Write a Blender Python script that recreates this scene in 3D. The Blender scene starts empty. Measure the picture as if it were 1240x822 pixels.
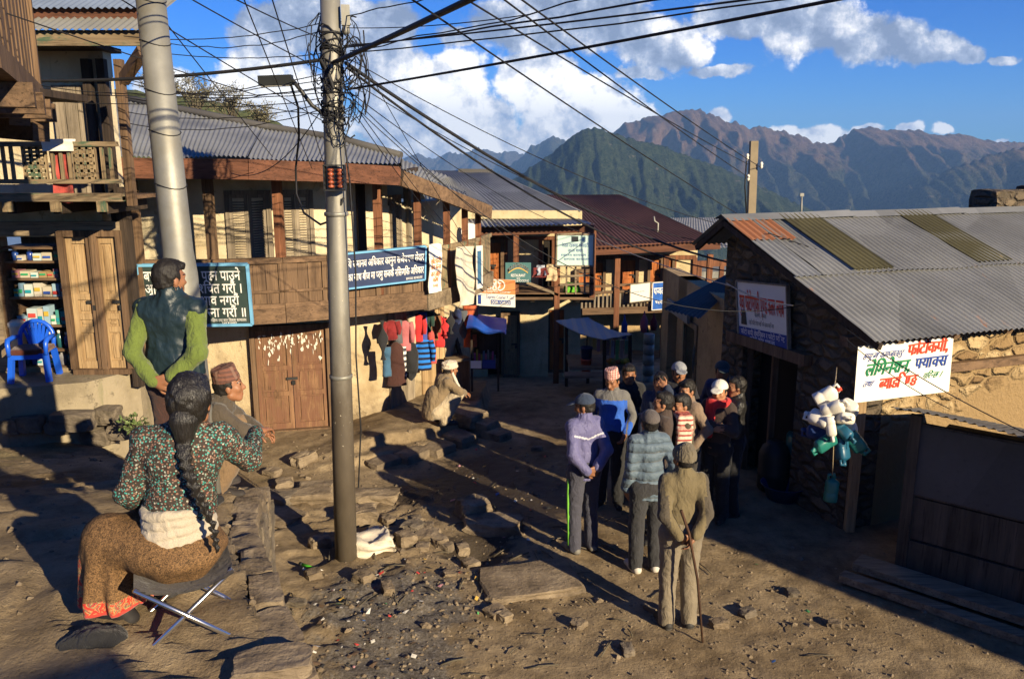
import bpy, math, random
import numpy as np
from mathutils import Vector, Matrix, noise as mnoise
# ------------------------------------------------------------------ camera, sky, sun, exposure
SC = bpy.context.scene
COL = SC.collection
R = math.radians
F_PX, CX, CY = 1000.0, 620.0, 411.0          # focal length and centre of the 1240x822 photograph
CAM_H = 4.0
PITCH = math.atan((CY - 194.0) / F_PX)
cam_d = bpy.data.cameras.new('camera')
cam_d.sensor_width = 36.0
cam_d.lens = F_PX / 1240.0 * 36.0
cam_d.clip_start = 0.05
cam_d.clip_end = 40000
cam = bpy.data.objects.new('camera', cam_d)
COL.objects.link(cam)
cam.location = (0, 0, CAM_H)
cam.rotation_euler = (math.pi / 2 - PITCH, 0, 0)
SC.camera = cam
SUN_EL = R(19.0)
SUN_DIR = Vector((-0.665, 0.747, 0)).normalized()          # horizontal travel of the light
sun_d = bpy.data.lights.new('sun', 'SUN')
sun_d.energy = 5.0
sun_d.angle = R(0.5)
sun_d.color = (1.0, 0.83, 0.56)
sun = bpy.data.objects.new('sun', sun_d)
COL.objects.link(sun)
sun.location = (8, -10, 12)
tr = Vector((SUN_DIR.x * math.cos(SUN_EL), SUN_DIR.y * math.cos(SUN_EL), -math.sin(SUN_EL)))
sun.rotation_euler = tr.to_track_quat('-Z', 'Y').to_euler()
SC.view_settings.view_transform = 'Standard'
SC.view_settings.look = 'None'
SC.view_settings.gamma = 1.0
SC.view_settings.exposure = 1.15
SC.view_settings.use_curve_mapping = False
SC.cycles.use_denoising = True
SC.cycles.max_bounces = 5
SC.cycles.diffuse_bounces = 3
SC.cycles.volume_bounces = 0
SC.cycles.caustics_reflective = False
SC.cycles.caustics_refractive = False
SC.cycles.sample_clamp_indirect = 4.0
class NT:
 """small helper to write node trees"""
 def __init__(s, tree):
  s.t = tree
  s.n = tree.nodes
  s.l = tree.links
 def node(s, typ, **kw):
  nd = s.n.new(typ)
  for k, v in kw.items():
   setattr(nd, k, v)
  return nd
 def put(s, sock, v):
  if v is None:
   return
  if isinstance(v, bpy.types.NodeSocket):
   s.l.new(v, sock)
  else:
   if hasattr(sock.default_value, '__len__') and not hasattr(v, '__len__'):
    v = [v] * len(sock.default_value)
   if hasattr(sock.default_value, '__len__') and len(sock.default_value) == 4 and len(v) == 3:
    v = tuple(v) + (1,)
   sock.default_value = v
 def m(s, op, a, b=None, c=None, clamp=False):
  nd = s.node('ShaderNodeMath', operation=op, use_clamp=clamp)
  for i, v in enumerate((a, b, c)):
   s.put(nd.inputs[i], v)
  return nd.outputs[0]
 def vm(s, op, a, b=None):
  nd = s.node('ShaderNodeVectorMath', operation=op)
  s.put(nd.inputs[0], a)
  if b is not None:
   s.put(nd.inputs[1], b)
  return nd.outputs[1] if op in ('DOT_PRODUCT', 'LENGTH', 'DISTANCE') else nd.outputs[0]
 def mix(s, f, a, b, blend='MIX'):
  nd = s.node('ShaderNodeMix', data_type='RGBA', blend_type=blend)
  s.put(nd.inputs[0], f)
  s.put(nd.inputs[6], a)
  s.put(nd.inputs[7], b)
  return nd.outputs[2]
 def noise(s, vec, scale, detail=4, rough=0.55, dist=0.0, out=0):
  nd = s.node('ShaderNodeTexNoise')
  s.put(nd.inputs['Vector'], vec)
  nd.inputs['Scale'].default_value = scale
  nd.inputs['Detail'].default_value = detail
  nd.inputs['Roughness'].default_value = rough
  nd.inputs['Distortion'].default_value = dist
  return nd.outputs[out]
 def voro(s, vec, scale, feature='F1', out=0, rnd=1.0):
  nd = s.node('ShaderNodeTexVoronoi', feature=feature)
  s.put(nd.inputs['Vector'], vec)
  nd.inputs['Scale'].default_value = scale
  nd.inputs['Randomness'].default_value = rnd
  return nd.outputs[out]
 def map(s, vec, scale=(1, 1, 1), rot=(0, 0, 0), loc=(0, 0, 0)):
  nd = s.node('ShaderNodeMapping')
  s.put(nd.inputs['Vector'], vec)
  nd.inputs['Scale'].default_value = scale
  nd.inputs['Rotation'].default_value = rot
  nd.inputs['Location'].default_value = loc
  return nd.outputs[0]
 def ramp(s, f, stops):
  nd = s.node('ShaderNodeValToRGB')
  s.put(nd.inputs[0], f)
  el = nd.color_ramp.elements
  while len(el) > len(stops):
   el.remove(el[-1])
  while len(el) < len(stops):
   el.new(0.5)
  for e, (p, c) in zip(el, stops):
   e.position = p
   if not hasattr(c, '__len__'):
    c = (c, c, c)
   e.color = tuple(c) + (1,) if len(c) == 3 else c
  return nd.outputs[0]
 def rng(s, f, a, b, c=0.0, d=1.0, smooth=True):
  nd = s.node('ShaderNodeMapRange', interpolation_type='SMOOTHSTEP' if smooth else 'LINEAR')
  for i, v in enumerate((f, a, b, c, d)):
   s.put(nd.inputs[i], v)
  return nd.outputs[0]
 def sep(s, v):
  nd = s.node('ShaderNodeSeparateXYZ')
  s.put(nd.inputs[0], v)
  return nd.outputs
 def comb(s, x, y, z):
  nd = s.node('ShaderNodeCombineXYZ')
  for i, v in enumerate((x, y, z)):
   s.put(nd.inputs[i], v)
  return nd.outputs[0]
 def bump(s, h, strength=0.5, dist=0.02, normal=None):
  nd = s.node('ShaderNodeBump')
  nd.inputs['Strength'].default_value = strength
  nd.inputs['Distance'].default_value = dist
  s.put(nd.inputs['Height'], h)
  if normal is not None:
   s.put(nd.inputs['Normal'], normal)
  return nd.outputs[0]
def new_mat(name):
 m = bpy.data.materials.new(name)
 m.use_nodes = True
 t = NT(m.node_tree)
 b = m.node_tree.nodes['Principled BSDF']
 b.inputs['Roughness'].default_value = 0.8
 b.inputs['Specular IOR Level'].default_value = 0.25
 return m, t, b
def objc(t):
 return t.node('ShaderNodeTexCoord').outputs['Object']
# ---- world: Nishita sky with clouds laid out by direction
W = bpy.data.worlds.new('World')
SC.world = W
W.use_nodes = True
wt = NT(W.node_tree)
bg = W.node_tree.nodes['Background']
sky = wt.node('ShaderNodeTexSky', sky_type='NISHITA')
sky.sun_disc = False
sky.sun_elevation = SUN_EL
sky.sun_rotation = math.atan2(-SUN_DIR.x, -SUN_DIR.y)
sky.altitude = 2000
sky.air_density = 1.0
sky.dust_density = 0.3
sky.ozone_density = 3.0
hs = wt.node('ShaderNodeHueSaturation')
wt.put(hs.inputs['Color'], sky.outputs[0])
hs.inputs['Saturation'].default_value = 1.35
hs.inputs['Value'].default_value = 1.0
hs.inputs['Hue'].default_value = 0.5
sky_col = hs.outputs[0]
dirv = wt.node('ShaderNodeTexCoord').outputs['Generated']
dx, dy, dz = wt.sep(dirv)
dys = wt.m('MAXIMUM', dy, 0.05)
su = wt.m('DIVIDE', dx, dys)
sv = wt.m('DIVIDE', dz, dys)
suv = wt.comb(su, sv, 0.0)
def sky_uv(px, py):
 yc = CY - py
 Yc = F_PX * math.cos(PITCH) + yc * math.sin(PITCH)
 Zc = -F_PX * math.sin(PITCH) + yc * math.cos(PITCH)
 return (px - CX) / Yc, Zc / Yc
n_warp = wt.noise(suv, 9.0, 6, 0.6, out=1)
wv = wt.vm('SUBTRACT', n_warp, (0.5, 0.5, 0.5))
wsc = wt.node('ShaderNodeVectorMath', operation='SCALE')
wt.put(wsc.inputs[0], wv)
wsc.inputs[3].default_value = 0.055
suvw = wt.vm('ADD', suv, wsc.outputs[0])
CLOUDS = [
 (305, 118, 62, 62, 1.0), (270, 150, 60, 45, .9), (372, 120, 55, 55, .9), (330, 45, 62, 36, .15), (400, 30, 80, 40, .12),
 (462, 45, 55, 42, .15), (480, 95, 60, 50, .5), (545, 112, 55, 58, .95), (585, 150, 50, 45, .75), (500, 160, 70, 45, .6),
 (560, 185, 75, 25, .75), (630, 98, 45, 32, 1.0), (668, 118, 58, 42, 1.0), (725, 128, 62, 40, 1.0), (680, 160, 70, 34, .75),
 (640, 175, 60, 26, .75), (770, 148, 42, 22, .85), (640, 30, 90, 40, .12), (720, 35, 80, 40, .15), (790, 55, 68, 36, .5),
 (835, 60, 32, 22, .6), (660, 80, 45, 15, .2), (775, 92, 34, 9, .3), (740, 108, 26, 9, .25), (900, 25, 55, 30, .15),
 (980, 38, 75, 36, .38), (1060, 55, 70, 34, .3), (1120, 62, 55, 24, .35), (1170, 68, 28, 14, .35), (960, 10, 60, 20, .2),
 (870, 85, 45, 8, .25), (1000, 162, 52, 17, .95), (950, 160, 40, 12, .8), (1046, 158, 24, 10, .9), (1098, 158, 16, 8, .9),
 (1140, 160, 16, 9, .9), (1215, 172, 12, 4, .8), (868, 140, 16, 11, .75), (1215, 74, 22, 5, .3), (560, 45, 40, 16, .25),
 (200, 100, 40, 26, .7), (690, 5, 90, 16, .35),
]
dens = None
brt = None
wsum = None
for (px, py, hw, hh, br) in CLOUDS:
 u, v = sky_uv(px, py)
 a = wt.vm('SUBTRACT', suvw, (u, v, 0.0))
 a = wt.vm('MULTIPLY', a, (1050.0 / hw, 1050.0 / hh, 0.0))
 d2 = wt.vm('DOT_PRODUCT', a, a)
 g = wt.m('EXPONENT', wt.m('MULTIPLY', d2, -1.0))
 dens = g if dens is None else wt.m('MAXIMUM', dens, g)
 g2 = wt.m('POWER', g, 2.0)
 wsum = g2 if wsum is None else wt.m('ADD', wsum, g2)
 gb = wt.m('MULTIPLY', g2, br)
 brt = gb if brt is None else wt.m('ADD', brt, gb)
avg = wt.m('DIVIDE', brt, wt.m('ADD', wsum, 0.004))
c1 = wt.noise(suv, 11.0, 10, 0.64)
shift = wt.vm('ADD', suv, (0.012, 0.016, 0.0))
c2 = wt.noise(shift, 11.0, 10, 0.64)
c3 = wt.noise(suv, 34.0, 6, 0.6)
edge_n = wt.m('MULTIPLY', wt.m('SUBTRACT', c1, 0.5), 1.75)
dd = wt.m('ADD', dens, edge_n)
mask = wt.rng(dd, 0.32, 0.56)
mask = wt.m('MULTIPLY', mask, wt.rng(dens, 0.08, 0.28))
rel = wt.m('MULTIPLY', wt.m('SUBTRACT', c1, c2), 3.2)
core = wt.m('MULTIPLY', wt.m('SUBTRACT', c3, 0.5), 0.5)
bri = wt.m('ADD', wt.m('ADD', wt.m('MULTIPLY', avg, 0.95), rel), core, clamp=True)
cl_col = wt.ramp(bri, [(0.0, (.155, .19, .27)), (0.3, (.27, .31, .40)), (0.6, (.58, .58, .60)), (0.9, (1.0, .95, .86))])
wt_cl = wt.node('ShaderNodeVectorMath', operation='SCALE')
wt.put(wt_cl.inputs[0], cl_col)
wt_cl.inputs[3].default_value = 15.0          # the clouds share the physical scale of the Nishita sky
tint = wt.mix(1.0, sky_col, (0.25, 0.65, 1.18), 'MULTIPLY')
out_c = wt.mix(mask, tint, wt_cl.outputs[0])
wt.put(bg.inputs['Color'], out_c)
bg.inputs['Strength'].default_value = 0.057
# ------------------------------------------------------------------ geometry helpers
def atY(px, py, Y):
 yc = CY - py
 Yc = F_PX * math.cos(PITCH) + yc * math.sin(PITCH)
 Zc = -F_PX * math.sin(PITCH) + yc * math.cos(PITCH)
 k = Y / Yc
 return Vector(((px - CX) * k, Y, CAM_H + Zc * k))
def atZ(px, py, Z):
 yc = CY - py
 Yc = F_PX * math.cos(PITCH) + yc * math.sin(PITCH)
 Zc = -F_PX * math.sin(PITCH) + yc * math.cos(PITCH)
 k = (Z - CAM_H) / Zc
 return Vector(((px - CX) * k, Yc * k, Z))
def atPlane(px, py, p0, p1):
 """point of the vertical plane through plan points p0, p1 seen at a pixel"""
 yc = CY - py
 d = Vector((px - CX, F_PX * math.cos(PITCH) + yc * math.sin(PITCH), -F_PX * math.sin(PITCH) + yc * math.cos(PITCH)))
 n = Vector((-(p1[1] - p0[1]), p1[0] - p0[0]))
 k = (n.x * p0[0] + n.y * p0[1]) / (n.x * d.x + n.y * d.y)
 return Vector((d.x * k, d.y * k, CAM_H + d.z * k))
def tag(o, label=None, cat=None, group=None, kind=None):
 if label:
  o['label'] = label
 if cat:
  o['category'] = cat
 if group:
  o['group'] = group
 if kind:
  o['kind'] = kind
 return o
def thing(name, label, cat, loc=(0, 0, 0), rotz=0.0, group=None):
 o = bpy.data.objects.new(name, None)
 o.empty_display_size = 0.2
 COL.objects.link(o)
 o.location = loc
 o.rotation_euler = (0, 0, rotz)
 return tag(o, label, cat, group)
def mesh_np(name, V, Fq, mats, parent=None, smooth=False, midx=None, local=True):
 """V (n,3), faces (m,4) or (m,3) arrays"""
 me = bpy.data.meshes.new(name)
 V = np.asarray(V, np.float32)
 Fq = np.asarray(Fq, np.int32)
 n, k = Fq.shape
 me.vertices.add(len(V))
 me.vertices.foreach_set('co', V.ravel())
 me.loops.add(n * k)
 me.loops.foreach_set('vertex_index', Fq.ravel())
 me.polygons.add(n)
 me.polygons.foreach_set('loop_start', np.arange(0, n * k, k, dtype=np.int32))
 me.polygons.foreach_set('loop_total', np.full(n, k, np.int32))
 for m in (mats if isinstance(mats, (list, tuple)) else [mats]):
  me.materials.append(m)
 if midx is not None:
  me.polygons.foreach_set('material_index', np.asarray(midx, np.int32))
 me.update(calc_edges=True)
 me.validate()
 if smooth:
  me.polygons.foreach_set('use_smooth', np.ones(len(me.polygons), bool))
 o = bpy.data.objects.new(name, me)
 COL.objects.link(o)
 if parent is not None:
  o.parent = parent
 return o
class MB:
 """collects shapes in world space; build() links them as one mesh object"""
 def __init__(s):
  s.v = []
  s.f = []
  s.mi = []
  s.cur = 0
  s.sm = []
  s.smooth = False
 def add(s, vs, fs):
  b = len(s.v)
  s.v.extend([tuple(p) for p in vs])
  for f in fs:
   s.f.append(tuple(i + b for i in f))
   s.mi.append(s.cur)
   s.sm.append(s.smooth)
 def quad(s, a, b, c, d):
  s.add([a, b, c, d], [(0, 1, 2, 3)])
 def poly(s, pts):
  s.add(pts, [tuple(range(len(pts)))])
 def hexa(s, p):
  """eight corners: bottom four then top four"""
  s.add(p, [(3, 2, 1, 0), (4, 5, 6, 7), (0, 1, 5, 4), (1, 2, 6, 5), (2, 3, 7, 6), (3, 0, 4, 7)])
 def box(s, c, size, rz=0.0, jit=0.0, rnd=None):
  c = Vector(c)
  m = Matrix.Rotation(rz, 3, 'Z')
  P = []
  for z in (-.5, .5):
   for x, y in ((-.5, -.5), (.5, -.5), (.5, .5), (-.5, .5)):
    q = Vector((x * size[0], y * size[1], z * size[2]))
    if jit:
     q += Vector([(rnd or random).uniform(-jit, jit) for _ in range(3)])
    P.append(c + m @ q)
  s.hexa(P)
 def beam(s, a, b, w, h, up=(0, 0, 1)):
  """rectangular bar from a to b; w across, h along up"""
  a, b, up = Vector(a), Vector(b), Vector(up)
  d = (b - a).normalized()
  if abs(d.dot(up)) > 0.98:
   up = Vector((0, 1, 0))
  x = d.cross(up).normalized()
  u = x.cross(d).normalized()
  x = x * w / 2
  u = u * h / 2
  s.hexa([a - x - u, a + x - u, b + x - u, b - x - u, a - x + u, a + x + u, b + x + u, b - x + u])
 def slab(s, pts, n, t):
  """closed polygon pts pushed along vector n by t"""
  n = Vector(n).normalized() * t
  k = len(pts)
  A = [Vector(p) for p in pts]
  B = [p + n for p in A]
  s.add(A + B, [tuple(range(k - 1, -1, -1)), tuple(range(k, 2 * k))] +
    [(i, (i + 1) % k, k + (i + 1) % k, k + i) for i in range(k)])
 def tube(s, pts, r, n=8, caps=True, r2=None):
  P = [Vector(p) for p in pts]
  k = len(P)
  rings = []
  prev = None
  for i, p in enumerate(P):
   d = (P[min(i + 1, k - 1)] - P[max(i - 1, 0)])
   if d.length < 1e-9:
    d = Vector((0, 0, 1))
   d.normalize()
   if prev is None:
    up = Vector((0, 0, 1)) if abs(d.z) < .9 else Vector((1, 0, 0))
    x = d.cross(up).normalized()
   else:
    x = (prev - d * prev.dot(d)).normalized()
   prev = x
   y = d.cross(x)
   rr = r if r2 is None else r + (r2 - r) * i / (k - 1)
   if hasattr(r, '__len__'):
    rr = r[i]
   rings.append([p + (x * math.cos(2 * math.pi * j / n) + y * math.sin(2 * math.pi * j / n)) * rr for j in range(n)])
  vs = [q for ring in rings for q in ring]
  fs = [(i * n + j, i * n + (j + 1) % n, (i + 1) * n + (j + 1) % n, (i + 1) * n + j) for i in range(k - 1) for j in range(n)]
  old = s.smooth
  s.smooth = True
  s.add(vs, fs)
  s.smooth = old
  if caps:
   b = len(s.v) - len(vs)
   s.f.append(tuple(b + j for j in range(n - 1, -1, -1)))
   s.f.append(tuple(b + (k - 1) * n + j for j in range(n)))
   s.mi += [s.cur] * 2
   s.sm += [False] * 2
 def lathe(s, c, prof, n=16, axis=None):
  """profile (radius, height) turned about z (or a given axis)"""
  c = Vector(c)
  M = Matrix.Identity(3)
  if axis is not None:
   M = Vector((0, 0, 1)).rotation_difference(Vector(axis)).to_matrix()
  vs = []
  for r, h in prof:
   for j in range(n):
    a = 2 * math.pi * j / n
    vs.append(c + M @ Vector((r * math.cos(a), r * math.sin(a), h)))
  k = len(prof)
  fs = [(i * n + j, i * n + (j + 1) % n, (i + 1) * n + (j + 1) % n, (i + 1) * n + j) for i in range(k - 1) for j in range(n)]
  old = s.smooth
  s.smooth = True
  s.add(vs, fs)
  s.smooth = old
  b = len(s.v) - len(vs)
  if prof[0][0] > 1e-4:
   s.f.append(tuple(b + j for j in range(n - 1, -1, -1)))
   s.mi.append(s.cur)
   s.sm.append(False)
  if prof[-1][0] > 1e-4:
   s.f.append(tuple(b + (k - 1) * n + j for j in range(n)))
   s.mi.append(s.cur)
   s.sm.append(False)
 def corr(s, a, b, c, d, pitch=0.076, amp=0.011, per=6, t=0.0, rows=6, sag=0.0, seed=0):
  """corrugated sheet: a->b along the eave, a->d up the slope (d,c at the top); waves run up the slope"""
  a, b, c, d = Vector(a), Vector(b), Vector(c), Vector(d)
  L = max((b - a).length, (c - d).length)
  nu = max(8, int(L / pitch * per))
  nrm = (b - a).cross(d - a).normalized()
  vs = []
  for j in range(rows + 1):
   v = j / rows
   for i in range(nu + 1):
    u = i / nu
    p = (a * (1 - u) + b * u) * (1 - v) + (d * (1 - u) + c * u) * v
    wv = math.sin(2 * math.pi * u * L / pitch) * amp
    wob = mnoise.noise((u * L * 1.3 + seed, v * 3.1, seed * 1.7)) * sag
    vs.append(p + nrm * (wv + wob))
  w = nu + 1
  fs = [(j * w + i, j * w + i + 1, (j + 1) * w + i + 1, (j + 1) * w + i) for j in range(rows) for i in range(nu)]
  old = s.smooth
  s.smooth = True
  s.add(vs, fs)
  s.smooth = old
 def rock(s, c, size, rz=0.0, seed=0, rough=0.16, sub=3, flat=True):
  """irregular broken stone: a box subdivided and pushed about by noise"""
  n = sub + 2
  c = Vector(c)
  M = Matrix.Rotation(rz, 3, 'Z')
  idx = {}
  vs = []
  fs = []
  def vert(p):
   k = tuple(round(q, 4) for q in p)
   if k in idx:
    return idx[k]
   q = Vector(p)
   ln = q.length
   q = q * (0.8 + 0.2 / max(ln, 0.3) * 0.75) if not flat else q * (1.0 - 0.1 * max(0, ln - .62) / .25)
   nv = mnoise.noise_vector(Vector(p) * 2.3 + Vector((seed * 7.13, seed * 3.7, seed * 1.9)))
   nv2 = mnoise.noise_vector(Vector(p) * 6.1 + Vector((seed * 2.13, seed * 5.7, seed * 1.3)))
   q = q + nv * rough + nv2 * rough * 0.35
   idx[k] = len(vs)
   vs.append(c + M @ Vector((q.x * size[0], q.y * size[1], q.z * size[2])))
   return idx[k]
  for ax in range(3):
   for sg in (-.5, .5):
    for i in range(n):
     for j in range(n):
      q = []
      for (a, b) in ((i, j), (i + 1, j), (i + 1, j + 1), (i, j + 1)):
       p = [0, 0, 0]
       p[ax] = sg
       p[(ax + 1) % 3] = a / n - .5
       p[(ax + 2) % 3] = b / n - .5
       q.append(vert(p))
      fs.append(tuple(q if sg > 0 else q[::-1]))
  s.add(vs, fs)
 def build(s, name, mat, parent=None, smooth=None):
  me = bpy.data.meshes.new(name)
  off = Vector((0, 0, 0))
  inv = None
  if parent is not None:
   p = parent
   M = Matrix.Identity(4)
   while p is not None:
    M = (Matrix.Translation(p.location) @ p.rotation_euler.to_matrix().to_4x4()) @ M
    p = p.parent
   inv = M.inverted()
  vs = [inv @ Vector(p) for p in s.v] if inv is not None else s.v
  me.from_pydata([tuple(p) for p in vs], [], s.f)
  for m in (mat if isinstance(mat, (list, tuple)) else [mat]):
   me.materials.append(m)
  me.polygons.foreach_set('material_index', s.mi)
  me.polygons.foreach_set('use_smooth', s.sm if smooth is None else [smooth] * len(s.f))
  me.update()
  o = bpy.data.objects.new(name, me)
  COL.objects.link(o)
  if parent is not None:
   o.parent = parent
  return o
def lerp(a, b, t):
 return a + (b - a) * t
def poly_interp(x, xs, ys):
 return float(np.interp(x, xs, ys))
# ------------------------------------------------------------------ materials
M = {}
def mk_dirt():
 m, t, b = new_mat('dirt')
 c = objc(t)
 n1 = t.noise(c, 0.7, 5, 0.6)
 n2 = t.noise(c, 4.0, 7, 0.65)
 n3 = t.noise(c, 34.0, 5, 0.7)
 n4 = t.noise(c, 140.0, 3, 0.7)
 col = t.ramp(n2, [(0.28, (.14, .102, .058)), (0.5, (.255, .19, .112)), (0.72, (.36, .275, .165))])
 col = t.mix(t.rng(n1, .42, .66), col, t.mix(1.0, col, (.62, .58, .52), 'MULTIPLY'))
 col = t.mix(t.m('MULTIPLY', t.rng(n3, .6, .72), .5), col, (.36, .29, .2))
 col = t.mix(t.m('MULTIPLY', t.rng(n3, .42, .30), .75), col, (.055, .04, .027))
 col = t.mix(t.m('MULTIPLY', t.rng(n4, .36, .25), .5), col, (.05, .04, .03))
 x, y, z = t.sep(c)
 def spot(cx, cy, rx, ry):
  d = t.vm('MULTIPLY', t.vm('SUBTRACT', c, (cx, cy, 0)), (1 / rx, 1 / ry, 0))
  return t.m('EXPONENT', t.m('MULTIPLY', t.vm('DOT_PRODUCT', d, d), -1.0))
 mud = t.m('ADD', t.m('ADD', spot(-.3, 10.0, .85, 1.2), spot(.2, 9.3, .65, .8)), t.m('ADD', spot(-1.1, 9.5, .8, .35), spot(-.4, 8.1, .45, .35)))
 mud = t.rng(t.m('ADD', mud, t.m('MULTIPLY', t.m('SUBTRACT', n2, .5), 2.0)), .42, .72)
 col = t.mix(t.m('MULTIPLY', mud, .88), col, (.028, .022, .017))
 ash = t.m('ADD', t.m('ADD', spot(-1.0, 5.6, .75, 1.0), spot(-1.1, 7.0, .85, .7)), spot(-.5, 5.0, .5, .4))
 ash = t.rng(t.m('ADD', ash, t.m('MULTIPLY', t.m('SUBTRACT', n2, .5), 1.6)), .45, .8)
 ac = t.ramp(n3, [(.3, (.03, .028, .026)), (.55, (.12, .11, .10)), (.75, (.26, .25, .24))])
 col = t.mix(t.m('MULTIPLY', ash, .8), col, ac)
 moss = t.rng(t.m('ADD', t.noise(c, 1.6, 4), t.m('MULTIPLY', t.rng(x, -4.2, -5.4), .2)), .62, .74)
 col = t.mix(t.m('MULTIPLY', t.m('MULTIPLY', moss, t.rng(x, -2.6, -4.0)), .35), col, (.10, .105, .045))
 t.put(b.inputs['Base Color'], col)
 h = t.m('ADD', t.m('MULTIPLY', n2, .6), t.m('ADD', t.m('MULTIPLY', n3, .35), t.m('MULTIPLY', n4, .12)))
 t.put(b.inputs['Normal'], t.bump(h, .9, .045))
 t.put(b.inputs['Roughness'], t.m('SUBTRACT', .95, t.m('MULTIPLY', mud, .5)))
 return m
def mk_stone(name, c1, c2, c3, scale=5.0, layer=True, bumpd=.02):
 m, t, b = new_mat(name)
 c = objc(t)
 rnd = t.node('ShaderNodeObjectInfo').outputs['Random']
 cs = t.vm('ADD', c, t.comb(t.m('MULTIPLY', rnd, 37.0), 0, 0))
 cl = t.map(cs, (1, 1, 5)) if layer else cs
 n1 = t.noise(cs, scale, 6, .65)
 n2 = t.noise(cl, scale * 4, 5, .7)
 col = t.ramp(n1, [(.3, c1), (.5, c2), (.72, c3)])
 col = t.mix(t.m('MULTIPLY', t.rng(n2, .45, .3), .6), col, tuple(q * .35 for q in c1))
 col = t.mix(t.m('MULTIPLY', t.m('SUBTRACT', rnd, .5), .5), col, (.12, .1, .08))
 t.put(b.inputs['Base Color'], col)
 t.put(b.inputs['Normal'], t.bump(t.m('ADD', n1, n2), .8, bumpd))
 b.inputs['Roughness'].default_value = .9
 return m
def mk_plaster(name, base, dark, stain, crack=.5, low=None):
 """rough mud plaster; low = (z0, z1) band at the foot where splashed mud covers it"""
 m, t, b = new_mat(name)
 c = objc(t)
 n1 = t.noise(c, 1.6, 6, .6)
 n2 = t.noise(c, 9.0, 7, .7)
 n3 = t.noise(c, 40.0, 5, .75)
 col = t.ramp(n1, [(.3, dark), (.55, base), (.8, tuple(min(1, q * 1.12) for q in base))])
 st = t.noise(t.map(c, (3.5, 3.5, .5)), 2.0, 5, .65)
 col = t.mix(t.m('MULTIPLY', t.rng(st, .56, .72), .5), col, stain)
 pit = t.rng(n2, .40, .30)
 col = t.mix(t.m('MULTIPLY', pit, .65), col, tuple(q * .55 for q in dark))
 flake = t.rng(t.noise(c, 3.2, 6, .7, .6), .60, .66)
 col = t.mix(t.m('MULTIPLY', flake, crack), col, tuple(q * .72 for q in dark))
 if low:
  x, y, z = t.sep(c)
  g = t.rng(t.m('ADD', z, t.m('MULTIPLY', t.m('SUBTRACT', n2, .5), .8)), low[0], low[1])
  col = t.mix(t.m('MULTIPLY', t.m('SUBTRACT', 1.0, g), .75), col, (.17, .125, .075))
 t.put(b.inputs['Base Color'], col)
 h = t.m('ADD', t.m('MULTIPLY', n2, .7), t.m('ADD', t.m('MULTIPLY', n3, .3), t.m('MULTIPLY', flake, -.4)))
 t.put(b.inputs['Normal'], t.bump(h, .8, .03))
 b.inputs['Roughness'].default_value = .92
 return m
def mk_wood(name, c1, c2, axis=2, paint=None, pw=.5, rough=.8, grain=1.0):
 """weathered timber; grain along axis; paint = remains of an old coat"""
 m, t, b = new_mat(name)
 c = objc(t)
 rnd = t.node('ShaderNodeObjectInfo').outputs['Random']
 cs = t.vm('ADD', c, t.comb(t.m('MULTIPLY', rnd, 13.0), t.m('MULTIPLY', rnd, 7.0), t.m('MULTIPLY', rnd, 5.0)))
 sc = [14.0, 14.0, 14.0]
 sc[axis] = .9
 g1 = t.noise(t.map(cs, sc), 1.0 * grain, 6, .65, .3)
 sc2 = [60.0, 60.0, 60.0]
 sc2[axis] = 2.5
 g2 = t.noise(t.map(cs, sc2), 1.0 * grain, 4, .6)
 n1 = t.noise(cs, 2.2, 5, .6)
 col = t.ramp(g1, [(.3, c1), (.68, c2)])
 col = t.mix(t.m('MULTIPLY', t.rng(g2, .44, .32), .7), col, tuple(q * .3 for q in c1))
 col = t.mix(t.m('MULTIPLY', t.rng(n1, .5, .7), .45), col, t.mix(1.0, col, (.45, .43, .42), 'MULTIPLY'))
 tone = t.m('ADD', .75, t.m('MULTIPLY', t.voro(t.map(cs, [7.0 if i != axis else .25 for i in range(3)]), 1.0, 'F1', 1), .5))
 col = t.mix(.7, col, t.mix(1.0, col, tone, 'MULTIPLY'))
 if paint:
  pm = t.rng(t.m('ADD', t.noise(t.map(cs, [6.0 if i != axis else 1.5 for i in range(3)]), 1.0, 7, .72), t.m('MULTIPLY', t.m('SUBTRACT', g2, .5), .35)), 1 - pw - .06, 1 - pw + .06)
  col = t.mix(pm, col, paint)
 t.put(b.inputs['Base Color'], col)
 t.put(b.inputs['Normal'], t.bump(t.m('ADD', g1, g2), .6, .012))
 b.inputs['Roughness'].default_value = rough
 return m
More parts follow.
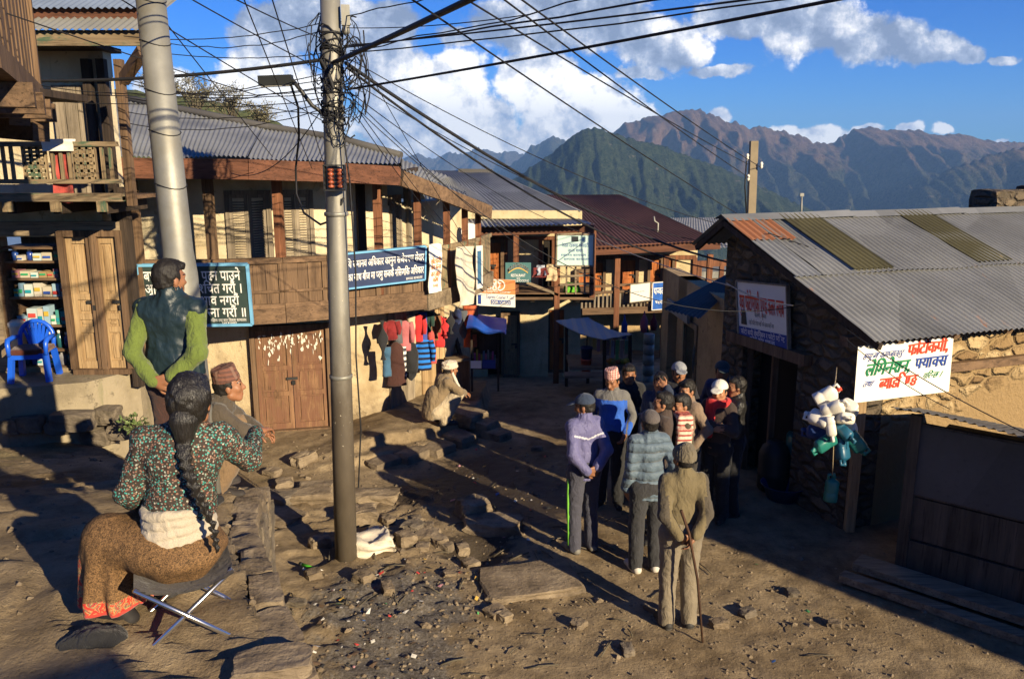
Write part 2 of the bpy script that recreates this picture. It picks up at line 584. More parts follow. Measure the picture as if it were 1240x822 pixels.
def mk_tin(name, base, rust=.3, tint=(.30, .12, .05), metallic=.35, rough=.5, axis=None):
 m, t, b = new_mat(name)
 c = objc(t)
 n1 = t.noise(c, .9, 5, .6)
 n2 = t.noise(t.map(c, axis or (6, 1.2, 1.2)), 1.5, 6, .7)
 n3 = t.noise(c, 22.0, 4, .7)
 col = t.ramp(n1, [(.3, tuple(q * .72 for q in base)), (.7, tuple(min(1, q * 1.18) for q in base))])
 col = t.mix(t.m('MULTIPLY', t.rng(n3, .58, .7), .35), col, tuple(q * .55 for q in base))
 sh = t.voro(t.map(c, (1.25, .42, .42)), 1.0, 'F1', 1)
 col = t.mix(.55, col, t.mix(1.0, col, t.m('ADD', .62, t.m('MULTIPLY', sh, .75)), 'MULTIPLY'))
 rm = t.rng(t.m('ADD', t.m('MULTIPLY', n2, .75), t.m('MULTIPLY', n1, .35)), .78 - rust * .45, .86 - rust * .45)
 col = t.mix(t.m('MULTIPLY', rm, .85), col, t.mix(n3, tint, tuple(q * 1.7 for q in tint)))
 t.put(b.inputs['Base Color'], col)
 t.put(b.inputs['Metallic'], t.m('MULTIPLY', t.m('SUBTRACT', 1.0, rm), metallic))
 t.put(b.inputs['Roughness'], t.m('ADD', rough, t.m('MULTIPLY', n3, .25)))
 t.put(b.inputs['Normal'], t.bump(n3, .25, .01))
 return m
def mk_plain(name, col, rough=.6, metallic=0.0, var=.15, scale=8.0, bump=.2, spec=.25, dirt=0.0, dirtc=(.12, .09, .06)):
 m, t, b = new_mat(name)
 c = objc(t)
 n = t.noise(c, scale, 5, .6)
 cc = t.mix(n, tuple(max(0, q * (1 - var * 1.5)) for q in col), tuple(min(1, q * (1 + var)) for q in col))
 if dirt:
  d = t.noise(c, scale * .45, 6, .7)
  cc = t.mix(t.m('MULTIPLY', t.rng(d, .45, .65), dirt), cc, dirtc)
 t.put(b.inputs['Base Color'], cc)
 b.inputs['Roughness'].default_value = rough
 b.inputs['Metallic'].default_value = metallic
 b.inputs['Specular IOR Level'].default_value = spec
 if bump:
  t.put(b.inputs['Normal'], t.bump(t.noise(c, scale * 3, 4, .6), bump, .01))
 return m
def mk_cloth(name, col, rough=.85, fold=.5, scale=16.0, sheen=.15, spec=.2, weave=True, var=.25):
 m, t, b = new_mat(name)
 c = objc(t)
 n = t.noise(c, scale * .5, 4, .6)
 w = t.noise(t.map(c, (1, 1, .55)), scale, 5, .55, .8)
 fine = t.noise(c, 260.0, 2, .5)
 cc = t.mix(n, tuple(q * (1 - var) for q in col), tuple(min(1, q * (1 + var)) for q in col))
 if weave:
  cc = t.mix(t.m('MULTIPLY', t.rng(fine, .55, .35), .35), cc, tuple(q * .5 for q in col))
 t.put(b.inputs['Base Color'], cc)
 b.inputs['Roughness'].default_value = rough
 b.inputs['Specular IOR Level'].default_value = spec
 b.inputs['Sheen Weight'].default_value = sheen
 t.put(b.inputs['Normal'], t.bump(t.m('ADD', t.m('MULTIPLY', w, 1.0), t.m('MULTIPLY', fine, .05)), fold, .035))
 return m
def mk_stripes(name, cols, axis=2, freq=12.0, duty=.5, check=False):
 m, t, b = new_mat(name)
 c = t.sep(objc(t))
 s1 = t.m('FRACT', t.m('MULTIPLY', t.m('ADD', c[axis], 50.0), freq))
 f = t.m('GREATER_THAN', s1, duty)
 col = t.mix(f, cols[0], cols[1])
 if check:
  s2 = t.m('GREATER_THAN', t.m('FRACT', t.m('MULTIPLY', t.m('ADD', c[0], 50.0), freq)), .6)
  col = t.mix(t.m('MULTIPLY', s2, .75), col, cols[2])
 t.put(b.inputs['Base Color'], col)
 t.put(b.inputs['Normal'], t.bump(t.noise(objc(t), 18, 4), .5, .03))
 b.inputs['Roughness'].default_value = .9
 return m
def mk_leaf(name, c1, c2):
 m, t, b = new_mat(name)
 n = t.noise(objc(t), 6.0, 4, .6)
 t.put(b.inputs['Base Color'], t.ramp(n, [(.3, c1), (.7, c2)]))
 b.inputs['Roughness'].default_value = .6
 return m
M['dirt'] = mk_dirt()
M['slate'] = mk_stone('slate', (.10, .076, .05), (.20, .152, .10), (.31, .245, .165), 4.0)
M['slate_grey'] = mk_stone('slate_grey', (.085, .07, .052), (.16, .13, .095), (.25, .205, .15), 5.0)
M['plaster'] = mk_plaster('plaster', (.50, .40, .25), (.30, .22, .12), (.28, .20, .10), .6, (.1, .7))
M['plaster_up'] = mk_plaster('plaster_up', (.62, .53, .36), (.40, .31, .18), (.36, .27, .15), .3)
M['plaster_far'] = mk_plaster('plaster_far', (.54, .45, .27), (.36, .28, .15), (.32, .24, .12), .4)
M['cement'] = mk_plaster('cement', (.30, .25, .17), (.16, .13, .085), (.13, .14, .06), .3)
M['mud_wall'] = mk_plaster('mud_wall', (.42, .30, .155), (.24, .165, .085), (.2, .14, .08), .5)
M['wood'] = mk_wood('wood', (.075, .046, .028), (.20, .125, .072), 2)
M['wood_x'] = mk_wood('wood_x', (.075, .046, .028), (.21, .13, .075), 0)
M['wood_y'] = mk_wood('wood_y', (.06, .038, .024), (.17, .105, .06), 1)
M['wood_pale'] = mk_wood('wood_pale', (.22, .14, .07), (.46, .32, .17), 2)
M['wood_grey'] = mk_wood('wood_grey', (.13, .105, .075), (.33, .27, .195), 2)
M['wood_grey_x'] = mk_wood('wood_grey_x', (.12, .09, .06), (.30, .23, .15), 0)
M['wood_red'] = mk_wood('wood_red', (.07, .030, .018), (.17, .070, .040), 0)
M['wood_redz'] = mk_wood('wood_redz', (.09, .036, .018), (.24, .10, .05), 2)
M['wood_orange'] = mk_wood('wood_orange', (.26, .075, .022), (.50, .17, .05), 2)
M['wood_kiosk'] = mk_wood('wood_kiosk', (.045, .036, .028), (.11, .085, .062), 2)  # kiosk wood darkened in colour for the shade it stands in
M['wood_dark'] = mk_wood('wood_dark', (.02, .015, .012), (.06, .042, .03), 2)
M['door_brown'] = mk_wood('door_brown', (.12, .065, .036), (.27, .15, .08), 2, (.155, .076, .045), .5)
M['chip'] = mk_plain('chip', (.62, .58, .50), .8)
M['wood_green'] = mk_wood('wood_green', (.14, .10, .06), (.28, .21, .13), 0, (.055, .10, .062), .42)
M['wood_greenz'] = mk_wood('wood_greenz', (.16, .11, .065), (.32, .24, .14), 2, (.06, .11, .07), .42)
M['tin'] = mk_tin('tin', (.27, .275, .265), .12, metallic=.45, rough=.5)
M['tin_old'] = mk_tin('tin_old', (.27, .27, .25), .24, metallic=.4, rough=.5)
M['tin_rust'] = mk_tin('tin_rust', (.28, .23, .19), .75, (.24, .085, .03), .3, .6)
M['tin_clear'] = mk_tin('tin_clear', (.095, .085, .04), .25, (.26, .2, .10), .0, .5)
M['tin_brown'] = mk_tin('tin_brown', (.085, .04, .03), .1, (.07, .03, .02), .1, .6)
M['tin_dark'] = mk_tin('tin_dark', (.10, .095, .09), .2, (.06, .05, .045), .2, .6)
M['tin_blue'] = mk_tin('tin_blue', (.19, .24, .33), .12, (.1, .08, .07), .2, .5)
M['galv'] = mk_plain('galv', (.27, .265, .235), .55, .45, .3, 5.0, .15, .35, .5, (.2, .175, .12))
M['pole_dirty'] = mk_plain('pole_dirty', (.115, .098, .078), .55, .3, .3, 6.0, .3, .4, .55, (.065, .052, .04))
M['concrete_pole'] = mk_plain('concrete_pole', (.25, .2, .13), .85, 0, .3, 4.0, .4)
M['cable'] = mk_plain('cable', (.018, .018, .02), .6, 0, .2, 5, 0)
M['cable_grey'] = mk_plain('cable_grey', (.13, .13, .135), .6, 0, .2, 5, 0)
M['cable_pale'] = mk_plain('cable_pale', (.5, .45, .36), .7, 0, .2, 5, 0)
M['rope'] = mk_plain('rope', (.3, .24, .16), .9)
M['black'] = mk_plain('black', (.012, .012, .012), .8)
M['void'] = mk_plain('void', (.02, .016, .013), .95)  # near-black sheets painted in for the darkness inside openings
M['iron'] = mk_plain('iron', (.05, .05, .05), .5, .5)
M['chrome'] = mk_plain('chrome', (.62, .60, .58), .22, .95, .1, 6, .03, .5)
M['porcelain'] = mk_plain('porcelain', (.34, .085, .04), .3, 0, .2, 9, .1, .5)
M['blue_plastic'] = mk_plain('blue_plastic', (.012, .095, .60), .35, 0, .08, 5, .03, .5)
M['white_plastic'] = mk_plain('white_plastic', (.74, .70, .60), .4, 0, .1, 9, .05, .45, .3, (.42, .36, .26))
M['green_plastic'] = mk_plain('green_plastic', (.018, .16, .13), .4, 0, .15, 8, .05, .45)
M['teal_plastic'] = mk_plain('teal_plastic', (.012, .085, .15), .4, 0, .15, 8, .05, .45)
M['darkblue_plastic'] = mk_plain('darkblue_plastic', (.012, .03, .12), .45, 0, .15, 8, .05, .45)
M['black_plastic'] = mk_plain('black_plastic', (.02, .022, .022), .5, 0, .2, 8, .1)
M['white_paint'] = mk_plain('white_paint', (.76, .73, .65), .7, 0, .06, 3, .1, .25, .12, (.5, .43, .32))
M['board_green'] = mk_plain('board_green', (.030, .052, .048), .6, 0, .2, 5, .1, .3, .25, (.09, .09, .075))
M['board_navy'] = mk_plain('board_navy', (.028, .045, .11), .6, 0, .25, 6, .1, .3, .2, (.12, .12, .13))
M['board_blue'] = mk_plain('board_blue', (.03, .17, .5), .5)
M['frame_blue'] = mk_plain('frame_blue', (.16, .40, .62), .6, 0, .15, 6, .1)
M['board_aqua'] = mk_plain('board_aqua', (.50, .68, .62), .6, 0, .1, 3, .1, .3, .2, (.42, .5, .42))
M['board_teal'] = mk_plain('board_teal', (.07, .17, .17), .6)
M['board_orange'] = mk_plain('board_orange', (.62, .24, .085), .6)
M['letter_white'] = mk_plain('letter_white', (.78, .77, .72), .7, 0, .06, 12, 0)
M['letter_red'] = mk_plain('letter_red', (.62, .06, .03), .6, 0, .1, 12, 0)
M['letter_dullred'] = mk_plain('letter_dullred', (.55, .12, .07), .6, 0, .1, 12, 0)
M['letter_green'] = mk_plain('letter_green', (.012, .17, .07), .6, 0, .1, 12, 0)
M['letter_blue'] = mk_plain('letter_blue', (.02, .055, .26), .6, 0, .1, 12, 0)
M['letter_black'] = mk_plain('letter_black', (.025, .03, .035), .6, 0, .1, 12, 0)
M['letter_yellow'] = mk_plain('letter_yellow', (.75, .45, .06), .6, 0, .1, 12, 0)
M['letter_orange'] = mk_plain('letter_orange', (.65, .25, .1), .6, 0, .1, 12, 0)
M['hill_green'] = mk_leaf('hill_green', (.035, .05, .015), (.12, .13, .045))
M['leaf'] = mk_leaf('leaf', (.05, .085, .025), (.15, .20, .07))
M['twig'] = mk_plain('twig', (.10, .085, .06), .9)
M['dead_leaf'] = mk_leaf('dead_leaf', (.11, .10, .06), (.24, .22, .13))
def mk_masonry(name, c1, c2, c3, mort, scale=3.4, mudz=None):
 m, t, b = new_mat(name)
 c = objc(t)
 wob = t.noise(c, 5.0, 4, .6, out=1)
 cv = t.vm('ADD', t.map(c, (1.0, 1.0, 1.9)), t.vm('MULTIPLY', t.vm('SUBTRACT', wob, (.5, .5, .5)), (.16, .16, .16)))
 cell = t.voro(cv, scale, 'F1', 1, .85)
 edge = t.voro(cv, scale, 'DISTANCE_TO_EDGE', 0, .85)
 n2 = t.noise(c, 20.0, 5, .7)
 n1 = t.noise(c, 1.3, 5, .6)
 r, g, bb = t.sep(cell)
 col = t.ramp(r, [(0, c1), (.5, c2), (1, c3)])
 col = t.mix(t.m('MULTIPLY', t.rng(n2, .5, .3), .6), col, tuple(q * .5 for q in c1))
 mk = t.rng(edge, .035, .085)
 if mudz is not None:
  z = t.sep(c)[2]
  x = t.sep(c)[0]
  cover = t.rng(t.m('ADD', t.m('ADD', z, t.m('MULTIPLY', x, -mudz[2])), t.m('MULTIPLY', t.m('SUBTRACT', n1, .5), 1.4)), mudz[0], mudz[1])
  mk = t.m('MULTIPLY', mk, cover)
 col = t.mix(mk, t.mix(n2, tuple(q * .7 for q in mort), mort), col)
 t.put(b.inputs['Base Color'], col)
 h = t.m('ADD', t.m('MULTIPLY', t.m('MULTIPLY', mk, t.rng(edge, .0, .25)), 1.2), t.m('MULTIPLY', n2, .5))
 t.put(b.inputs['Normal'], t.bump(h, 1.0, .06))
 b.inputs['Roughness'].default_value = .92
 return m
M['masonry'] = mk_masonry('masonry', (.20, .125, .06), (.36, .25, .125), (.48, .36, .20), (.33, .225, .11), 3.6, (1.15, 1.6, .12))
M['masonry_dark'] = mk_masonry('masonry_dark', (.09, .07, .05), (.15, .115, .075), (.21, .16, .105), (.10, .08, .055), 4.2)  # darker stone: gable shade put into the colour; also the dark chimney
# ------------------------------------------------------------------ the ground: street, terrace, valley as one sheet
EDGE_Y = [0.0, 2.2, 3.05, 3.45, 4.05, 4.7, 5.35, 6.1, 7.2, 8.6, 10.0, 12.0]
EDGE_X = [0.1, -.42, -.86, -1.05, -1.34, -1.62, -1.80, -1.93, -2.55, -3.2, -4.1, -6.0]
def sstep(a, b, x):
 t = min(1.0, max(0.0, (x - a) / (b - a)))
 return t * t * (3 - 2 * t)
def street_z(x, y):
 z = poly_interp(y, [-30, 0, 11.5, 14, 17.5, 22, 30, 45, 120, 400, 1200, 9000], [1.5, 0, 0, -.15, -.62, -1.0, -2.0, -7, -40, -180, -420, -700])
 if y < 16:
  z += .10 * sstep(-1.2, -3.0, x) * sstep(8, 11, y) + plinth(x, y)
 return z
PL_X = [-2.9, -2.5, -1.8, -1.13, -.75, -.5, -.42]
PL_Y = [9.9, 10.1, 10.5, 10.95, 11.5, 12.5, 14.5]
def plinth(x, y):
 if x < -3.4 or x > -.42 or y > 15:
  return 0.0
 e = poly_interp(x, PL_X, PL_Y) + .05 * mnoise.noise(Vector((x * 5, y * 2, 3)))
 h = .25 * sstep(-2.9, -1.7, x)
 return h * (.45 * sstep(0, .06, y - e) + .55 * sstep(.34, .42, y - e + .04 * mnoise.noise(Vector((x * 7, 1, 1)))))
def terrace_z(y):
 return poly_interp(y, [-10, 0, 4, 5.4, 7.0, 9.0, 12], [2.3, 2.0, 1.9, 1.68, 1.18, .80, .1])
def ground_z(x, y, fine=True):
 zs = street_z(x, y)
 if y < 12.5 and x < 1.5:
  ex = poly_interp(y, EDGE_Y, EDGE_X)
  w = poly_interp(y, [0, 6.1, 6.9, 8.5, 12], [.10, .12, .6, 1.4, 2.2])
  k = sstep(0, w, ex - x)
  z = zs + (terrace_z(y) - zs) * k
 else:
  z = zs
 if fine and y < 26 and abs(x) < 12:
  v = Vector((x, y, 0))
  z += .022 * mnoise.noise(v * .9) + .014 * mnoise.noise(v * 2.6) + .013 * mnoise.noise(v * 7.0)
  lane = sstep(-3.0, -1.0, x)
  z += (.4 + .6 * lane) * (.010 * mnoise.noise(v * 15.0) + .006 * mnoise.noise(v * 27.0))
  if x < -1 and y < 9.5:
   q = mnoise.noise(Vector((x * .55 + 3, y * 1.15, 1.0))) * 4.0
   fr = q - math.floor(q)
   z += .045 * (sstep(.0, .10, fr) - fr)
  d = ((x + 1.15) / .8) ** 2 + ((y - 6.9) / .9) ** 2
  z += .06 * math.exp(-d) * (1 + mnoise.noise(v * 9.0))
  d = ((x + .35) / .30) ** 2 + ((y - 8.0) / .25) ** 2
  z -= .16 * math.exp(-d)
 if y > 300:
  z += 18 * mnoise.noise(Vector((x * .004, y * .004, 2)))
 return z
def grid_axis(parts):
 out = []
 for a, b, n in parts:
  out += list(np.linspace(a, b, n, endpoint=False))
 out.append(parts[-1][1])
 return out
gx = grid_axis([(-6000, -600, 6), (-600, -60, 9), (-60, -9, 24), (-9, -5, 40), (-5, 4.6, 190), (4.6, 12, 40), (12, 60, 18), (60, 600, 9), (600, 6000, 7)])
gy = grid_axis([(-400, -40, 6), (-40, 0, 16), (0, 2, 10), (2, 14, 250), (14, 20, 40), (20, 60, 24), (60, 600, 14), (600, 7000, 8)])
GV = np.array([(x, y, ground_z(x, y)) for y in gy for x in gx], np.float32)
w_ = len(gx)
ii, jj = np.meshgrid(np.arange(len(gx) - 1), np.arange(len(gy) - 1))
a_ = (jj * w_ + ii).ravel()
GF = np.stack([a_, a_ + 1, a_ + w_ + 1, a_ + w_], 1)
ground = mesh_np('ground', GV, GF, M['dirt'], smooth=True)
tag(ground, kind='structure')
# ------------------------------------------------------------------ mountains: real slopes a few kilometres off
def mk_mountain(name, low1, low2, high1, high2, zl0, zl1, snow=None, scale=1.0, rock=(.25, .2, .16)):
 m, t, b = new_mat(name)
 c = objc(t)
 z = t.sep(c)[2]
 n1 = t.noise(c, .012 * scale, 6, .65)
 n2 = t.noise(c, .05 * scale, 6, .75)
 n3 = t.noise(c, .20 * scale, 4, .75)
 lo = t.mix(t.rng(n2, .35, .65), low1, low2)
 lo = t.mix(t.m('MULTIPLY', t.rng(n3, .52, .40), .75), lo, tuple(q * .35 for q in low1))
 hi = t.mix(t.rng(n2, .35, .65), high1, high2)
 f = t.rng(t.m('ADD', z, t.m('MULTIPLY', t.m('SUBTRACT', n1, .5), (zl1 - zl0) * 2.4)), zl0, zl1)
 col = t.mix(f, lo, hi)
 bare = t.rng(t.noise(c, .02 * scale, 5, .7), .62, .68)
 col = t.mix(t.m('MULTIPLY', bare, .55), col, rock)
 if snow:
  sf = t.rng(t.m('ADD', z, t.m('MULTIPLY', t.m('SUBTRACT', n2, .5), snow[2])), snow[0], snow[1])
  col = t.mix(sf, col, (.8, .8, .82))
 t.put(b.inputs['Base Color'], col)
 t.put(b.inputs['Normal'], t.bump(t.m('ADD', n2, n3), 1.0, 9.0 / scale))
 b.inputs['Roughness'].default_value = .95
 b.inputs['Specular IOR Level'].default_value = .05
 return m
def ridged(v):
 s = 0
 a = 1.0
 for _ in range(5):
  s += a * (1 - abs(mnoise.noise(v)) * 2)
  v = v * 2.07 + Vector((3.1, 1.7, 5.3))
  a *= .5
 return s / 1.9
def mountain(name, prof, Y, depth, base, mat, rough, freq, seed, du=260, dv=70, px0=None):
 """prof: ridge line as (px,py) seen from the street at distance Y; slope runs down toward the village with gullies"""
 xs = [p[0] for p in prof]
 ys = [p[1] for p in prof]
 V = []
 for j in range(dv + 1):
  v = j / dv
  for i in range(du + 1):
   px = xs[0] + (xs[-1] - xs[0]) * i / du
   py = poly_interp(px, xs, ys)
   top = atY(px, py, Y)
   lane = Vector((top.x * freq + seed * 3.3 + v * 0.55, v * 1.15 + seed, seed * 1.9))
   g = ridged(lane)
   g2 = ridged(Vector((top.x * freq * 3.1 + v * 1.2, v * 3.5, seed + 4.0)))
   env = min(1.0, v * 4.5) ** .9
   fall = (1 - v) ** 0.92
   zz = base + (top.z - base) * fall
   push = (g * .75 + g2 * .25 - .45) * rough * env * (.4 + .6 * min(1, 3 * (1 - v)))
   jag = (g2 - .5) * rough * .05 * (1 - env) + mnoise.noise(Vector((top.x * freq * 14, seed, 0))) * rough * .035 * (1 - env)
   V.append((top.x, Y - depth * v - push * .9, zz + push * .35 + jag))
 for j in range(1, 9):
  v = j / 8
  for i in range(du + 1):
   px = xs[0] + (xs[-1] - xs[0]) * i / du
   py = poly_interp(px, xs, ys)
   top = atY(px, py, Y)
   V.append((top.x, Y + depth * .6 * v, base + (top.z - base) * (1 - v)))
 w = du + 1
 F_ = []
 for j in range(dv):
  for i in range(du):
   F_.append((j * w + i + 1, j * w + i, (j + 1) * w + i, (j + 1) * w + i + 1))
 for j in range(8):
  a = 0 if j == 0 else (dv + j) * w
  bq = (dv + j + 1) * w
  for i in range(du):
   F_.append((a + i, a + i + 1, bq + i + 1, bq + i))
 o = mesh_np(name, np.array(V), np.array(F_), mat, smooth=True)
 tag(o, kind='structure')
 return o
M['mt_snow'] = mk_mountain('mt_snow', (.10, .09, .08), (.16, .14, .12), (.16, .14, .13), (.24, .22, .2), 0, 300, (250, 330, 260), .35)
M['mt_far'] = mk_mountain('mt_far', (.05, .06, .03), (.09, .09, .05), (.10, .075, .05), (.17, .12, .08), 40, 260, None, .5)
M['mt_main'] = mk_mountain('mt_main', (.035, .045, .02), (.085, .08, .04), (.14, .088, .056), (.22, .14, .093), -50, 60, None, .7)
M['mt_front'] = mk_mountain('mt_front', (.030, .046, .018), (.075, .095, .04), (.09, .09, .04), (.15, .13, .07), 60, 130, None, 1.4, (.24, .2, .14))
mountain('hills', [(330, 230), (420, 215), (455, 205), (480, 196), (505, 186), (525, 193), (545, 185), (560, 188), (580, 180), (600, 186), (625, 184), (650, 196), (700, 220), (760, 250)],
   5200, 1500, -500, M['mt_snow'], 420, .004, 11, 200, 60)
mountain('hills', [(540, 250), (560, 232), (585, 214), (620, 200), (640, 180), (660, 168), (675, 166), (690, 172), (720, 190), (760, 220), (800, 250)],
   4000, 1300, -450, M['mt_far'], 320, .0035, 5, 180, 60)
mountain('hills', [(640, 230), (690, 200), (730, 172), (755, 152), (778, 145), (800, 140), (812, 137), (828, 133), (845, 134), (870, 143), (900, 152), (935, 158), (968, 166), (1000, 175),
     (1012, 172), (1030, 159), (1044, 154), (1070, 157), (1110, 160), (1130, 164), (1160, 163), (1190, 172), (1220, 174), (1260, 172), (1330, 190), (1420, 180), (1600, 220)],
   2900, 1150, -420, M['mt_main'], 330, .0042, 3, 420, 90)
mountain('hills', [(560, 262), (600, 232), (640, 205), (670, 185), (690, 168), (705, 158), (720, 155), (745, 162), (775, 172), (800, 176), (830, 188), (870, 202), (920, 226), (960, 244), (1000, 262), (1040, 280), (1080, 300)],
   1500, 620, -300, M['mt_front'], 95, .0105, 8, 320, 90)
mountain('hills', [(960, 330), (1010, 300), (1060, 275), (1110, 232), (1150, 205), (1190, 192), (1240, 178), (1300, 170), (1400, 190), (1500, 240)],
   2100, 800, -400, M['mt_main'], 220, .006, 19, 240, 70)
# ---- the air between: one closed box round camera, village and hills
hz = MB()
hz.box((0, 3000, -165), (16000, 9600, 1130))
hm = bpy.data.materials.new('haze')
hm.use_nodes = True
ht = NT(hm.node_tree)
for n_ in list(hm.node_tree.nodes):
 if n_.type == 'BSDF_PRINCIPLED':
  hm.node_tree.nodes.remove(n_)
pv = ht.node('ShaderNodeVolumePrincipled')
pv.inputs['Color'].default_value = (.26, .50, .95, 1)
pv.inputs['Density'].default_value = 0.00015
pv.inputs['Anisotropy'].default_value = 0.0
hout = [n_ for n_ in hm.node_tree.nodes if n_.type == 'OUTPUT_MATERIAL'][0]
ht.put(hout.inputs['Volume'], pv.outputs[0])
HAZE = hz.build('haze', hm)
tag(HAZE, kind='stuff')
# ------------------------------------------------------------------ houses
def P2(v):
 return (v[0], v[1])
def wall_with_openings(mb, p0, p1, z0, z1, t, openings):
 """upright wall between plan points with thickness t behind it (away from p0->p1's right hand);
 openings: (u0, u1, za, zb) in metres along the wall"""
 p0 = Vector((p0[0], p0[1], 0))
 p1 = Vector((p1[0], p1[1], 0))
 L = (p1 - p0).length
 d = (p1 - p0) / L
 n = Vector((-d.y, d.x, 0)) * t
 us = sorted({0, L} | {u for o in openings for u in o[:2]})
 for a, b in zip(us[:-1], us[1:]):
  mid = (a + b) / 2
  spans = [(z0, z1)]
  for (u0, u1, za, zb) in openings:
   if u0 <= mid <= u1:
    new = []
    for (s0, s1) in spans:
     if za > s0:
      new.append((s0, min(za, s1)))
     if zb < s1:
      new.append((max(zb, s0), s1))
    spans = new
  for s0, s1 in spans:
   if s1 - s0 < 1e-3:
    continue
   A = p0 + d * a
   B = p0 + d * b
   q = [A, B, B + n, A + n]
   mb.hexa([Vector((v.x, v.y, s0)) for v in q] + [Vector((v.x, v.y, s1)) for v in q])
def frame_on(p0, p1):
 p0 = Vector((p0[0], p0[1], 0))
 p1 = Vector((p1[0], p1[1], 0))
 d = (p1 - p0).normalized()
 n = Vector((d.y, -d.x, 0))         # toward the street
 return p0, d, n
def wpt(fr, u, z, out=0.0):
 return fr[0] + fr[1] * u + fr[2] * out + Vector((0, 0, z))
def panel(mb, fr, u0, u1, z0, z1, out, t=.03):
 """thin board on a wall frame, its face at distance out"""
 q = [wpt(fr, u0, 0, out), wpt(fr, u1, 0, out), wpt(fr, u1, 0, out - t), wpt(fr, u0, 0, out - t)]
 mb.hexa([v + Vector((0, 0, z0)) for v in q] + [v + Vector((0, 0, z1)) for v in q])
def make_door(house, fr, u0, u1, z0, z1, out, mat, leaves=2, rows=(.12, .36, .62, .95), name='door', chips=0, seed=1):
 """panelled timber door: stiles, rails, sunk panels, frame, hasp"""
 rnd = random.Random(seed)
 fm = MB()
 fw = .07
 panel(fm, fr, u0 - fw, u0, z0, z1 + fw, out + .05, .14)
 panel(fm, fr, u1, u1 + fw, z0, z1 + fw, out + .05, .14)
 panel(fm, fr, u0, u1, z1, z1 + fw, out + .05, .14)
 panel(fm, fr, u0 - fw * .5, u1 + fw * .5, z0 - .06, z0, out + .08, .2)
 d0 = None
 wl = (u1 - u0) / leaves
 for k in range(leaves):
  mb = MB()
  a, b = u0 + k * wl + .004, u0 + (k + 1) * wl - .004
  panel(mb, fr, a, b, z0, z1, out - .02, .025)
  sw = .065
  panel(mb, fr, a, a + sw, z0, z1, out, .02)
  panel(mb, fr, b - sw, b, z0, z1, out, .02)
  H = z1 - z0
  panel(mb, fr, a + sw, b - sw, z0, z0 + .09, out - .001, .02)
  panel(mb, fr, a + sw, b - sw, z1 - .08, z1, out - .001, .02)
  for r_ in rows[1:-1]:
   panel(mb, fr, a + sw, b - sw, z0 + H * r_ - .035, z0 + H * r_ + .035, out - .001, .02)
  lo = [0] + list(rows[1:-1]) + [1]
  for r0, r1 in zip(lo[:-1], lo[1:]):
   za = z0 + max(.09, H * r0 + .035) + .03
   zb = z0 + min(H - .08, H * r1 - .035) - .03
   panel(mb, fr, a + sw + .03, b - sw - .03, za, zb, out - .008, .015)
  dl = mb.build(name, mat, house)
  if k == 0:
   d0 = dl
 fm.build('frame', M['wood'], d0)
 hm = MB()
 uc = u0 + wl * (1 if leaves == 2 else .9)
 panel(hm, fr, uc - .09, uc + .07, z0 + (z1 - z0) * .5, z0 + (z1 - z0) * .5 + .035, out + .02, .02)
 hm.box(wpt(fr, uc + .01, z0 + (z1 - z0) * .47, out + .02), (.05, .025, .06))
 hm.build('handle', M['iron'], d0)
 if chips:
  cm = MB()
  for _ in range(chips):
   u = rnd.uniform(u0 + .05, u1 - .05)
   z = z1 - .07 - abs(rnd.gauss(0, .16))
   w, h = rnd.uniform(.008, .03), rnd.uniform(.012, .05)
   c = wpt(fr, u, z, out + .0025)
   cm.poly([c + fr[1] * rnd.uniform(-w, -w * .3) + Vector((0, 0, rnd.uniform(-h, h))),
      c + Vector((rnd.uniform(-.3, .3) * w, 0, -h)),
      c + fr[1] * rnd.uniform(w * .3, w) + Vector((0, 0, rnd.uniform(-h, h) * .5)),
      c + fr[1] * rnd.uniform(-w, w) * .3 + Vector((0, 0, h))])
  cm.build('paint_flake', M['chip'], d0)
 return d0
def make_louvre(house, fr, u0, u1, z0, z1, out, mat, closed=True, solid_low=.35):
 """shuttered window: frame, slats, lower panel"""
 fm = MB()
 fw = .055
 for a, b, c, d in ((u0, u0 + fw, z0, z1), (u1 - fw, u1, z0, z1), (u0 + fw, u1 - fw, z0, z0 + fw), (u0 + fw, u1 - fw, z1 - fw, z1)):
  panel(fm, fr, a, b, c, d, out + .03, .08)
 um = (u0 + u1) / 2
 w = fm.build('window', mat, house)
 vm = MB()
 panel(vm, fr, u0 + fw, u1 - fw, z0 + fw, z1 - fw, out - .05, .02)
 vm.build('window_opening', M['void'], w)
 for a, b in ((u0 + fw, um - .004), (um + .004, u1 - fw)):
  sm = MB()
  st = .045
  panel(sm, fr, a, a + st, z0 + fw, z1 - fw, out + .01, .03)
  panel(sm, fr, b - st, b, z0 + fw, z1 - fw, out + .01, .03)
  panel(sm, fr, a + st, b - st, z0 + fw, z0 + fw + st, out + .01, .03)
  panel(sm, fr, a + st, b - st, z1 - fw - st, z1 - fw, out + .01, .03)
  zz = z0 + fw + st
  while zz < z1 - fw - st - .01:
   p = wpt(fr, a + st, zz, out - .015)
   q = wpt(fr, b - st, zz, out - .015)
   dn = fr[2] * .03
   up = Vector((0, 0, .022))
   sm.hexa([p, q, q + dn - up, p + dn - up, p + Vector((0, 0, .007)), q + Vector((0, 0, .007)), q + dn - up + Vector((0, 0, .007)), p + dn - up + Vector((0, 0, .007))])
   zz += .035
  sm.build('shutter', mat, w)
 return w
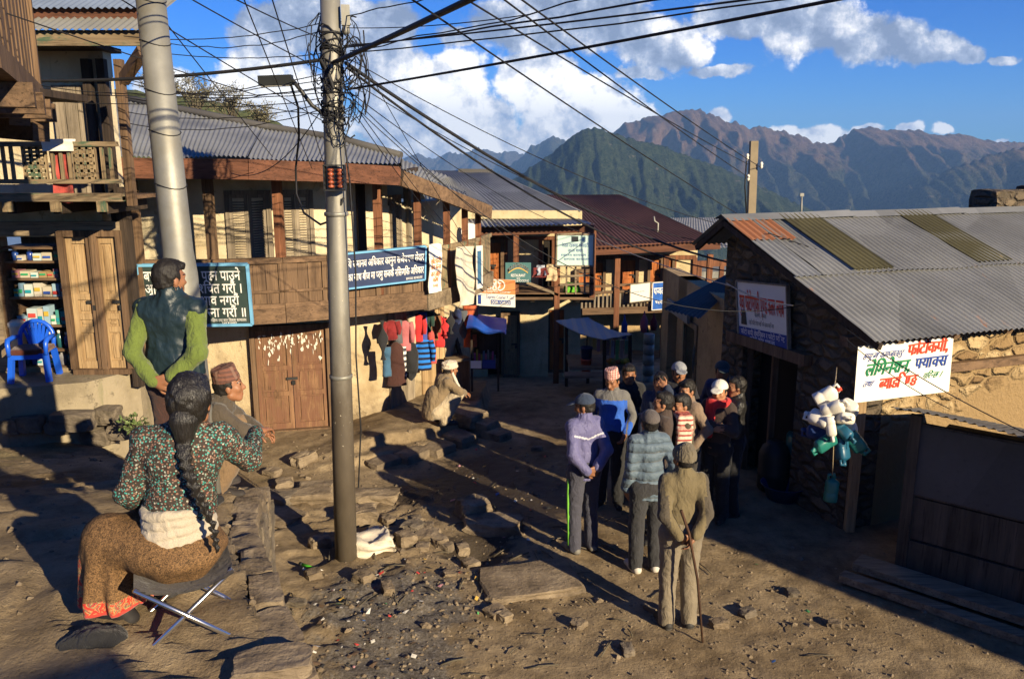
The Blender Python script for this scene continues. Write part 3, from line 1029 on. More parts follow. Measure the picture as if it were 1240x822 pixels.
# ---------------- the big house on the lane's bend (balcony all round)
WALL = [(-6.6, 11.75), (-4.5, 11.62), (-3.74, 11.67), (-2.75, 11.9), (-1.93, 12.3), (-1.6, 13.2), (-1.12, 14.1), (-.8, 15.1)]
FASC = [(-5.25, 10.42), (-3.66, 10.55), (-3.0, 10.76), (-2.49, 11.0), (-1.26, 11.8), (-.81, 12.69), (-.55, 13.5), (-.38, 14.3)]
Z_B0, Z_B1, Z_RAIL = 1.92, 2.1, 2.76
big = thing('balcony_house', 'plastered house bending round the lane with a long brown timber balcony', 'house', (-3.0, 12.0, 0))
wm = MB()
segs = list(zip(WALL[:-1], WALL[1:]))
DOOR_U = {}
for k, (a, b) in enumerate(segs):
 L = math.hypot(b[0] - a[0], b[1] - a[1])
 ops = []
 if k == 2:
  ops = [(.0, .70, -.3, 1.66)]
 if k == 1:
  ops = []
 wall_with_openings(wm, a, b, -.5, 1.98, .35, ops)
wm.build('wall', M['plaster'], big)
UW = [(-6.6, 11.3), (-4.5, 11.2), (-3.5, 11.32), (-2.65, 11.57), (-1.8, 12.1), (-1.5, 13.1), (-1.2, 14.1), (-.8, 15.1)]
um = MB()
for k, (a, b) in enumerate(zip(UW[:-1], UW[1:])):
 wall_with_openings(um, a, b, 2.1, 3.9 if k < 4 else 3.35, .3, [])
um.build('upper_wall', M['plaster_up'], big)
fr = frame_on((-3.74, 11.67), (-2.75, 11.9))
fr = (fr[0], fr[1], fr[2])
dm = make_door(big, fr, .02, 1.02, .10, 1.60, .035, M['door_brown'], 2, (.1, .36, .62, .95), chips=80, seed=4)
fr2 = frame_on(WALL[4], WALL[5])
pm = MB()
for k in range(5):
 panel(pm, fr2, .06 + k * .165, .06 + k * .165 + .158, .16, 1.78, .035 + .006 * (k % 2), .03)
d2 = pm.build('door', M['wood_grey'], big)
fr3 = frame_on(WALL[5], WALL[6])
pm = MB()
for k in range(4):
 panel(pm, fr3, .18 + k * .17, .18 + k * .17 + .163, .16, 1.75, .035 + .006 * (k % 2), .03)
pm.build('door', M['wood_pale'], big)
fm = MB()
n = len(FASC)
bk = [(-6.6, 12.0)] + [(x + (-.2), y + .2) for x, y in UW[2:]]
inner = [(-5.6, 11.7), (-4.0, 11.8), (-3.4, 11.9), (-2.7, 12.1), (-1.9, 12.5), (-1.5, 13.3), (-1.1, 14.2), (-.8, 15.0)]
for k in range(n - 1):
 a, b, c, d = FASC[k], FASC[k + 1], inner[k + 1], inner[k]
 fm.hexa([Vector((*p, 2.0)) for p in (a, b, c, d)] + [Vector((*p, 2.06)) for p in (a, b, c, d)])
fm.build('balcony_floor', M['wood_x'], big)
jm = MB()
for k in range(n - 1):
 for t in (.15, .5, .85):
  a = Vector((*FASC[k], 1.94)).lerp(Vector((*FASC[k + 1], 1.94)), t)
  b = Vector((*inner[k], 1.94)).lerp(Vector((*inner[k + 1], 1.94)), t)
  jm.beam(a + (b - a) * .02, b, .08, .11)
jm.build('joist', M['wood_dark'], big)
def balcony_piece(k, name):
 a, b = FASC[k], FASC[k + 1]
 f = frame_on(a, b)
 L = math.hypot(b[0] - a[0], b[1] - a[1])
 mb = MB()
 panel(mb, f, 0, L, Z_B0 - .02, Z_B1, .06, .10)
 fa = mb.build('fascia', M['wood_x'], big)
 mb = MB()
 panel(mb, f, 0, L, Z_RAIL - .07, Z_RAIL, .05, .11)
 mb.build('rail', M['wood_x'], big)
 mb = MB()
 panel(mb, f, 0, L, Z_B1, Z_B1 + .06, .045, .06)
 mb.build('rail', M['wood_x'], big)
 mb = MB()
 panel(mb, f, 0, L, 2.30, 2.335, .03, .04)
 mb.build('rail', M['wood_x'], big)
 mb = MB()
 u = 0.0
 i = 0
 rnd = random.Random(k)
 while u < L - .02:
  w = min(rnd.uniform(.13, .19), L - u)
  panel(mb, f, u, u + w - .005, Z_B1 + .06, Z_RAIL - .07, .008 + rnd.uniform(-.006, .006), .02)
  u += w
  i += 1
 nb = max(1, int(L / .62))
 for j in range(nb + 1):
  uu = min(max(j * L / nb - .03, 0), L - .06)
  panel(mb, f, uu, uu + .06, Z_B1 + .06, Z_RAIL - .07, .03, .03)
 mb.build('parapet', M['wood'], big)
for k in range(n - 1):
 if k < 4:
  balcony_piece(k, 'parapet')
 else:
  f = frame_on(FASC[k], FASC[k + 1])
  L = math.hypot(FASC[k + 1][0] - FASC[k][0], FASC[k + 1][1] - FASC[k][1])
  mb = MB()
  panel(mb, f, 0, L, Z_B0 - .05, Z_B1 + .02, .06, .12)
  mb.build('fascia', M['wood_grey_x'], big)
  mb = MB()
  u = 0
  while u < L - .02:
   w = min(.2, L - u)
   panel(mb, f, u, u + w - .006, Z_B1 + .02, Z_RAIL, .01, .02)
   u += w
  panel(mb, f, 0, L, Z_RAIL - .05, Z_RAIL + .01, .03, .05)
  mb.build('parapet', M['wood_greenz'], big)
posts = [(255, 0), (338, 1), (458, 3), (506, 3), (541, 4), (563, 5), (579, 6)]
for px, k in posts:
 p = atPlane(px, 300, FASC[k], FASC[min(k + 1, n - 1)])
 top = 3.95 if k < 3 else (3.80 if px < 500 else 3.66 - (px - 500) * .0036)
 mb = MB()
 mb.beam((p.x, p.y + .06, Z_B1), (p.x, p.y + .06, top), .11 if px < 480 else .095, .11, (0, 1, 0))
 if px < 480:
  mb.box((p.x, p.y + .06, top - .05), (.17, .15, .10))
 mb.build('post', M['wood_redz'] if px > 330 else M['wood'], big)
mb = MB()
EAVE = [tuple(atY(*q)) for q in ((120, 188.5, 9.95), (300, 191, 10.2), (402, 195, 10.62), (484, 200, 11.0))]
EAVE2 = [tuple(atY(*q)) for q in ((486, 205, 11.1), (530, 222, 11.75), (566, 237, 12.5), (594, 248, 13.35))]
for E_, m_, h in ((EAVE, 'wood_red', .24), (EAVE2, 'wood_red', .20)):
 mb = MB()
 for a, b in zip(E_[:-1], E_[1:]):
  mb.beam(Vector(a) - Vector((0, 0, h / 2 + .02)), Vector(b) - Vector((0, 0, h / 2 + .02)), .05, h)
 mb.build('eave_board', M[m_] if E_ is EAVE else M['wood_x'], big)
mb = MB()
for a, b in ((EAVE[0], EAVE[1]), (EAVE[1], EAVE[2]), (EAVE[2], EAVE[3])):
 a, b = Vector(a) + Vector((.1, .42, -.20)), Vector(b) + Vector((.1, .42, -.20))
 mb.beam(a, b, .1, .12)
for k in range(12):
 t = k / 11
 a = Vector(EAVE[0]).lerp(Vector(EAVE[1]), t * 2) if t < .5 else Vector(EAVE[1]).lerp(Vector(EAVE[3]), t * 2 - 1)
 mb.beam(a + Vector((0, .05, -.11)), a + Vector((.1, 1.0, -.08)), .06, .09)
mb.build('rafters', M['wood_dark'], big)
T = [atY(140, 119, 13.8), atY(318, 155, 13.8), atY(414, 171, 13.4), atY(486, 191, 13.0), atY(543, 214, 13.4)]
roof = MB()
roof.corr(EAVE[0], EAVE[1], T[1], T[0], rows=8, sag=.03, seed=1)
roof.corr(EAVE[1], EAVE[2], T[2], T[1], rows=8, sag=.03, seed=2)
roof.corr(EAVE[2], EAVE[3], T[3], T[2], rows=8, sag=.03, seed=3)
ro = roof.build('roof', M['tin'], big)
roof = MB()
roof.corr(EAVE2[0], EAVE2[1], T[4] + Vector((0, 0, 0)), T[3] - Vector((0, 0, .03)), rows=6, sag=.03, seed=4)
roof.corr(EAVE2[1], EAVE2[2], Vector((-.9, 14.4, 3.60)), T[4], rows=6, sag=.03, seed=5)
roof.corr(EAVE2[2], EAVE2[3], Vector((-.62, 15.2, 3.40)), Vector((-.9, 14.4, 3.60)), rows=6, sag=.03, seed=6)
roof.build('roof', M['tin_old'], big)
rc = MB()
rc.tube([p + Vector((0, 0, .03)) for p in T[:4]], .06, 8)
rc.build('ridge_cap', M['tin_dark'], ro)
rb = MB()
rb.add([T[0], T[1], T[2], T[3], T[3] + Vector((.2, 2, -.8)), T[0] + Vector((-.4, 3, -.9))], [(0, 1, 2, 3, 4, 5)])
rb.build('roof', M['tin_old'], big)
cb = MB()
cb.poly([(-6.2, 10.5, 3.96), (-3.4, 10.45, 3.96), (-1.5, 11.2, 3.86), (-1.2, 12.6, 3.80), (-1.6, 13.6, 3.80), (-6.6, 12.2, 3.96)])
cb.build('ceiling', M['wood_dark'], big)
fU = frame_on(UW[1], UW[2])
def u_at(fr, a, b, px, py=300):
 p = atPlane(px, py, a, b)
 return (Vector((p.x, p.y, 0)) - fr[0]).dot(fr[1])
make_louvre(big, fU, u_at(fU, UW[1], UW[2], 276), u_at(fU, UW[1], UW[2], 331), 2.62, 3.6, .0, M['wood_grey'])
fV = frame_on(UW[2], UW[3])
make_louvre(big, fV, u_at(fV, UW[2], UW[3], 338), u_at(fV, UW[2], UW[3], 382), 2.62, 3.6, .0, M['wood_grey'])
fW = frame_on(UW[3], UW[4])
dv = MB()
ua = u_at(fW, UW[3], UW[4], 433)
panel(dv, fW, ua, ua + .12, 2.1, 4.0, .06, .08)
dv.build('timber', M['wood_dark'], big)
fX = frame_on(UW[4], UW[5])
make_louvre(big, fX, .05, .42, 2.5, 3.5, .0, M['wood_grey'])
dv = MB()
panel(dv, fX, .62, .74, 2.1, 3.6, .05, .08)
dv.build('timber', M['wood_grey'], big)
mb = MB()
p = atY(165, 300, 10.3)
mb.beam((p.x, p.y, .6), (p.x, p.y, 3.75), .14, .12, (0, 1, 0))
mb.build('post', M['wood'], big)
# ---------------- pharmacy house
ph = thing('pharmacy_house', 'weathered two storey house with open pharmacy shelves below a slatted green railing balcony', 'house', (-6.0, 10, 1.5))
A0, A1 = Vector((-9.0, 9.55)), Vector((-4.70, 9.55))
fP = frame_on(A0, A1)
ZP = 1.56
def uP(px, py=300, y=9.55):
 return atY(px, py, y).x - A0.x
def zP(py, y=9.55, px=80):
 return atY(px, py, y).z
wm = MB()
u0, u1 = uP(2, 360), uP(88, 360)
wall_with_openings(wm, A0, A1, 1.3, 3.6, .25, [(u0, u1, ZP + .02, zP(287)), ])
wm.build('wall', M['plaster'], ph)
bx = MB()
q0, q1 = A0.x + u0, A0.x + u1
bx.box(((q0 + q1) / 2, 10.35, (ZP + 2.9) / 2 + .1), (q1 - q0 + .3, .05, 1.7))
bx.build('recess_wall', M['wood'], ph)
sh = MB()
zs_ = [zP(445), zP(424), zP(395), zP(361), zP(338), zP(317), zP(300)]
for z in zs_:
 sh.box(((q0 + q1) / 2, 9.82, z - .012), (q1 - q0, .42, .025))
sh.box((q0 + .02, 9.8, 2.2), (.05, .5, 1.5))
sh.box((q1 - .02, 9.8, 2.2), (.05, .5, 1.5))
sh.build('shelf', M['wood_x'], ph)
mb = MB()
panel(mb, fP, u0 - .10, u0, ZP, zP(285), .05, .12)
panel(mb, fP, u0 - .3, uP(150), zP(285), zP(268), .06, .12)
mb.build('lintel', M['wood_grey_x'], ph)
make_door(ph, fP, uP(89, 360), uP(120, 360), ZP + .03, zP(286), .05, M['wood_pale'], 1, (.1, .30, .40, .55, .95), seed=2)
make_door(ph, fP, uP(122, 360), uP(150, 360), ZP + .03, zP(286), .03, M['wood_pale'], 1, (.1, .30, .40, .55, .95), seed=3)
mb = MB()
panel(mb, fP, uP(153, 360), uP(165, 360), ZP - .2, 3.7, .05, .14)
mb.build('post', M['wood_dark'], ph)
YB = 8.72
zb0 = atY(80, 244, YB).z
zb1 = atY(80, 234, YB).z
xl, xr = -7.2, atY(148, 240, YB).x
mb = MB()
mb.box(((xl + xr) / 2, YB + .02, (zb0 + zb1) / 2), (xr - xl, .1, zb1 - zb0))
mb.build('balcony_beam', M['wood_green'], ph)
for px in (10, 66, 122):
 mb = MB()
 x = atY(px, 250, YB).x
 mb.box((x, YB + .53, zb0 - .07), (.1, .95, .12))
 mb.build('joist', M['wood_dark'], ph)
for px in (11, 69, 125):
 mb = MB()
 x = atY(px, 250, YB).x
 mb.box((x, YB - .02, zb0 - .05), (.09, .06, .11))
 mb.build('joist_end', M['wood_greenz'], ph)
mb = MB()
mb.box(((xl + xr) / 2, 9.2, zb0 + .03), (xr - xl, .95, .04))
mb.build('balcony_floor', M['wood_x'], ph)
zr1 = atY(80, 171, YB).z
zr0 = zb1 + .02
rl = MB()
rl.box(((xl + xr) / 2, YB, zr1 - .03), (xr - xl, .07, .05))
rl.build('rail', M['wood_green'], ph)
rl = MB()
rl.box(((xl + xr) / 2, YB, zr0 + .10), (xr - xl, .05, .045))
rl.build('rail', M['wood_green'], ph)
bl = MB()
x = xl
i = 0
while x < xr:
 px = CX + x / YB * 1010
 if not (30 < px < 66 or 92 < px < 114):
  bl.box((x, YB, (zr0 + zr1) / 2 + .03), (.03, .03, zr1 - zr0 - .1))
 x += .085
for pa, pb in ((30, 56), (91, 116)):
 xa, xb = atY(pa, 200, YB).x, atY(pb, 200, YB).x
 for k in range(9):
  z = zr0 + .13 + k * (zr1 - zr0 - .2) / 8
  bl.box(((xa + xb) / 2, YB + (.006 if k % 2 else -.006), z), (xb - xa, .022, .028))
 for k in range(4):
  bl.box((lerp(xa, xb, k / 3), YB, (zr0 + zr1) / 2 + .03), (.028, .034, zr1 - zr0 - .16))
bl.build('baluster', M['wood_greenz'], ph)
mb = MB()
x = atY(151, 150, YB + .1).x
mb.beam((x, YB + .1, zb0 - .05), (x, YB + .1, 5.0), .075, .09, (0, 1, 0))
mb.build('post', M['wood'], ph)
wm = MB()
wm.box((-6.78, 9.85, 4.3), (4.36, .2, 1.9))
wm.build('upper_wall', M['plaster_up'], ph)
mb = MB()
xa, xb = atY(65, 130, 9.7).x, atY(108, 130, 9.7).x
k = 0
x = xa
while x < xb - .02:
 mb.box((x + .07, 9.7, 4.15), (.13, .04 + .008 * (k % 2), 1.35))
 x += .14
 k += 1
mb.build('plank_panel', M['wood_grey'], ph)
mb = MB()
for px in (128, 110):
 x = atY(px, 130, 9.66).x
 mb.box((x, 9.66, 4.2), (.09, .09, 1.8))
mb.build('timber', M['wood_dark'], ph)
def roof_step(y_e, py0, py1, px0, px1, mat, fas, fpy, fmat):
 z0 = atY(100, py1, y_e).z
 a = atY(px0, py1, y_e)
 b = atY(px1, py1, y_e)
 rise = atY(100, py0, y_e + .0).z - z0
 mb = MB()
 mb.corr(Vector((a.x, y_e, z0)), Vector((b.x, y_e, z0)), Vector((b.x, y_e + 1.1, z0 + .42 + rise)), Vector((a.x, y_e + 1.1, z0 + .42 + rise)), rows=4)
 r_ = mb.build('roof', M[mat], ph)
 mb = MB()
 zf0, zf1 = atY(100, fpy[1], y_e + .1).z, atY(100, fpy[0], y_e + .1).z
 mb.box(((a.x + b.x) / 2, y_e + .1, (zf0 + zf1) / 2), (b.x - a.x - .06, .05, zf1 - zf0))
 mb.build('eave_board', M[fmat], ph)
roof_step(8.85, 26, 36, -60, 171, 'tin_old', None, (37, 56), 'wood_green')
roof_step(9.15, 2, 10, -60, 166, 'tin_blue', None, (10, 28), 'wood_red')
mb = MB()
mb.box((-6.6, 9.65, 5.22), (4.2, .7, .05))
mb.build('ceiling', M['wood_dark'], ph)
mb = MB()
mb.beam(atY(149, 98, YB + .1), atY(173, 62, 8.5), .09, .1)
mb.build('brace', M['wood'], ph)
po = thing('stone_porch', 'low moss stained cement porch below the pharmacy doors', 'porch', (-6.0, 9.0, .7))
mb = MB()
f0 = [atZ(-60, 476, 1.52), atZ(0, 472, 1.52), atZ(104, 464, 1.52), atZ(168, 448, 1.52)]
f0 = [Vector((v.x, v.y, 0)) for v in f0]
b0 = [Vector((v.x, 9.7, 0)) for v in f0[:3]] + [Vector((-4.55, 10.1, 0))]
for k in range(3):
 a, b, c, d = f0[k], f0[k + 1], b0[k + 1], b0[k]
 mb.hexa([v + Vector((0, 0, .3)) for v in (a, b, c, d)] + [v + Vector((0, 0, 1.53)) for v in (a, b, c, d)])
mb.build('slab', M['cement'], po)
rnd = random.Random(7)
for (px, py, w, h, dd) in ((85, 512, .55, .34, .2), (128, 505, .3, .3, .2), (66, 521, .28, .2, .15), (115, 530, .42, .3, .2), (30, 515, .4, .3, .15), (143, 523, .3, .3, .2), (5, 518, .4, .3, .15)):
 mb = MB()
 c = atY(px, py, f0[1].y - .03 + (.02 if px < 104 else .25))
 mb.rock(c + Vector((0, .08, 0)), (w * .8, dd * 1.2, h * .62), rnd.uniform(-.1, .1), px, .10)
 mb.build('footing_stone', M['slate_grey'], po)
# ---------------- timber house corner that overhangs the terrace
tb = thing('timber_house', 'dark plank faced balcony on stepped beam ends jutting out above the terrace', 'house', (-4.6, 6, 2))
p0, p1 = Vector((-2.75, 4.6, 0)), Vector((-4.12, 7.5, 0))
fT = (p0, (p1 - p0).normalized(), Vector(((p1 - p0).y, -(p1 - p0).x, 0)).normalized())
LT = (p1 - p0).length
mb = MB()
u = 0
k = 0
while u < LT - .01:
 w = min(.15, LT - u)
 panel(mb, fT, u, u + w - .006, 4.62, 6.6, -.02 + .008 * (k % 2), .03)
 u += w
 k += 1
mb.build('plank_panel', M['wood'], tb)
mb = MB()
panel(mb, fT, 0, LT, 4.48, 4.62, .03, .12)
panel(mb, fT, LT - .12, LT, 4.4, 6.6, .02, .13)
mb.build('balcony_beam', M['wood'], tb)
mb = MB()
nT = fT[2]
for k, u in enumerate((.9, 1.75, 2.5, 3.1)):
 c = wpt(fT, u, 4.40, .05)
 mb.beam(c + nT * .06, c - nT * 1.2, .14, .15)
for (pa, pb, Y, s_) in (((2, 112), (-60, 104), 6.6, .26), ((24, 134), (-60, 124), 7.0, .24), ((50, 156), (-60, 146), 7.4, .22)):
 mb.beam(atY(*pa, Y), atY(*pb, Y + .1), s_, s_)
mb.build('beam_end', M['wood_y'], tb)
mb = MB()
mb.box((-4.9, 6.4, 4.55), (2.0, 3.0, .06))
mb.box((-5.4, 5.6, 3.6), (1.2, 3.4, 4.6))
mb.build('wall', M['wood_dark'], tb)
# ---------------- the two storey house with signs at the end of the lane
Y2 = 17.4
mid = thing('two_storey_house', 'cream two storey house with grey tin roofs and signboards on its open balcony', 'house', (.4, Y2, -.6))
def box_px(mb, x0, y0, x1, y1, Y, t=.06, out=0.0):
 """upright board seen between two pixels on the plane y = Y"""
 a = atY(x0, y1, Y)
 b = atY(x1, y0, Y)
 c = atY((x0 + x1) / 2, (y0 + y1) / 2, Y)
 w = (x1 - x0) / 1000 * Y * 1.0
 xa, xb = atY(x0, (y0 + y1) / 2, Y).x, atY(x1, (y0 + y1) / 2, Y).x
 za, zb = atY((x0 + x1) / 2, y1, Y).z, atY((x0 + x1) / 2, y0, Y).z
 mb.box(((xa + xb) / 2, Y + t / 2 - out, (za + zb) / 2), (xb - xa, t, zb - za))
mb = MB()
xa, xb = atY(520, 400, Y2).x, atY(703, 400, Y2).x
fa = frame_on((xa, Y2), (xb, Y2))
zf = atY(640, 366, Y2).z
ops = []
for (p_0, p_1, q0_, q1_) in ((590, 609, 383, 455), (664, 683, 375, 448)):
 ops.append((atY(p_0, 400, Y2).x - xa, atY(p_1, 400, Y2).x - xa, -1.2, atY(600, q0_, Y2).z))
wall_with_openings(mb, (xa, Y2), (xb, Y2), -1.2, zf, .3, ops)
mb.build('wall', M['plaster_far'], mid)
mb = MB()
box_px(mb, 520, 256, 704, 366, Y2, .3)
box_px(mb, 515, 255, 700, 265, Y2 - .5, .3)
mb.build('upper_wall', M['plaster_far'], mid)
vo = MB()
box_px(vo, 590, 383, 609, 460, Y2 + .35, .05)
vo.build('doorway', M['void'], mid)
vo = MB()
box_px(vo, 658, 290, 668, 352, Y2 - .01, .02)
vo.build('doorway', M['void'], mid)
for (q, mt, yy) in (((609, 381, 626, 453), 'wood_pale', Y2 - .06), ((664, 375, 683, 447), 'wood_orange', Y2 + .1), ((586, 294, 606, 350), 'wood_orange', Y2 - .05), ((699, 330, 716, 362), 'wood_orange', Y2 - .05)):
 f_ = frame_on((atY(q[0], (q[1] + q[3]) / 2, yy).x, yy), (atY(q[2], (q[1] + q[3]) / 2, yy).x, yy))
 L_ = (atY(q[2], 400, yy).x - atY(q[0], 400, yy).x)
 make_door(mid, f_, .03, L_, atY(620, q[3], yy).z, atY(620, q[1], yy).z, .02, M[mt], 1 if L_ < .35 else 2, (.1, .4, .7, .95))
tm = MB()
for x0, x1 in ((606, 611), (612, 615), (652, 657), (668, 672)):
 box_px(tm, x0, 286, x1, 352, Y2, .06, .06)
box_px(tm, 582, 286, 700, 290, Y2, .06, .07)
tm.build('timber', M['wood_redz'], mid)
YB2 = 16.3
mb = MB()
box_px(mb, 596, 355, 720, 363, YB2, .12)
z = atY(650, 358, YB2).z
mb.box(((atY(596, 358, YB2).x + atY(720, 358, YB2).x) / 2, (YB2 + Y2) / 2, z), (atY(720, 358, YB2).x - atY(596, 358, YB2).x, Y2 - YB2, .06))
mb.build('balcony_floor', M['wood_x'], mid)
mb = MB()
for px in (620, 645, 676, 700):
 x = atY(px, 365, YB2).x
 mb.box((x, (YB2 + Y2) / 2 + .1, z - .09), (.1, Y2 - YB2, .1))
mb.build('joist', M['wood_dark'], mid)
for px, a, b in ((590, 280, 356), (625, 278, 356), (675, 278, 465), (718, 278, 360)):
 mb = MB()
 x = atY(px, 310, YB2).x
 zt, zb_ = atY(px, a, YB2).z, (atY(px, b, YB2).z if b < 460 else -.9)
 mb.beam((x, YB2 + .03, zb_), (x, YB2 + .03, zt), .11, .11, (0, 1, 0))
 mb.build('post', M['wood_redz'], mid)
mb = MB()
for py, th in ((320, .05), (334, .04), (344, .04)):
 a, b = atY(676, py + 1, YB2), atY(719, py - 1, YB2)
 mb.beam(a, b, .05, th)
for px in (686, 697, 708):
 a = atY(px, 321, YB2)
 b = atY(px, 356, YB2)
 mb.beam(a, b, .035, .035, (0, 1, 0))
mb.build('railing', M['wood_grey_x'], mid)
mb = MB()
mb.beam(atY(628, 338, YB2), atY(676, 357, YB2), .05, .05)
mb.build('rail', M['wood_grey_x'], mid)
mb = MB()
a, b = atY(582, 281, YB2), atY(719, 277, YB2)
mb.beam(a, b, .1, .14)
mb.build('eave_board', M['wood_red'], mid)
mb = MB()
e0, e1 = atY(527, 276, 15.9), atY(720, 271, 15.9)
t0, t1 = atY(527, 263, 17.3), atY(698, 263, 17.3)
mb.corr(e0, e1, t1, t0, rows=3, pitch=.09, amp=.014)
mb.build('roof', M['tin'], mid)
mb = MB()
e0, e1 = atY(515, 259, 16.9), atY(703, 256, 16.9)
t0, t1 = atY(505, 206, 20.5), atY(598, 208, 20.5)
mb.corr(e0, e1, t1, t0, rows=6, pitch=.09, amp=.014, sag=.03)
r_ = mb.build('roof', M['tin'], mid)
mb = MB()
mb.beam(atY(555, 207, 20.45), atY(596, 207.5, 20.45), .2, .1)
mb.build('ridge_cap', M['tin_dark'], r_)
mb = MB()
mb.add([t0, t1, e1 + Vector((.3, 4, -.2)), t1 + Vector((1.2, 3, -1.2)), t0 + Vector((0, 3, -1.4))], [(0, 1, 3, 4), (1, 2, 3)])
mb.poly([e1, e1 + Vector((.3, 4, -.2)), t1])
mb.build('roof', M['tin_old'], mid)
# ---------------- long house with the brown roof
Y3 = 21.5
brn = thing('brown_roof_house', 'long house under a dark brown tin roof with orange doors behind a stick railing', 'house', (4.0, Y3, -1.0))
mb = MB()
xa, xb = atY(690, 340, Y3).x, atY(843, 340, Y3).x
zf3 = atY(770, 352, Y3).z
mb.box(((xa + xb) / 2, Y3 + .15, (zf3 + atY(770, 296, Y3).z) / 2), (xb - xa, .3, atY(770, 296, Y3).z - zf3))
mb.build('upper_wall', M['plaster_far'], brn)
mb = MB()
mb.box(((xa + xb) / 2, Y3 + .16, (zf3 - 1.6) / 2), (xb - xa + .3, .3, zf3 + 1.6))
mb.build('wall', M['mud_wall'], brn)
for q, mt in (((712, 318, 730, 352), 'wood_orange'), ((750, 315, 769, 352), 'wood_orange'), ((786, 314, 799, 352), 'wood_orange'), ((806, 314, 813, 352), 'wood_orange')):
 yy = Y3 - .03
 xa_, xb_ = atY(q[0], 335, yy).x, atY(q[2], 335, yy).x
 f_ = frame_on((xa_, yy), (xb_, yy))
 make_door(brn, f_, .02, xb_ - xa_, atY(770, q[3], yy).z, atY(770, q[1], yy).z, .02, M[mt], 1, (.1, .45, .95))
tm = MB()
for x0, x1 in ((729, 733), (747, 750), (769, 773), (784, 787), (799, 806), (813, 818), (838, 843)):
 box_px(tm, x0, 312, x1, 352, Y3, .06, .06)
box_px(tm, 700, 309, 843, 314, Y3, .06, .05)
tm.build('timber', M['wood_redz'], brn)
vo = MB()
box_px(vo, 799.5, 318, 805, 352, Y3, .03, .09)
vo.build('window_opening', M['void'], brn)
YB3 = 20.3
for px in (748, 807, 860):
 mb = MB()
 a, b = atY(px, 308, YB3), atY(px, 400, YB3)
 mb.beam(Vector((a.x, YB3, -1.2)), a, .13, .13, (0, 1, 0))
 mb.build('post', M['wood_redz'], brn)
mb = MB()
a, b = atY(705, 348, YB3), atY(872, 338, YB3)
for dz_ in (0, -.16):
 mb = MB()
 mb.beam(a + Vector((0, 0, dz_)), b + Vector((0, 0, dz_)), .05, .06)
 mb.build('rail', M['wood_x'], brn)
mb = MB()
a2, b2 = atY(705, 377, YB3), atY(872, 372, YB3)
mb.beam(a2, b2, .12, .16)
zfl = a2.z
mb.box((a2.x * .5 + b2.x * .5, (YB3 + Y3) / 2, zfl - .02), (b2.x - a2.x, Y3 - YB3, .05))
mb.build('balcony_floor', M['wood_x'], brn)
mb = MB()
rnd = random.Random(3)
x = a.x
while x < b.x:
 zt = lerp(a.z, b.z, (x - a.x) / (b.x - a.x)) - .15 + rnd.uniform(-.02, .05)
 mb.beam((x, YB3 + .02, zfl), (x + rnd.uniform(-.02, .02), YB3 + .02, zt), .045, .03, (0, 1, 0))
 x += .105
mb.build('baluster', M['wood_grey'], brn)
mb = MB()
e0, e1 = atY(716, 306, 19.9), atY(872, 296, 19.9)
mb.beam(e0 - Vector((.5, 0, -.02)), e1, .06, .22)
mb.build('eave_board', M['wood_red'], brn)
mb = MB()
t0, t1 = atY(655, 236, 25.5), atY(751, 236, 25.5)
mb.corr(atY(690, 303, 19.8), atY(872, 292, 19.8), t1, t0, rows=5, pitch=.1, amp=.012, sag=.02)
r_ = mb.build('roof', M['tin_brown'], brn)
mb = MB()
mb.add([atY(872, 292, 19.8), t1, atY(872, 292, 19.8) + Vector((.6, 9, -.6)), t1 + Vector((.5, 4.5, -1.8)), t0 + Vector((0, 4.5, -1.8)), t0], [(0, 2, 1), (1, 2, 3), (1, 3, 4, 5)])
mb.build('roof', M['tin_brown'], brn)
mb = MB()
a = atY(796, 292, 21.0)
mb.tube([a - Vector((0, 0, .1)), a + Vector((0, 0, .45)), a + Vector((-.09, 0, .5)), a + Vector((-.11, 0, .62))], .025, 8)
mb.build('vent_pipe', M['galv'], r_)
# ---------------- small grey roofed house glimpsed between
gh = thing('grey_roof_house', 'pale grey tin roofed house glimpsed past the end of the brown roof', 'house', (7, 30, -2))
mb = MB()
mb.corr(atY(795, 300, 27), atY(905, 300, 27), atY(880, 263, 31), atY(812, 264, 31), rows=3, pitch=.12, amp=.01)
mb.build('roof', M['tin'], gh)
mb = MB()
mb.box((6.2, 29.4, -1.2), (4.2, 3, 3.0))
mb.build('wall', M['tin_old'], gh)
mb = MB()
a, b = atY(838, 320, 26.6), atY(885, 318, 26.6)
mb.beam(a, b, .12, .2)
for px in (847, 874):
 v = atY(px, 320, 26.6)
 mb.beam(v, v - Vector((0, 0, 2.4)), .14, .14, (0, 1, 0))
mb.build('timber', M['wood_redz'], gh)
# ---------------- stone house with the rusty roof
st = thing('stone_house', 'mud and stone house under a wide rusty corrugated roof with a banner at its corner', 'house', (5, 10, 0))
d1 = Vector((.94, .35, 0)).normalized()
d2 = Vector((-.35, .94, 0)).normalized()
K = Vector((3.66, 8.5, 0))
LW, DW = 9.0, 2.45
ZE, ZR = 2.27, 3.24
RV = 2.15          # the ridge stands near the back wall
def sw(u, v, z):
 q = K + d1 * u + d2 * v
 return Vector((q.x, q.y, z))
mb = MB()
t_ = .4
for (a, b) in (((0, 0), (LW, t_)), ):
 q = [sw(t_, 0, 0), sw(LW, 0, 0), sw(LW, t_, 0), sw(t_, t_, 0)]
 mb.hexa([v + Vector((0, 0, -.6)) for v in q] + [v + Vector((0, 0, 2.36)) for v in q])
q = [sw(LW - t_, t_, 0), sw(LW, t_, 0), sw(LW, DW, 0), sw(LW - t_, DW, 0)]
mb.hexa([v + Vector((0, 0, -.6)) for v in q] + [v + Vector((0, 0, 2.36)) for v in q])
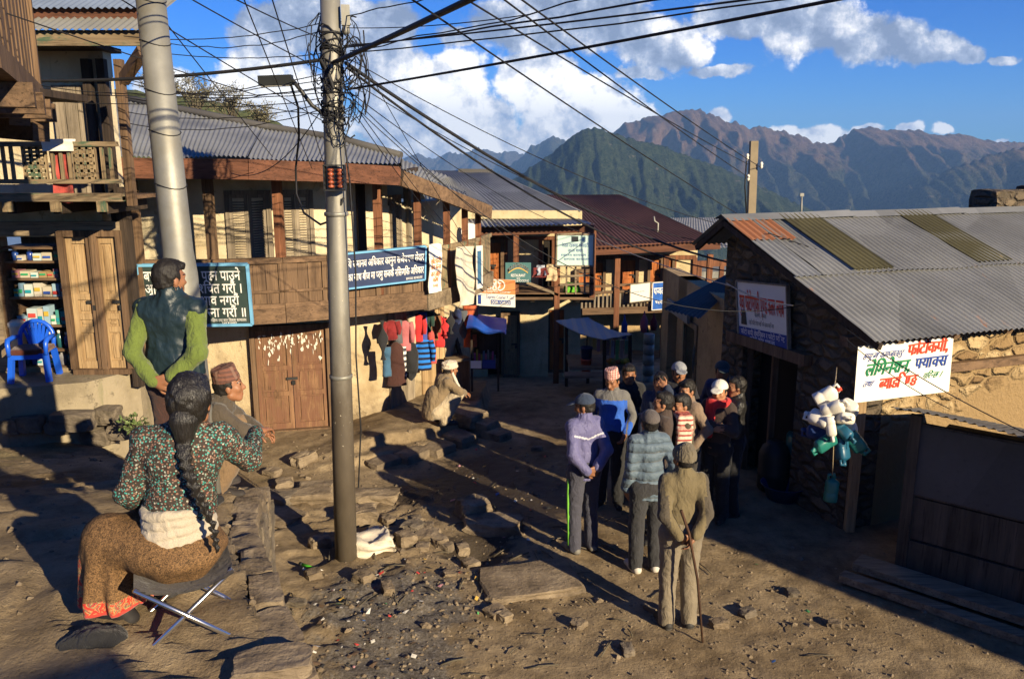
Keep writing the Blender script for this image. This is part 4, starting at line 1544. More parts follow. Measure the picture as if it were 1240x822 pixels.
q = [sw(t_ + .01, DW - t_, 0), sw(LW - t_, DW - t_, 0), sw(LW - t_, DW, 0), sw(t_ + .01, DW, 0)]
mb.hexa([v + Vector((0, 0, -.6)) for v in q] + [v + Vector((0, 0, ZR - .3)) for v in q])
mb.build('wall', M['masonry'], st)
mb = MB()
va, vb, zd = .92, 1.98, 1.72
for v0, v1, z0, z1 in ((.002, va, -.6, 2.0), (vb, DW - .01, -.6, 2.0), (va, vb, zd, 2.0)):
 q = [sw(0, v0, 0), sw(t_, v0, 0), sw(t_, v1, 0), sw(0, v1, 0)]
 mb.hexa([v + Vector((0, 0, z0)) for v in q] + [v + Vector((0, 0, z1)) for v in q])
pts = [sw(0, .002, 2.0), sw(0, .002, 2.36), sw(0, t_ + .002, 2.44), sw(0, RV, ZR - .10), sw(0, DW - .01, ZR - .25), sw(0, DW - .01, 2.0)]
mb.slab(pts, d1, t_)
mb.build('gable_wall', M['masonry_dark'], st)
vo = MB()
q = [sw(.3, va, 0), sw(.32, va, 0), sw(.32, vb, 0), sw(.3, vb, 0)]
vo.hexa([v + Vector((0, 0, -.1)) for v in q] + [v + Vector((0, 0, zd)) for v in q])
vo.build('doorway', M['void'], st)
mb = MB()
for v in (va + .03, (va + vb) / 2, vb - .03):
 mb.beam(sw(.1, v, -.1), sw(.1, v, zd), .07, .07, (0, 1, 0))
mb.beam(sw(-.05, va - .25, zd + .06), sw(-.05, vb + .2, zd + .06), .16, .13)
mb.build('door_frame', M['wood'], st)
mb = MB()
mb.beam(sw(.05, -.04, .0), sw(.05, -.04, 2.2), .1, .1, (0, 1, 0))
mb.build('post', M['wood_pale'], st)
mb = MB()
mb.beam(sw(.6, -.03, 1.75), sw(LW, -.03, 1.75), .09, .1)
mb.beam(sw(-.3, -.1, 2.18), sw(LW, -.1, 2.18), .12, .1)
for k in range(12):
 u = .15 + k * .75
 mb.beam(sw(u, -.42, 2.22), sw(u, .5, 2.6), .08, .09)
mb.build('timber', M['wood_x'], st)
OV = .55
e0 = atY(1020, 409, 8.0)
ey = sw(0, -OV, 0)
def rp(u, v, dz=0):
 """roof surface: v from -OV at the eave to DW/2 at the ridge"""
 z = ZE + (ZR + .05 - ZE) * (v + OV) / (RV + OV) + dz
 return sw(u, v, z)
UL = -.32
mb = MB()
mb.corr(rp(UL, -OV), rp(LW + .3, -OV), rp(LW + .3, .72), rp(UL, .72), rows=6, pitch=.078, amp=.012, sag=.02, seed=2)
r1 = mb.build('roof', M['tin_old'], st)
mb = MB()
mb.corr(rp(.05, .66, .022), rp(LW + .3, .66, .022), rp(LW + .3, RV, .022), rp(.05, RV, .022), rows=6, pitch=.078, amp=.012, sag=.02, seed=3)
r2 = mb.build('roof', M['tin_old'], st)
mb = MB()
mb.corr(rp(UL, .66, .022), rp(.05, .66, .022), rp(.05, RV - .62, .022), rp(UL, RV - .62, .022), rows=3, pitch=.078, amp=.012)
mb.build('roof', M['tin'], st)
mb = MB()
mb.corr(rp(UL, RV - .66, .030), rp(.32, RV - .66, .030), rp(.32, RV, .030), rp(UL, RV, .030), rows=3, pitch=.1, amp=.016)
mb.build('rusty_sheet', M['tin_rust'], r2)
for ua, ub, va_ in ((.52, 1.08, .70), (2.42, 2.98, .72)):
 mb = MB()
 mb.corr(rp(ua, va_, .042), rp(ub, va_, .042), rp(ub, RV - .02, .042), rp(ua, RV - .02, .042), rows=4, pitch=.078, amp=.012)
 mb.build('skylight_sheet', M['tin_clear'], r2)
mb = MB()
bk0, bk1 = sw(UL, DW + .35, ZR - .34), sw(LW + .3, DW + .35, ZR - .34)
mb.corr(bk1, bk0, rp(UL, RV), rp(LW + .3, RV), rows=4, pitch=.078, amp=.012)
mb.build('roof', M['tin_old'], st)
mb = MB()
for k in range(10):
 a = rp(UL + k * .97, RV, .05)
 b = rp(UL + (k + 1) * .97 + .06, RV, .055 + .01 * (k % 2))
 dn = Vector((0, 0, -.07))
 mb.add([a + d2 * -.16 + dn, b + d2 * -.16 + dn, b, a, a + d2 * .16 + dn, b + d2 * .16 + dn], [(0, 1, 2, 3), (3, 2, 5, 4)])
mb.build('ridge_cap', M['tin'], r2)
mb = MB()
mb.beam(rp(UL + .06, -OV, -.06), rp(UL + .06, RV, -.06), .05, .07)
mb.beam(sw(UL + .06, DW + .3, ZR - .38), rp(UL + .06, RV, -.06), .05, .07)
mb.build('rafter', M['wood_dark'], st)
ck = thing('stone_chimney', 'squat dark block standing on the ridge of the rusty roof', 'chimney', sw(4.9, RV + .3, 3.2))
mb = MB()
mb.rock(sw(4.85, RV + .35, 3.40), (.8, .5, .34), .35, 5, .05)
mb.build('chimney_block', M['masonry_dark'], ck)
mb = MB()
mb.rock(sw(5.3, RV + .3, 3.42), (.16, .3, .42), .35, 6, .05)
mb.build('chimney_cheek', M['wood_dark'], ck)
# ---------------- lean-to with the dark awning further down the lane
le = thing('awning_house', 'shaded shop front below a sloping dark blue tin awning beyond the stone house', 'house', (3, 14.5, -.4))
mb = MB()
aw = [atY(803, 374, 12.6), atY(848, 386, 11.9), atY(884, 366, 13.4), atY(884, 331, 14.2)]
q = MB()
q.corr(aw[0], aw[1], atY(884, 352, 13.0), atY(884, 330, 13.8), rows=4, pitch=.09, amp=.012)
q.build('awning', M['tin_dark'], le)
mb = MB()
pA, pB = (2.95, 16.0), (3.2, 12.2)
fL = frame_on(pA, pB)
LL = math.hypot(pB[0] - pA[0], pB[1] - pA[1])
def panel2(mb, u0, u1, z0, z1, out, t=.05):
 a = Vector((*pA, 0))
 d = (Vector((*pB, 0)) - a).normalized()
 nn = Vector((d.y, -d.x, 0))
 qq = [a + d * u0 + nn * out, a + d * u1 + nn * out, a + d * u1 + nn * (out - t), a + d * u0 + nn * (out - t)]
 mb.hexa([v + Vector((0, 0, z0)) for v in qq] + [v + Vector((0, 0, z1)) for v in qq])
panel2(mb, 0, .5, -1, 1.95, 0, .3)
panel2(mb, 1.15, 1.7, -1, 1.95, 0, .3)
panel2(mb, 2.4, LL, -1, 1.95, 0, .3)
panel2(mb, .5, 2.4, 1.3, 1.95, 0, .3)
mb.build('wall', M['mud_wall'], le)
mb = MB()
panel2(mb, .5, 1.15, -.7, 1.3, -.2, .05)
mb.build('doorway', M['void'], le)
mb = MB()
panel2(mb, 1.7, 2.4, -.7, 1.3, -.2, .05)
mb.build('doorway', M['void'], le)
mb = MB()
panel2(mb, .8, 2.2, 1.28, 1.48, .12, .06)
mb.build('shop_strip', M['tin'], le)
mb = MB()
panel2(mb, 1.62, 1.72, -.7, 1.3, .03, .06)
panel2(mb, 2.38, 2.48, -.7, 1.3, .03, .06)
panel2(mb, 1.72, 2.38, 1.2, 1.3, .03, .06)
mb.build('door_frame', M['wood_greenz'], le)
# ---------------- house outside the frame whose shadow lies along the lane
zz = atZ(838, 645, 0)
cq = zz - SUN_DIR * 11.2
sh_ = thing('neighbour_house', 'plain mud walled house beside the viewer whose shadow falls across the lane', 'house', (cq.x + 3, cq.y - 3, 0))
mb = MB()
ex = Vector((SUN_DIR.y, -SUN_DIR.x, 0))
q = [cq, cq + ex * 8, cq + ex * 8 - SUN_DIR * 4, cq - SUN_DIR * 4]
tops = (4.44, 3.4, 3.4, 4.44)
mb.hexa([Vector((v.x, v.y, -.5)) for v in q] + [Vector((v.x, v.y, t_)) for v, t_ in zip(q, tops)])
mb.build('wall', M['mud_wall'], sh_)
mb = MB()
mb.slab([Vector((v.x, v.y, t_ + .004)) for v, t_ in zip(q, tops)], (0, 0, 1), .03)
mb.build('roof', M['tin_old'], sh_)
vh = thing('added_shade_house', 'unseen plain house added behind the viewer to shade the near corner of the terrace', 'house', (3.4, -6, 0))  # made-up block, placed to darken the near terrace corner
mb = MB()
sd_ = Vector((SUN_DIR.x, SUN_DIR.y, 0))
q = [ex * .85 - sd_ * 6.3, ex * -3.5 - sd_ * 6.3, ex * -3.5 - sd_ * 10, ex * .85 - sd_ * 10]
mb.hexa([Vector((v.x, v.y, -.5)) for v in q] + [Vector((v.x, v.y, 5.3)) for v in q])
mb.build('wall', M['mud_wall'], vh)
mb = MB()
mb.slab([Vector((v.x, v.y, 5.304)) for v in q], (0, 0, 1), .05)
mb.build('roof', M['tin_old'], vh)
# ---------------- tin kiosk at the edge of the lane
ks = thing('tin_kiosk', 'closed dark wooden kiosk with a drooping shade-dark corrugated roof', 'kiosk', (4.3, 6.8, 0))
zk = 1.78
ka, kb = atZ(1079, 490, zk), atZ(1245, 527, zk - .05)
dk = Vector((kb.x - ka.x, kb.y - ka.y, 0)).normalized()
nk = Vector((dk.y, -dk.x, 0))
if nk.y > 0 and nk.x > 0:
 nk = -nk
kbase = Vector((ka.x, ka.y, 0)) + dk * .12 - nk * .22
nk_in = -nk
def kp(u, v, z):
 q = kbase + dk * u + nk_in * v
 return Vector((q.x, q.y, z))
mb = MB()
KL = 2.4
u = 0
k = 0
for (u0_, u1_, z0_, z1_, o_) in ((0, .10, -.1, 1.66, .0), (.10, 1.08, .86, 1.58, .03), (.10, 1.08, .02, .40, .03), (.10, 1.08, .42, .84, .045), (1.08, 1.2, -.1, 1.66, .0), (1.2, 1.5, -.1, 1.6, .03), (1.52, 1.85, -.1, 1.6, .025), (1.87, KL, -.1, 1.6, .03)):
 q = [kp(u0_, o_, 0), kp(u1_, o_, 0), kp(u1_, o_ + .05, 0), kp(u0_, o_ + .05, 0)]
 mb.hexa([v + Vector((0, 0, z0_)) for v in q] + [v + Vector((0, 0, z1_)) for v in q])
mb.build('front', M['wood_kiosk'], ks)
mb = MB()
q = [kp(.02, .1, 0), kp(KL, .1, 0), kp(KL, 1.5, 0), kp(.02, 1.5, 0)]
mb.hexa([v + Vector((0, 0, -.1)) for v in q] + [v + Vector((0, 0, 1.2)) for v in q])
mb.build('wall', M['wood_kiosk'], ks)
mb = MB()
q = [kp(.1, .022, 0), kp(1.08, .022, 0), kp(1.08, .03, 0), kp(.1, .03, 0)]
mb.hexa([v + Vector((0, 0, .88)) for v in q] + [v + Vector((0, 0, 1.56)) for v in q])
mb.build('shutter', M['tin_dark'], ks)
mb = MB()
mb.corr(kp(-.12, -.24, zk - .02), kp(KL, -.24, zk - .08), kp(KL, 1.6, zk - .56), kp(-.12, 1.6, zk - .50), rows=4, pitch=.076, amp=.011, sag=.03)
mb.build('roof', M['tin_dark'], ks)  # dark tin carries the roof's shade in its colour
lg = thing('plank_ledge', 'broken timber planks lying along the foot of the dark kiosk', 'planks', kp(.6, -.5, 0))
for (v0, u0_, u1_, z_, w_2) in ((-.18, -.3, 1.7, .12, .26), (-.45, -.35, 1.2, .06, .14)):
 mb = MB()
 mb.beam(kp(u0_, v0, z_), kp(u1_, v0 - .03, z_ - .02), w_2, .07)
 mb.build('plank', M['wood_grey_x'], lg)
# ------------------------------------------------------------------ people: one continuous surface per body, clothes over it
class SDF:
 """signed distance field on a grid, built from tapered limbs and ellipsoids joined smoothly"""
 def __init__(s, lo, hi, h):
  s.h = h
  s.lo = np.array(lo, float)
  s.n = np.maximum(8, np.ceil((np.array(hi, float) - s.lo) / h).astype(int) + 1)
  s.D = np.full(tuple(s.n), 0.3, np.float32)
  s.ax = [(s.lo[i] + np.arange(s.n[i]) * h).astype(np.float32) for i in range(3)]
 def _blk(s, lo, hi):
  a = np.clip(np.floor((np.array(lo) - s.lo) / s.h).astype(int), 0, s.n)
  b = np.clip(np.ceil((np.array(hi) - s.lo) / s.h).astype(int) + 1, 0, s.n)
  if np.any(b - a < 1):
   return None, None
  sl = tuple(slice(a[i], b[i]) for i in range(3))
  X = np.meshgrid(*[s.ax[i][sl[i]] for i in range(3)], indexing='ij')
  return sl, X
 def _put(s, sl, d, k, op):
  A = s.D[sl]
  if op == 'add':
   if k > 0:
    hh = np.maximum(k - np.abs(A - d), 0) / k
    s.D[sl] = np.minimum(A, d) - hh * hh * k * .25
   else:
    s.D[sl] = np.minimum(A, d)
  elif op == 'sub':
   if k > 0:
    hh = np.maximum(k - np.abs(A + d), 0) / k
    s.D[sl] = np.maximum(A, -d) + hh * hh * k * .25
   else:
    s.D[sl] = np.maximum(A, -d)
  elif op == 'and':
   s.D[sl] = np.maximum(A, d)
 def limb(s, a, b, ra, rb, k=.02, flat=None, op='add'):
  """tapered limb; flat = (axis vector, factor<1) squashes its section"""
  a, b = np.array(a, float), np.array(b, float)
  m = max(ra, rb) + k + 3 * s.h
  sl, X = s._blk(np.minimum(a, b) - m, np.maximum(a, b) + m)
  if sl is None:
   return
  ab = b - a
  L2 = float(ab @ ab) + 1e-9
  px, py, pz = X[0] - a[0], X[1] - a[1], X[2] - a[2]
  t = np.clip((px * ab[0] + py * ab[1] + pz * ab[2]) / L2, 0, 1)
  wx, wy, wz = px - t * ab[0], py - t * ab[1], pz - t * ab[2]
  if flat is not None:
   n, f = np.array(flat[0], float), flat[1]
   n = n / np.linalg.norm(n)
   q = (wx * n[0] + wy * n[1] + wz * n[2]) * (1 / f - 1)
   wx, wy, wz = wx + q * n[0], wy + q * n[1], wz + q * n[2]
  d = np.sqrt(wx * wx + wy * wy + wz * wz) - (ra + t * (rb - ra))
  if flat is not None:
   d = d * (flat[1] * .5 + .5)
  s._put(sl, d.astype(np.float32), k, op)
 def ell(s, c, r, k=.02, rot=None, op='add'):
  c = np.array(c, float)
  r = np.array(r, float)
  m = max(r) + k + 3 * s.h
  sl, X = s._blk(c - m, c + m)
  if sl is None:
   return
  P = [X[i] - c[i] for i in range(3)]
  if rot is not None:
   Rm = np.array(rot)      # columns are local axes
   P = [P[0] * Rm[0][i] + P[1] * Rm[1][i] + P[2] * Rm[2][i] for i in range(3)]
  q = np.sqrt(sum((P[i] / r[i]) ** 2 for i in range(3)))
  g = np.sqrt(sum((P[i] / r[i] ** 2) ** 2 for i in range(3))) + 1e-6
  d = q * (q - 1) / g
  s._put(sl, d.astype(np.float32), k, op)
 def plane(s, p, n):
  """keeps what lies behind the plane (n points to what is cut away)"""
  n = np.array(n, float) / np.linalg.norm(n)
  X = np.meshgrid(*s.ax, indexing='ij')
  d = (X[0] - p[0]) * n[0] + (X[1] - p[1]) * n[1] + (X[2] - p[2]) * n[2]
  s.D = np.maximum(s.D, d.astype(np.float32))
 def mesh(s, smooth=2):
  D = s.D.copy()
  D[0], D[-1], D[:, 0], D[:, -1], D[:, :, 0], D[:, :, -1] = [np.maximum(q, s.h) for q in (D[0], D[-1], D[:, 0], D[:, -1], D[:, :, 0], D[:, :, -1])]
  ins = D < 0
  nx, ny, nz = D.shape
  cs = [(i, j, k) for i in (0, 1) for j in (0, 1) for k in (0, 1)]
  cnt = np.zeros((nx - 1, ny - 1, nz - 1), np.int8)
  for (i, j, k) in cs:
   cnt += ins[i:nx - 1 + i, j:ny - 1 + j, k:nz - 1 + k]
  mask = (cnt > 0) & (cnt < 8)
  idx = np.full(mask.shape, -1, np.int32)
  cell = np.argwhere(mask)
  idx[mask] = np.arange(len(cell))
  V = np.stack([D[cell[:, 0] + i, cell[:, 1] + j, cell[:, 2] + k] for (i, j, k) in cs], 1)
  acc = np.zeros((len(cell), 3))
  num = np.zeros((len(cell), 1))
  for a in range(8):
   for b in range(a + 1, 8):
    if sum(abs(cs[a][q] - cs[b][q]) for q in range(3)) != 1:
     continue
    cr = (V[:, a] < 0) != (V[:, b] < 0)
    t = np.where(cr, V[:, a] / (V[:, a] - V[:, b] + 1e-12), 0)[:, None]
    p = np.array(cs[a]) + t * (np.array(cs[b]) - np.array(cs[a]))
    acc += np.where(cr[:, None], p, 0)
    num += cr[:, None]
  P = (cell + acc / np.maximum(num, 1)) * s.h + s.lo
  F_ = []
  for ax in range(3):
   o = [(1, 2), (2, 0), (0, 1)][ax]
   sl0 = [slice(None)] * 3
   sl1 = [slice(None)] * 3
   sl0[ax] = slice(0, D.shape[ax] - 1)
   sl1[ax] = slice(1, D.shape[ax])
   ch = ins[tuple(sl0)] != ins[tuple(sl1)]
   e = np.argwhere(ch)
   e = e[(e[:, o[0]] > 0) & (e[:, o[1]] > 0) & (e[:, o[0]] < D.shape[o[0]] - 1) & (e[:, o[1]] < D.shape[o[1]] - 1)]
   if not len(e):
    continue
   def g(d0, d1):
    q = e.copy()
    q[:, o[0]] += d0
    q[:, o[1]] += d1
    return idx[q[:, 0], q[:, 1], q[:, 2]]
   quad = np.stack([g(-1, -1), g(0, -1), g(0, 0), g(-1, 0)], 1)
   flip = ~ins[e[:, 0], e[:, 1], e[:, 2]]
   quad[flip] = quad[flip][:, ::-1]
   F_.append(quad)
  F_ = np.concatenate(F_)
  F_ = F_[(F_ >= 0).all(1)]
  for it in range(smooth):
   S_ = np.zeros_like(P)
   c = np.zeros((len(P), 1))
   for a in range(4):
    for b in (1, 3):
     np.add.at(S_, F_[:, a], P[F_[:, (a + b) % 4]])
     np.add.at(c, F_[:, a], 1)
   P = P + (S_ / np.maximum(c, 1) - P) * .5
  return P, F_
def wrinkle(P, F_, amp, freq, seed, zsquash=.5, mask=None):
 """cloth folds: pushes vertices along their normals by stretched noise"""
 a = P[F_[:, 2]] - P[F_[:, 0]]
 b = P[F_[:, 3]] - P[F_[:, 1]]
 n = np.cross(a, b)
 N = np.zeros_like(P)
 for i in range(4):
  np.add.at(N, F_[:, i], n)
 N /= np.linalg.norm(N, axis=1)[:, None] + 1e-9
 w = np.empty(len(P))
 for i, p in enumerate(P):
  q = Vector((p[0] * freq + seed, p[1] * freq, p[2] * freq * zsquash + seed * .37))
  v = mnoise.noise(q) + .55 * (1 - 2 * abs(mnoise.noise(q * 2.1)))
  w[i] = v
 if mask is not None:
  w = w * mask
 return P + N * (w * amp)[:, None]
def rotz(a):
 c, s_ = math.cos(a), math.sin(a)
 return np.array([[c, -s_, 0], [s_, c, 0], [0, 0, 1]])
def rotx(a):
 c, s_ = math.cos(a), math.sin(a)
 return np.array([[1, 0, 0], [0, c, -s_], [0, s_, c]])
def roty(a):
 c, s_ = math.cos(a), math.sin(a)
 return np.array([[c, 0, s_], [0, 1, 0], [-s_, 0, c]])
def head_rot(yaw, pitch, roll=0):
 return rotz(yaw) @ rotx(pitch) @ roty(roll)
def pose_stand(arms=('down', 'down'), yaw=0.0, pitch=0.0, lean=0.0, stride=0.0, wide=.092, roll=0):
 J = dict(pelvis=(0, 0, .90), waist=(0, .01, 1.04), chest=(0, .02 + lean * .5, 1.25), neck=(0, .0 + lean, 1.415), head=(0, .022 + lean * 1.25, 1.535),
    hipR=(.085, 0, .88), hipL=(-.085, 0, .88), kneeR=(wide, .025 + stride * .4, .47), kneeL=(-wide, .025 - stride * .3, .47),
    ankR=(wide + .01, -.015 + stride, .075), ankL=(-wide - .01, -.015 - stride, .075),
    shR=(.138, lean * .8, 1.352), shL=(-.138, lean * .8, 1.352), yaw=yaw, pitch=pitch, roll=roll, toe=.16)
 A = {'down': ((.18, -.03, 1.09), (.195, .05, .86), (0, .25, -1)),
   'back': ((.185, -.13, 1.10), (.055, -.175, .955), (-.95, -.1, -.25)),
   'fold': ((.235, .10, 1.12), (-.02, .21, 1.15), (-1, .1, .1)),
   'pocket': ((.245, -.09, 1.12), (.18, .05, .93), (-.3, .35, -1)),
   'hip': ((.32, -.08, 1.14), (.185, .06, 1.0), (-.7, .5, -.3)),
   'brow': ((.27, .20, 1.30), (.10, .20, 1.535), (-.8, -.1, .45)),
   'front': ((.23, .02, 1.11), (.06, .21, 1.0), (-.9, .3, -.1)),
   'stick': ((.178, -.12, 1.10), (.06, -.19, .93), (-.5, -.2, -.8))}
 for sd, sg, nm in ((0, 1, 'R'), (1, -1, 'L')):
  e, w, d = A[arms[sd]]
  J['el' + nm] = (e[0] * sg, e[1] + lean * .6, e[2])
  J['wr' + nm] = (w[0] * sg, w[1] + lean * .4, w[2] - (.03 if sg < 0 and arms[sd] in ('back', 'stick') else 0) + (.05 if sg < 0 and arms[sd] == 'fold' else 0))
  J['hd' + nm] = (d[0] * sg, d[1], d[2])
 return J
def hand(S, w, d, palm, sg, curl=.5, sc=1.0):
 """palm, thumb and four unequal bent fingers from the wrist w along d; palm = normal of the palm's inner side"""
 w = np.array(w, float)
 d = np.array(d, float)
 d /= np.linalg.norm(d)
 p = np.array(palm, float)
 p -= d * (p @ d)
 p /= np.linalg.norm(p)
 x = np.cross(d, p) * sg          # toward the thumb
 pc = w + d * .045 * sc
 S.limb(w, w + d * .03, .024 * sc, .03 * sc, .012, flat=(p, .7))
 S.limb(pc - x * .018 * sc, pc + d * .035 * sc - x * .022 * sc, .021 * sc, .016 * sc, .012, flat=(p, .7))
 S.limb(pc + x * .018 * sc, pc + d * .035 * sc + x * .022 * sc, .021 * sc, .016 * sc, .012, flat=(p, .7))
 for i, L in enumerate((.068, .078, .072, .056)):
  off = (.031 - i * .0205) * sc
  a = w + d * .082 * sc + x * off
  dirn = d + x * (.12 - i * .07)
  r_ = .0088 * sc
  for j, f in enumerate((.45, .32, .25)):
   ang = curl * (.5 + j * .75)
   v = dirn * math.cos(ang) + p * math.sin(ang)
   v /= np.linalg.norm(v)
   b = a + v * L * f * sc * 1.05
   S.limb(a, b, r_, r_ * .9, .004)
   a = b
   r_ *= .9
 a = w + d * .025 * sc + x * .024 * sc
 for L, v in ((.042, d * .55 + x * .8 + p * .25), (.034, d * .85 + x * .35 + p * .4), (.026, d * .9 + x * .1 + p * .5)):
  v = v / np.linalg.norm(v)
  b = a + v * L * sc
  S.limb(a, b, .0115 * sc, .0095 * sc, .006)
  a = b
def make_body(J, h=.0085, feet=True, hs=1.0, curlR=.6, curlL=.6, female=False):
 hd = np.array(J['head'])
 pts = np.array([v for k, v in J.items() if isinstance(v, tuple) and not k.startswith('hd')])
 S = SDF(pts.min(0) - .20, pts.max(0) + .22, h)
 Rm = head_rot(J['yaw'], J['pitch'], J['roll'])
 def hp(x, y, z):
  return hd + Rm @ np.array((x, y, z)) * hs
 fw_ = J.get('fwd', (0, 1, 0))
 S.limb(J['pelvis'], J['waist'], .105, .095, .05, flat=(fw_, .75))
 S.limb(J['waist'], J['chest'], .095, .110, .05, flat=(fw_, .72))
 ch = np.array(J['chest'])
 S.limb(ch + (-.03, 0, .06), ch + (.03, 0, .06), .075, .075, .06)
 S.limb(ch + (0, -.02, .1), J['neck'], .07, .052, .04)
 S.limb(J['neck'], hp(0, -.022, -.04), .052, .050, .025)
 for nm, sg in (('R', 1), ('L', -1)):
  S.limb(ch * .6 + np.array(J['sh' + nm]) * .4 + (0, 0, .04), J['sh' + nm], .05, .048, .04)
  S.limb(J['sh' + nm], J['el' + nm], .05, .039, .03)
  S.limb(J['el' + nm], J['wr' + nm], .039, .026, .02)
  pn = J.get('palm' + nm)
  if pn is None:
   d = np.array(J['hd' + nm], float)
   d /= np.linalg.norm(d)
   ref = np.array((-sg, .2, 0)) if abs(d[2]) > .6 else np.array((0, 0.0, -1.0)) if d[1] > .5 else np.array((0, 1.0, .2)) * (1 if J['wr' + nm][1] < 0 else -1)
   pn = ref
  hand(S, J['wr' + nm], J['hd' + nm], pn, sg if not J.get('flip' + nm) else -sg, curlR if nm == 'R' else curlL)
  S.limb(J['pelvis'], J['hip' + nm], .11, .095, .04)
  S.limb(J['hip' + nm], J['knee' + nm], .088, .058, .04)
  S.limb(J['knee' + nm], J['ank' + nm], .055, .036, .03)
  an = np.array(J['ank' + nm])
  fd = np.array(J.get('foot' + nm, (sg * .25, 1, 0)), float)
  fd /= np.linalg.norm(fd)
  S.limb(an + (0, 0, -.03) - fd * .03, an + fd * .15 + (0, 0, -.045), .036, .026, .02)
 S.ell(hp(0, -.012, .022), np.array((.074, .094, .096)) * hs, .02, Rm)
 S.ell(hp(0, .020, -.042), np.array((.058, .066, .074)) * hs, .03, Rm)
 S.limb(hp(-.02, .056, -.094), hp(.02, .056, -.094), .022 * hs, .022 * hs, .02)
 for sg in (1, -1):
  S.limb(hp(sg * .052, .0, -.062), hp(sg * .024, .05, -.095), .022 * hs, .02 * hs, .02)
  S.ell(hp(sg * .040, .056, -.022), np.array((.024, .022, .022)) * hs, .02, Rm)
  S.ell(hp(sg * .077, -.008, -.012), np.array((.010, .020, .031)) * hs, .006, Rm)
  S.ell(hp(sg * .033, .088, .010), np.array((.018, .013, .012)) * hs, .012, Rm, 'sub')
  S.ell(hp(sg * .033, .070, .008), np.array((.014, .0135, .0115)) * hs, .004, Rm)
 S.limb(hp(-.036, .077, .026), hp(.036, .077, .026), .011 * hs, .011 * hs, .015)
 S.limb(hp(0, .083, .012), hp(0, .104, -.030), .0085 * hs, .0135 * hs, .012)
 S.limb(hp(-.014, .092, -.034), hp(.014, .092, -.034), .0085 * hs, .0085 * hs, .008)
 S.limb(hp(-.020, .080, -.060), hp(.020, .080, -.060), .0085 * hs, .0085 * hs, .008)
 S.limb(hp(-.017, .079, -.075), hp(.017, .079, -.075), .009 * hs, .009 * hs, .008)
 P, F_ = S.mesh(1)
 C = P[F_].mean(1)
 L = (C - hd) @ Rm / hs            # head space
 mi = np.zeros(len(F_), int)
 ax = np.abs(L[:, 0])
 near = (np.abs(L) < .16).all(1)
 eye = near & (L[:, 1] > .055) & (((ax - .033) / .0125) ** 2 + ((L[:, 2] - .009) / .0062) ** 2 < 1)
 brow = near & (L[:, 1] > .055) & (ax > .014) & (ax < .055) & (np.abs(L[:, 2] - .029 + (ax - .03) * .12) < .0042)
 lips = near & (L[:, 1] > .068) & (ax < .024) & (np.abs(L[:, 2] + .068) < .0095 - ax * .2)
 mo = near & (L[:, 1] > .07) & (ax < .030) & (L[:, 2] < -.044) & (L[:, 2] > -.056)
 mi[lips] = 2
 if J.get('moustache'):
  mi[mo] = 1
 if J.get('stubble'):
  jaw = near & (L[:, 1] > .0) & (L[:, 2] < -.05) & (L[:, 2] > -.125) & (mi == 0)
  mi[jaw] = 3
 mi[eye | brow] = 1
 return P, F_, mi, Rm, hd
def make_hair(J, hs=1.0, length=.0, seed=1, fringe=.062, thick=.0045, h=.0075, side=.012, under=False):
 hd = np.array(J['head'])
 Rm = head_rot(J['yaw'], J['pitch'], J['roll'])
 S = SDF(hd - .22, hd + .2, h)
 def hp(x, y, z):
  return hd + Rm @ np.array((x, y, z)) * hs
 t = thick
 S.ell(hp(0, -.014, .026), np.array((.074 + t, .094 + t, .098 + t)) * hs, .0, Rm)
 S.ell(hp(0, -.045, -.035), np.array((.058 + t * .6, .052 + t * .5, .062)) * hs, .02, Rm)
 S.limb(hp(-.03, .05, .082), hp(.035, .052, .08), .03 * hs, .027 * hs, .02)
 X = np.stack(np.meshgrid(*S.ax, indexing='ij'), -1) - hd
 Lc = X @ Rm / hs
 low = -.055 - length
 face = np.minimum((fringe - Lc[..., 2]) * .9, Lc[..., 1] - (.012 + side) + np.clip(-Lc[..., 2], 0, 1) * .30)
 d = np.maximum(face, low - Lc[..., 2]) * hs
 if under:
  d = np.maximum(d, Lc[..., 2] - .045)
 S.D = np.maximum(S.D, d.astype(np.float32))
 P, F_ = S.mesh(2)
 P = wrinkle(P, F_, .006 * hs, 30, seed, .7)
 P = wrinkle(P, F_, .003 * hs, 70, seed + 1, .6)
 return P, F_
def put(name, PF, mats, root, mi=None):
 return mesh_np(name, PF[0], PF[1], mats, root, True, mi)
SKINS = {}
def skin(col):
 key = tuple(col)
 if key not in SKINS:
  m, t, b = new_mat('skin')
  c = objc(t)
  n = t.noise(c, 30.0, 4, .6)
  n2 = t.noise(c, 8.0, 4, .6)
  cc = t.mix(n2, tuple(q * .8 for q in col), tuple(q * 1.15 for q in col))
  t.put(b.inputs['Base Color'], t.mix(t.m('MULTIPLY', n, .3), cc, (col[0] * 1.1, col[1] * .75, col[2] * .7)))
  b.inputs['Roughness'].default_value = .5
  b.inputs['Specular IOR Level'].default_value = .35
  b.inputs['Subsurface Weight'].default_value = .08
  b.inputs['Subsurface Radius'].default_value = (.012, .004, .002)
  t.put(b.inputs['Normal'], t.bump(t.noise(c, 160.0, 3, .6), .15, .004))
  SKINS[key] = [m, M['hair_eye'], mk_plain('lips', (col[0] * .85, col[1] * .55, col[2] * .55), .5), mk_plain('stubble', tuple(q * .55 for q in col), .7)]
 return SKINS[key]
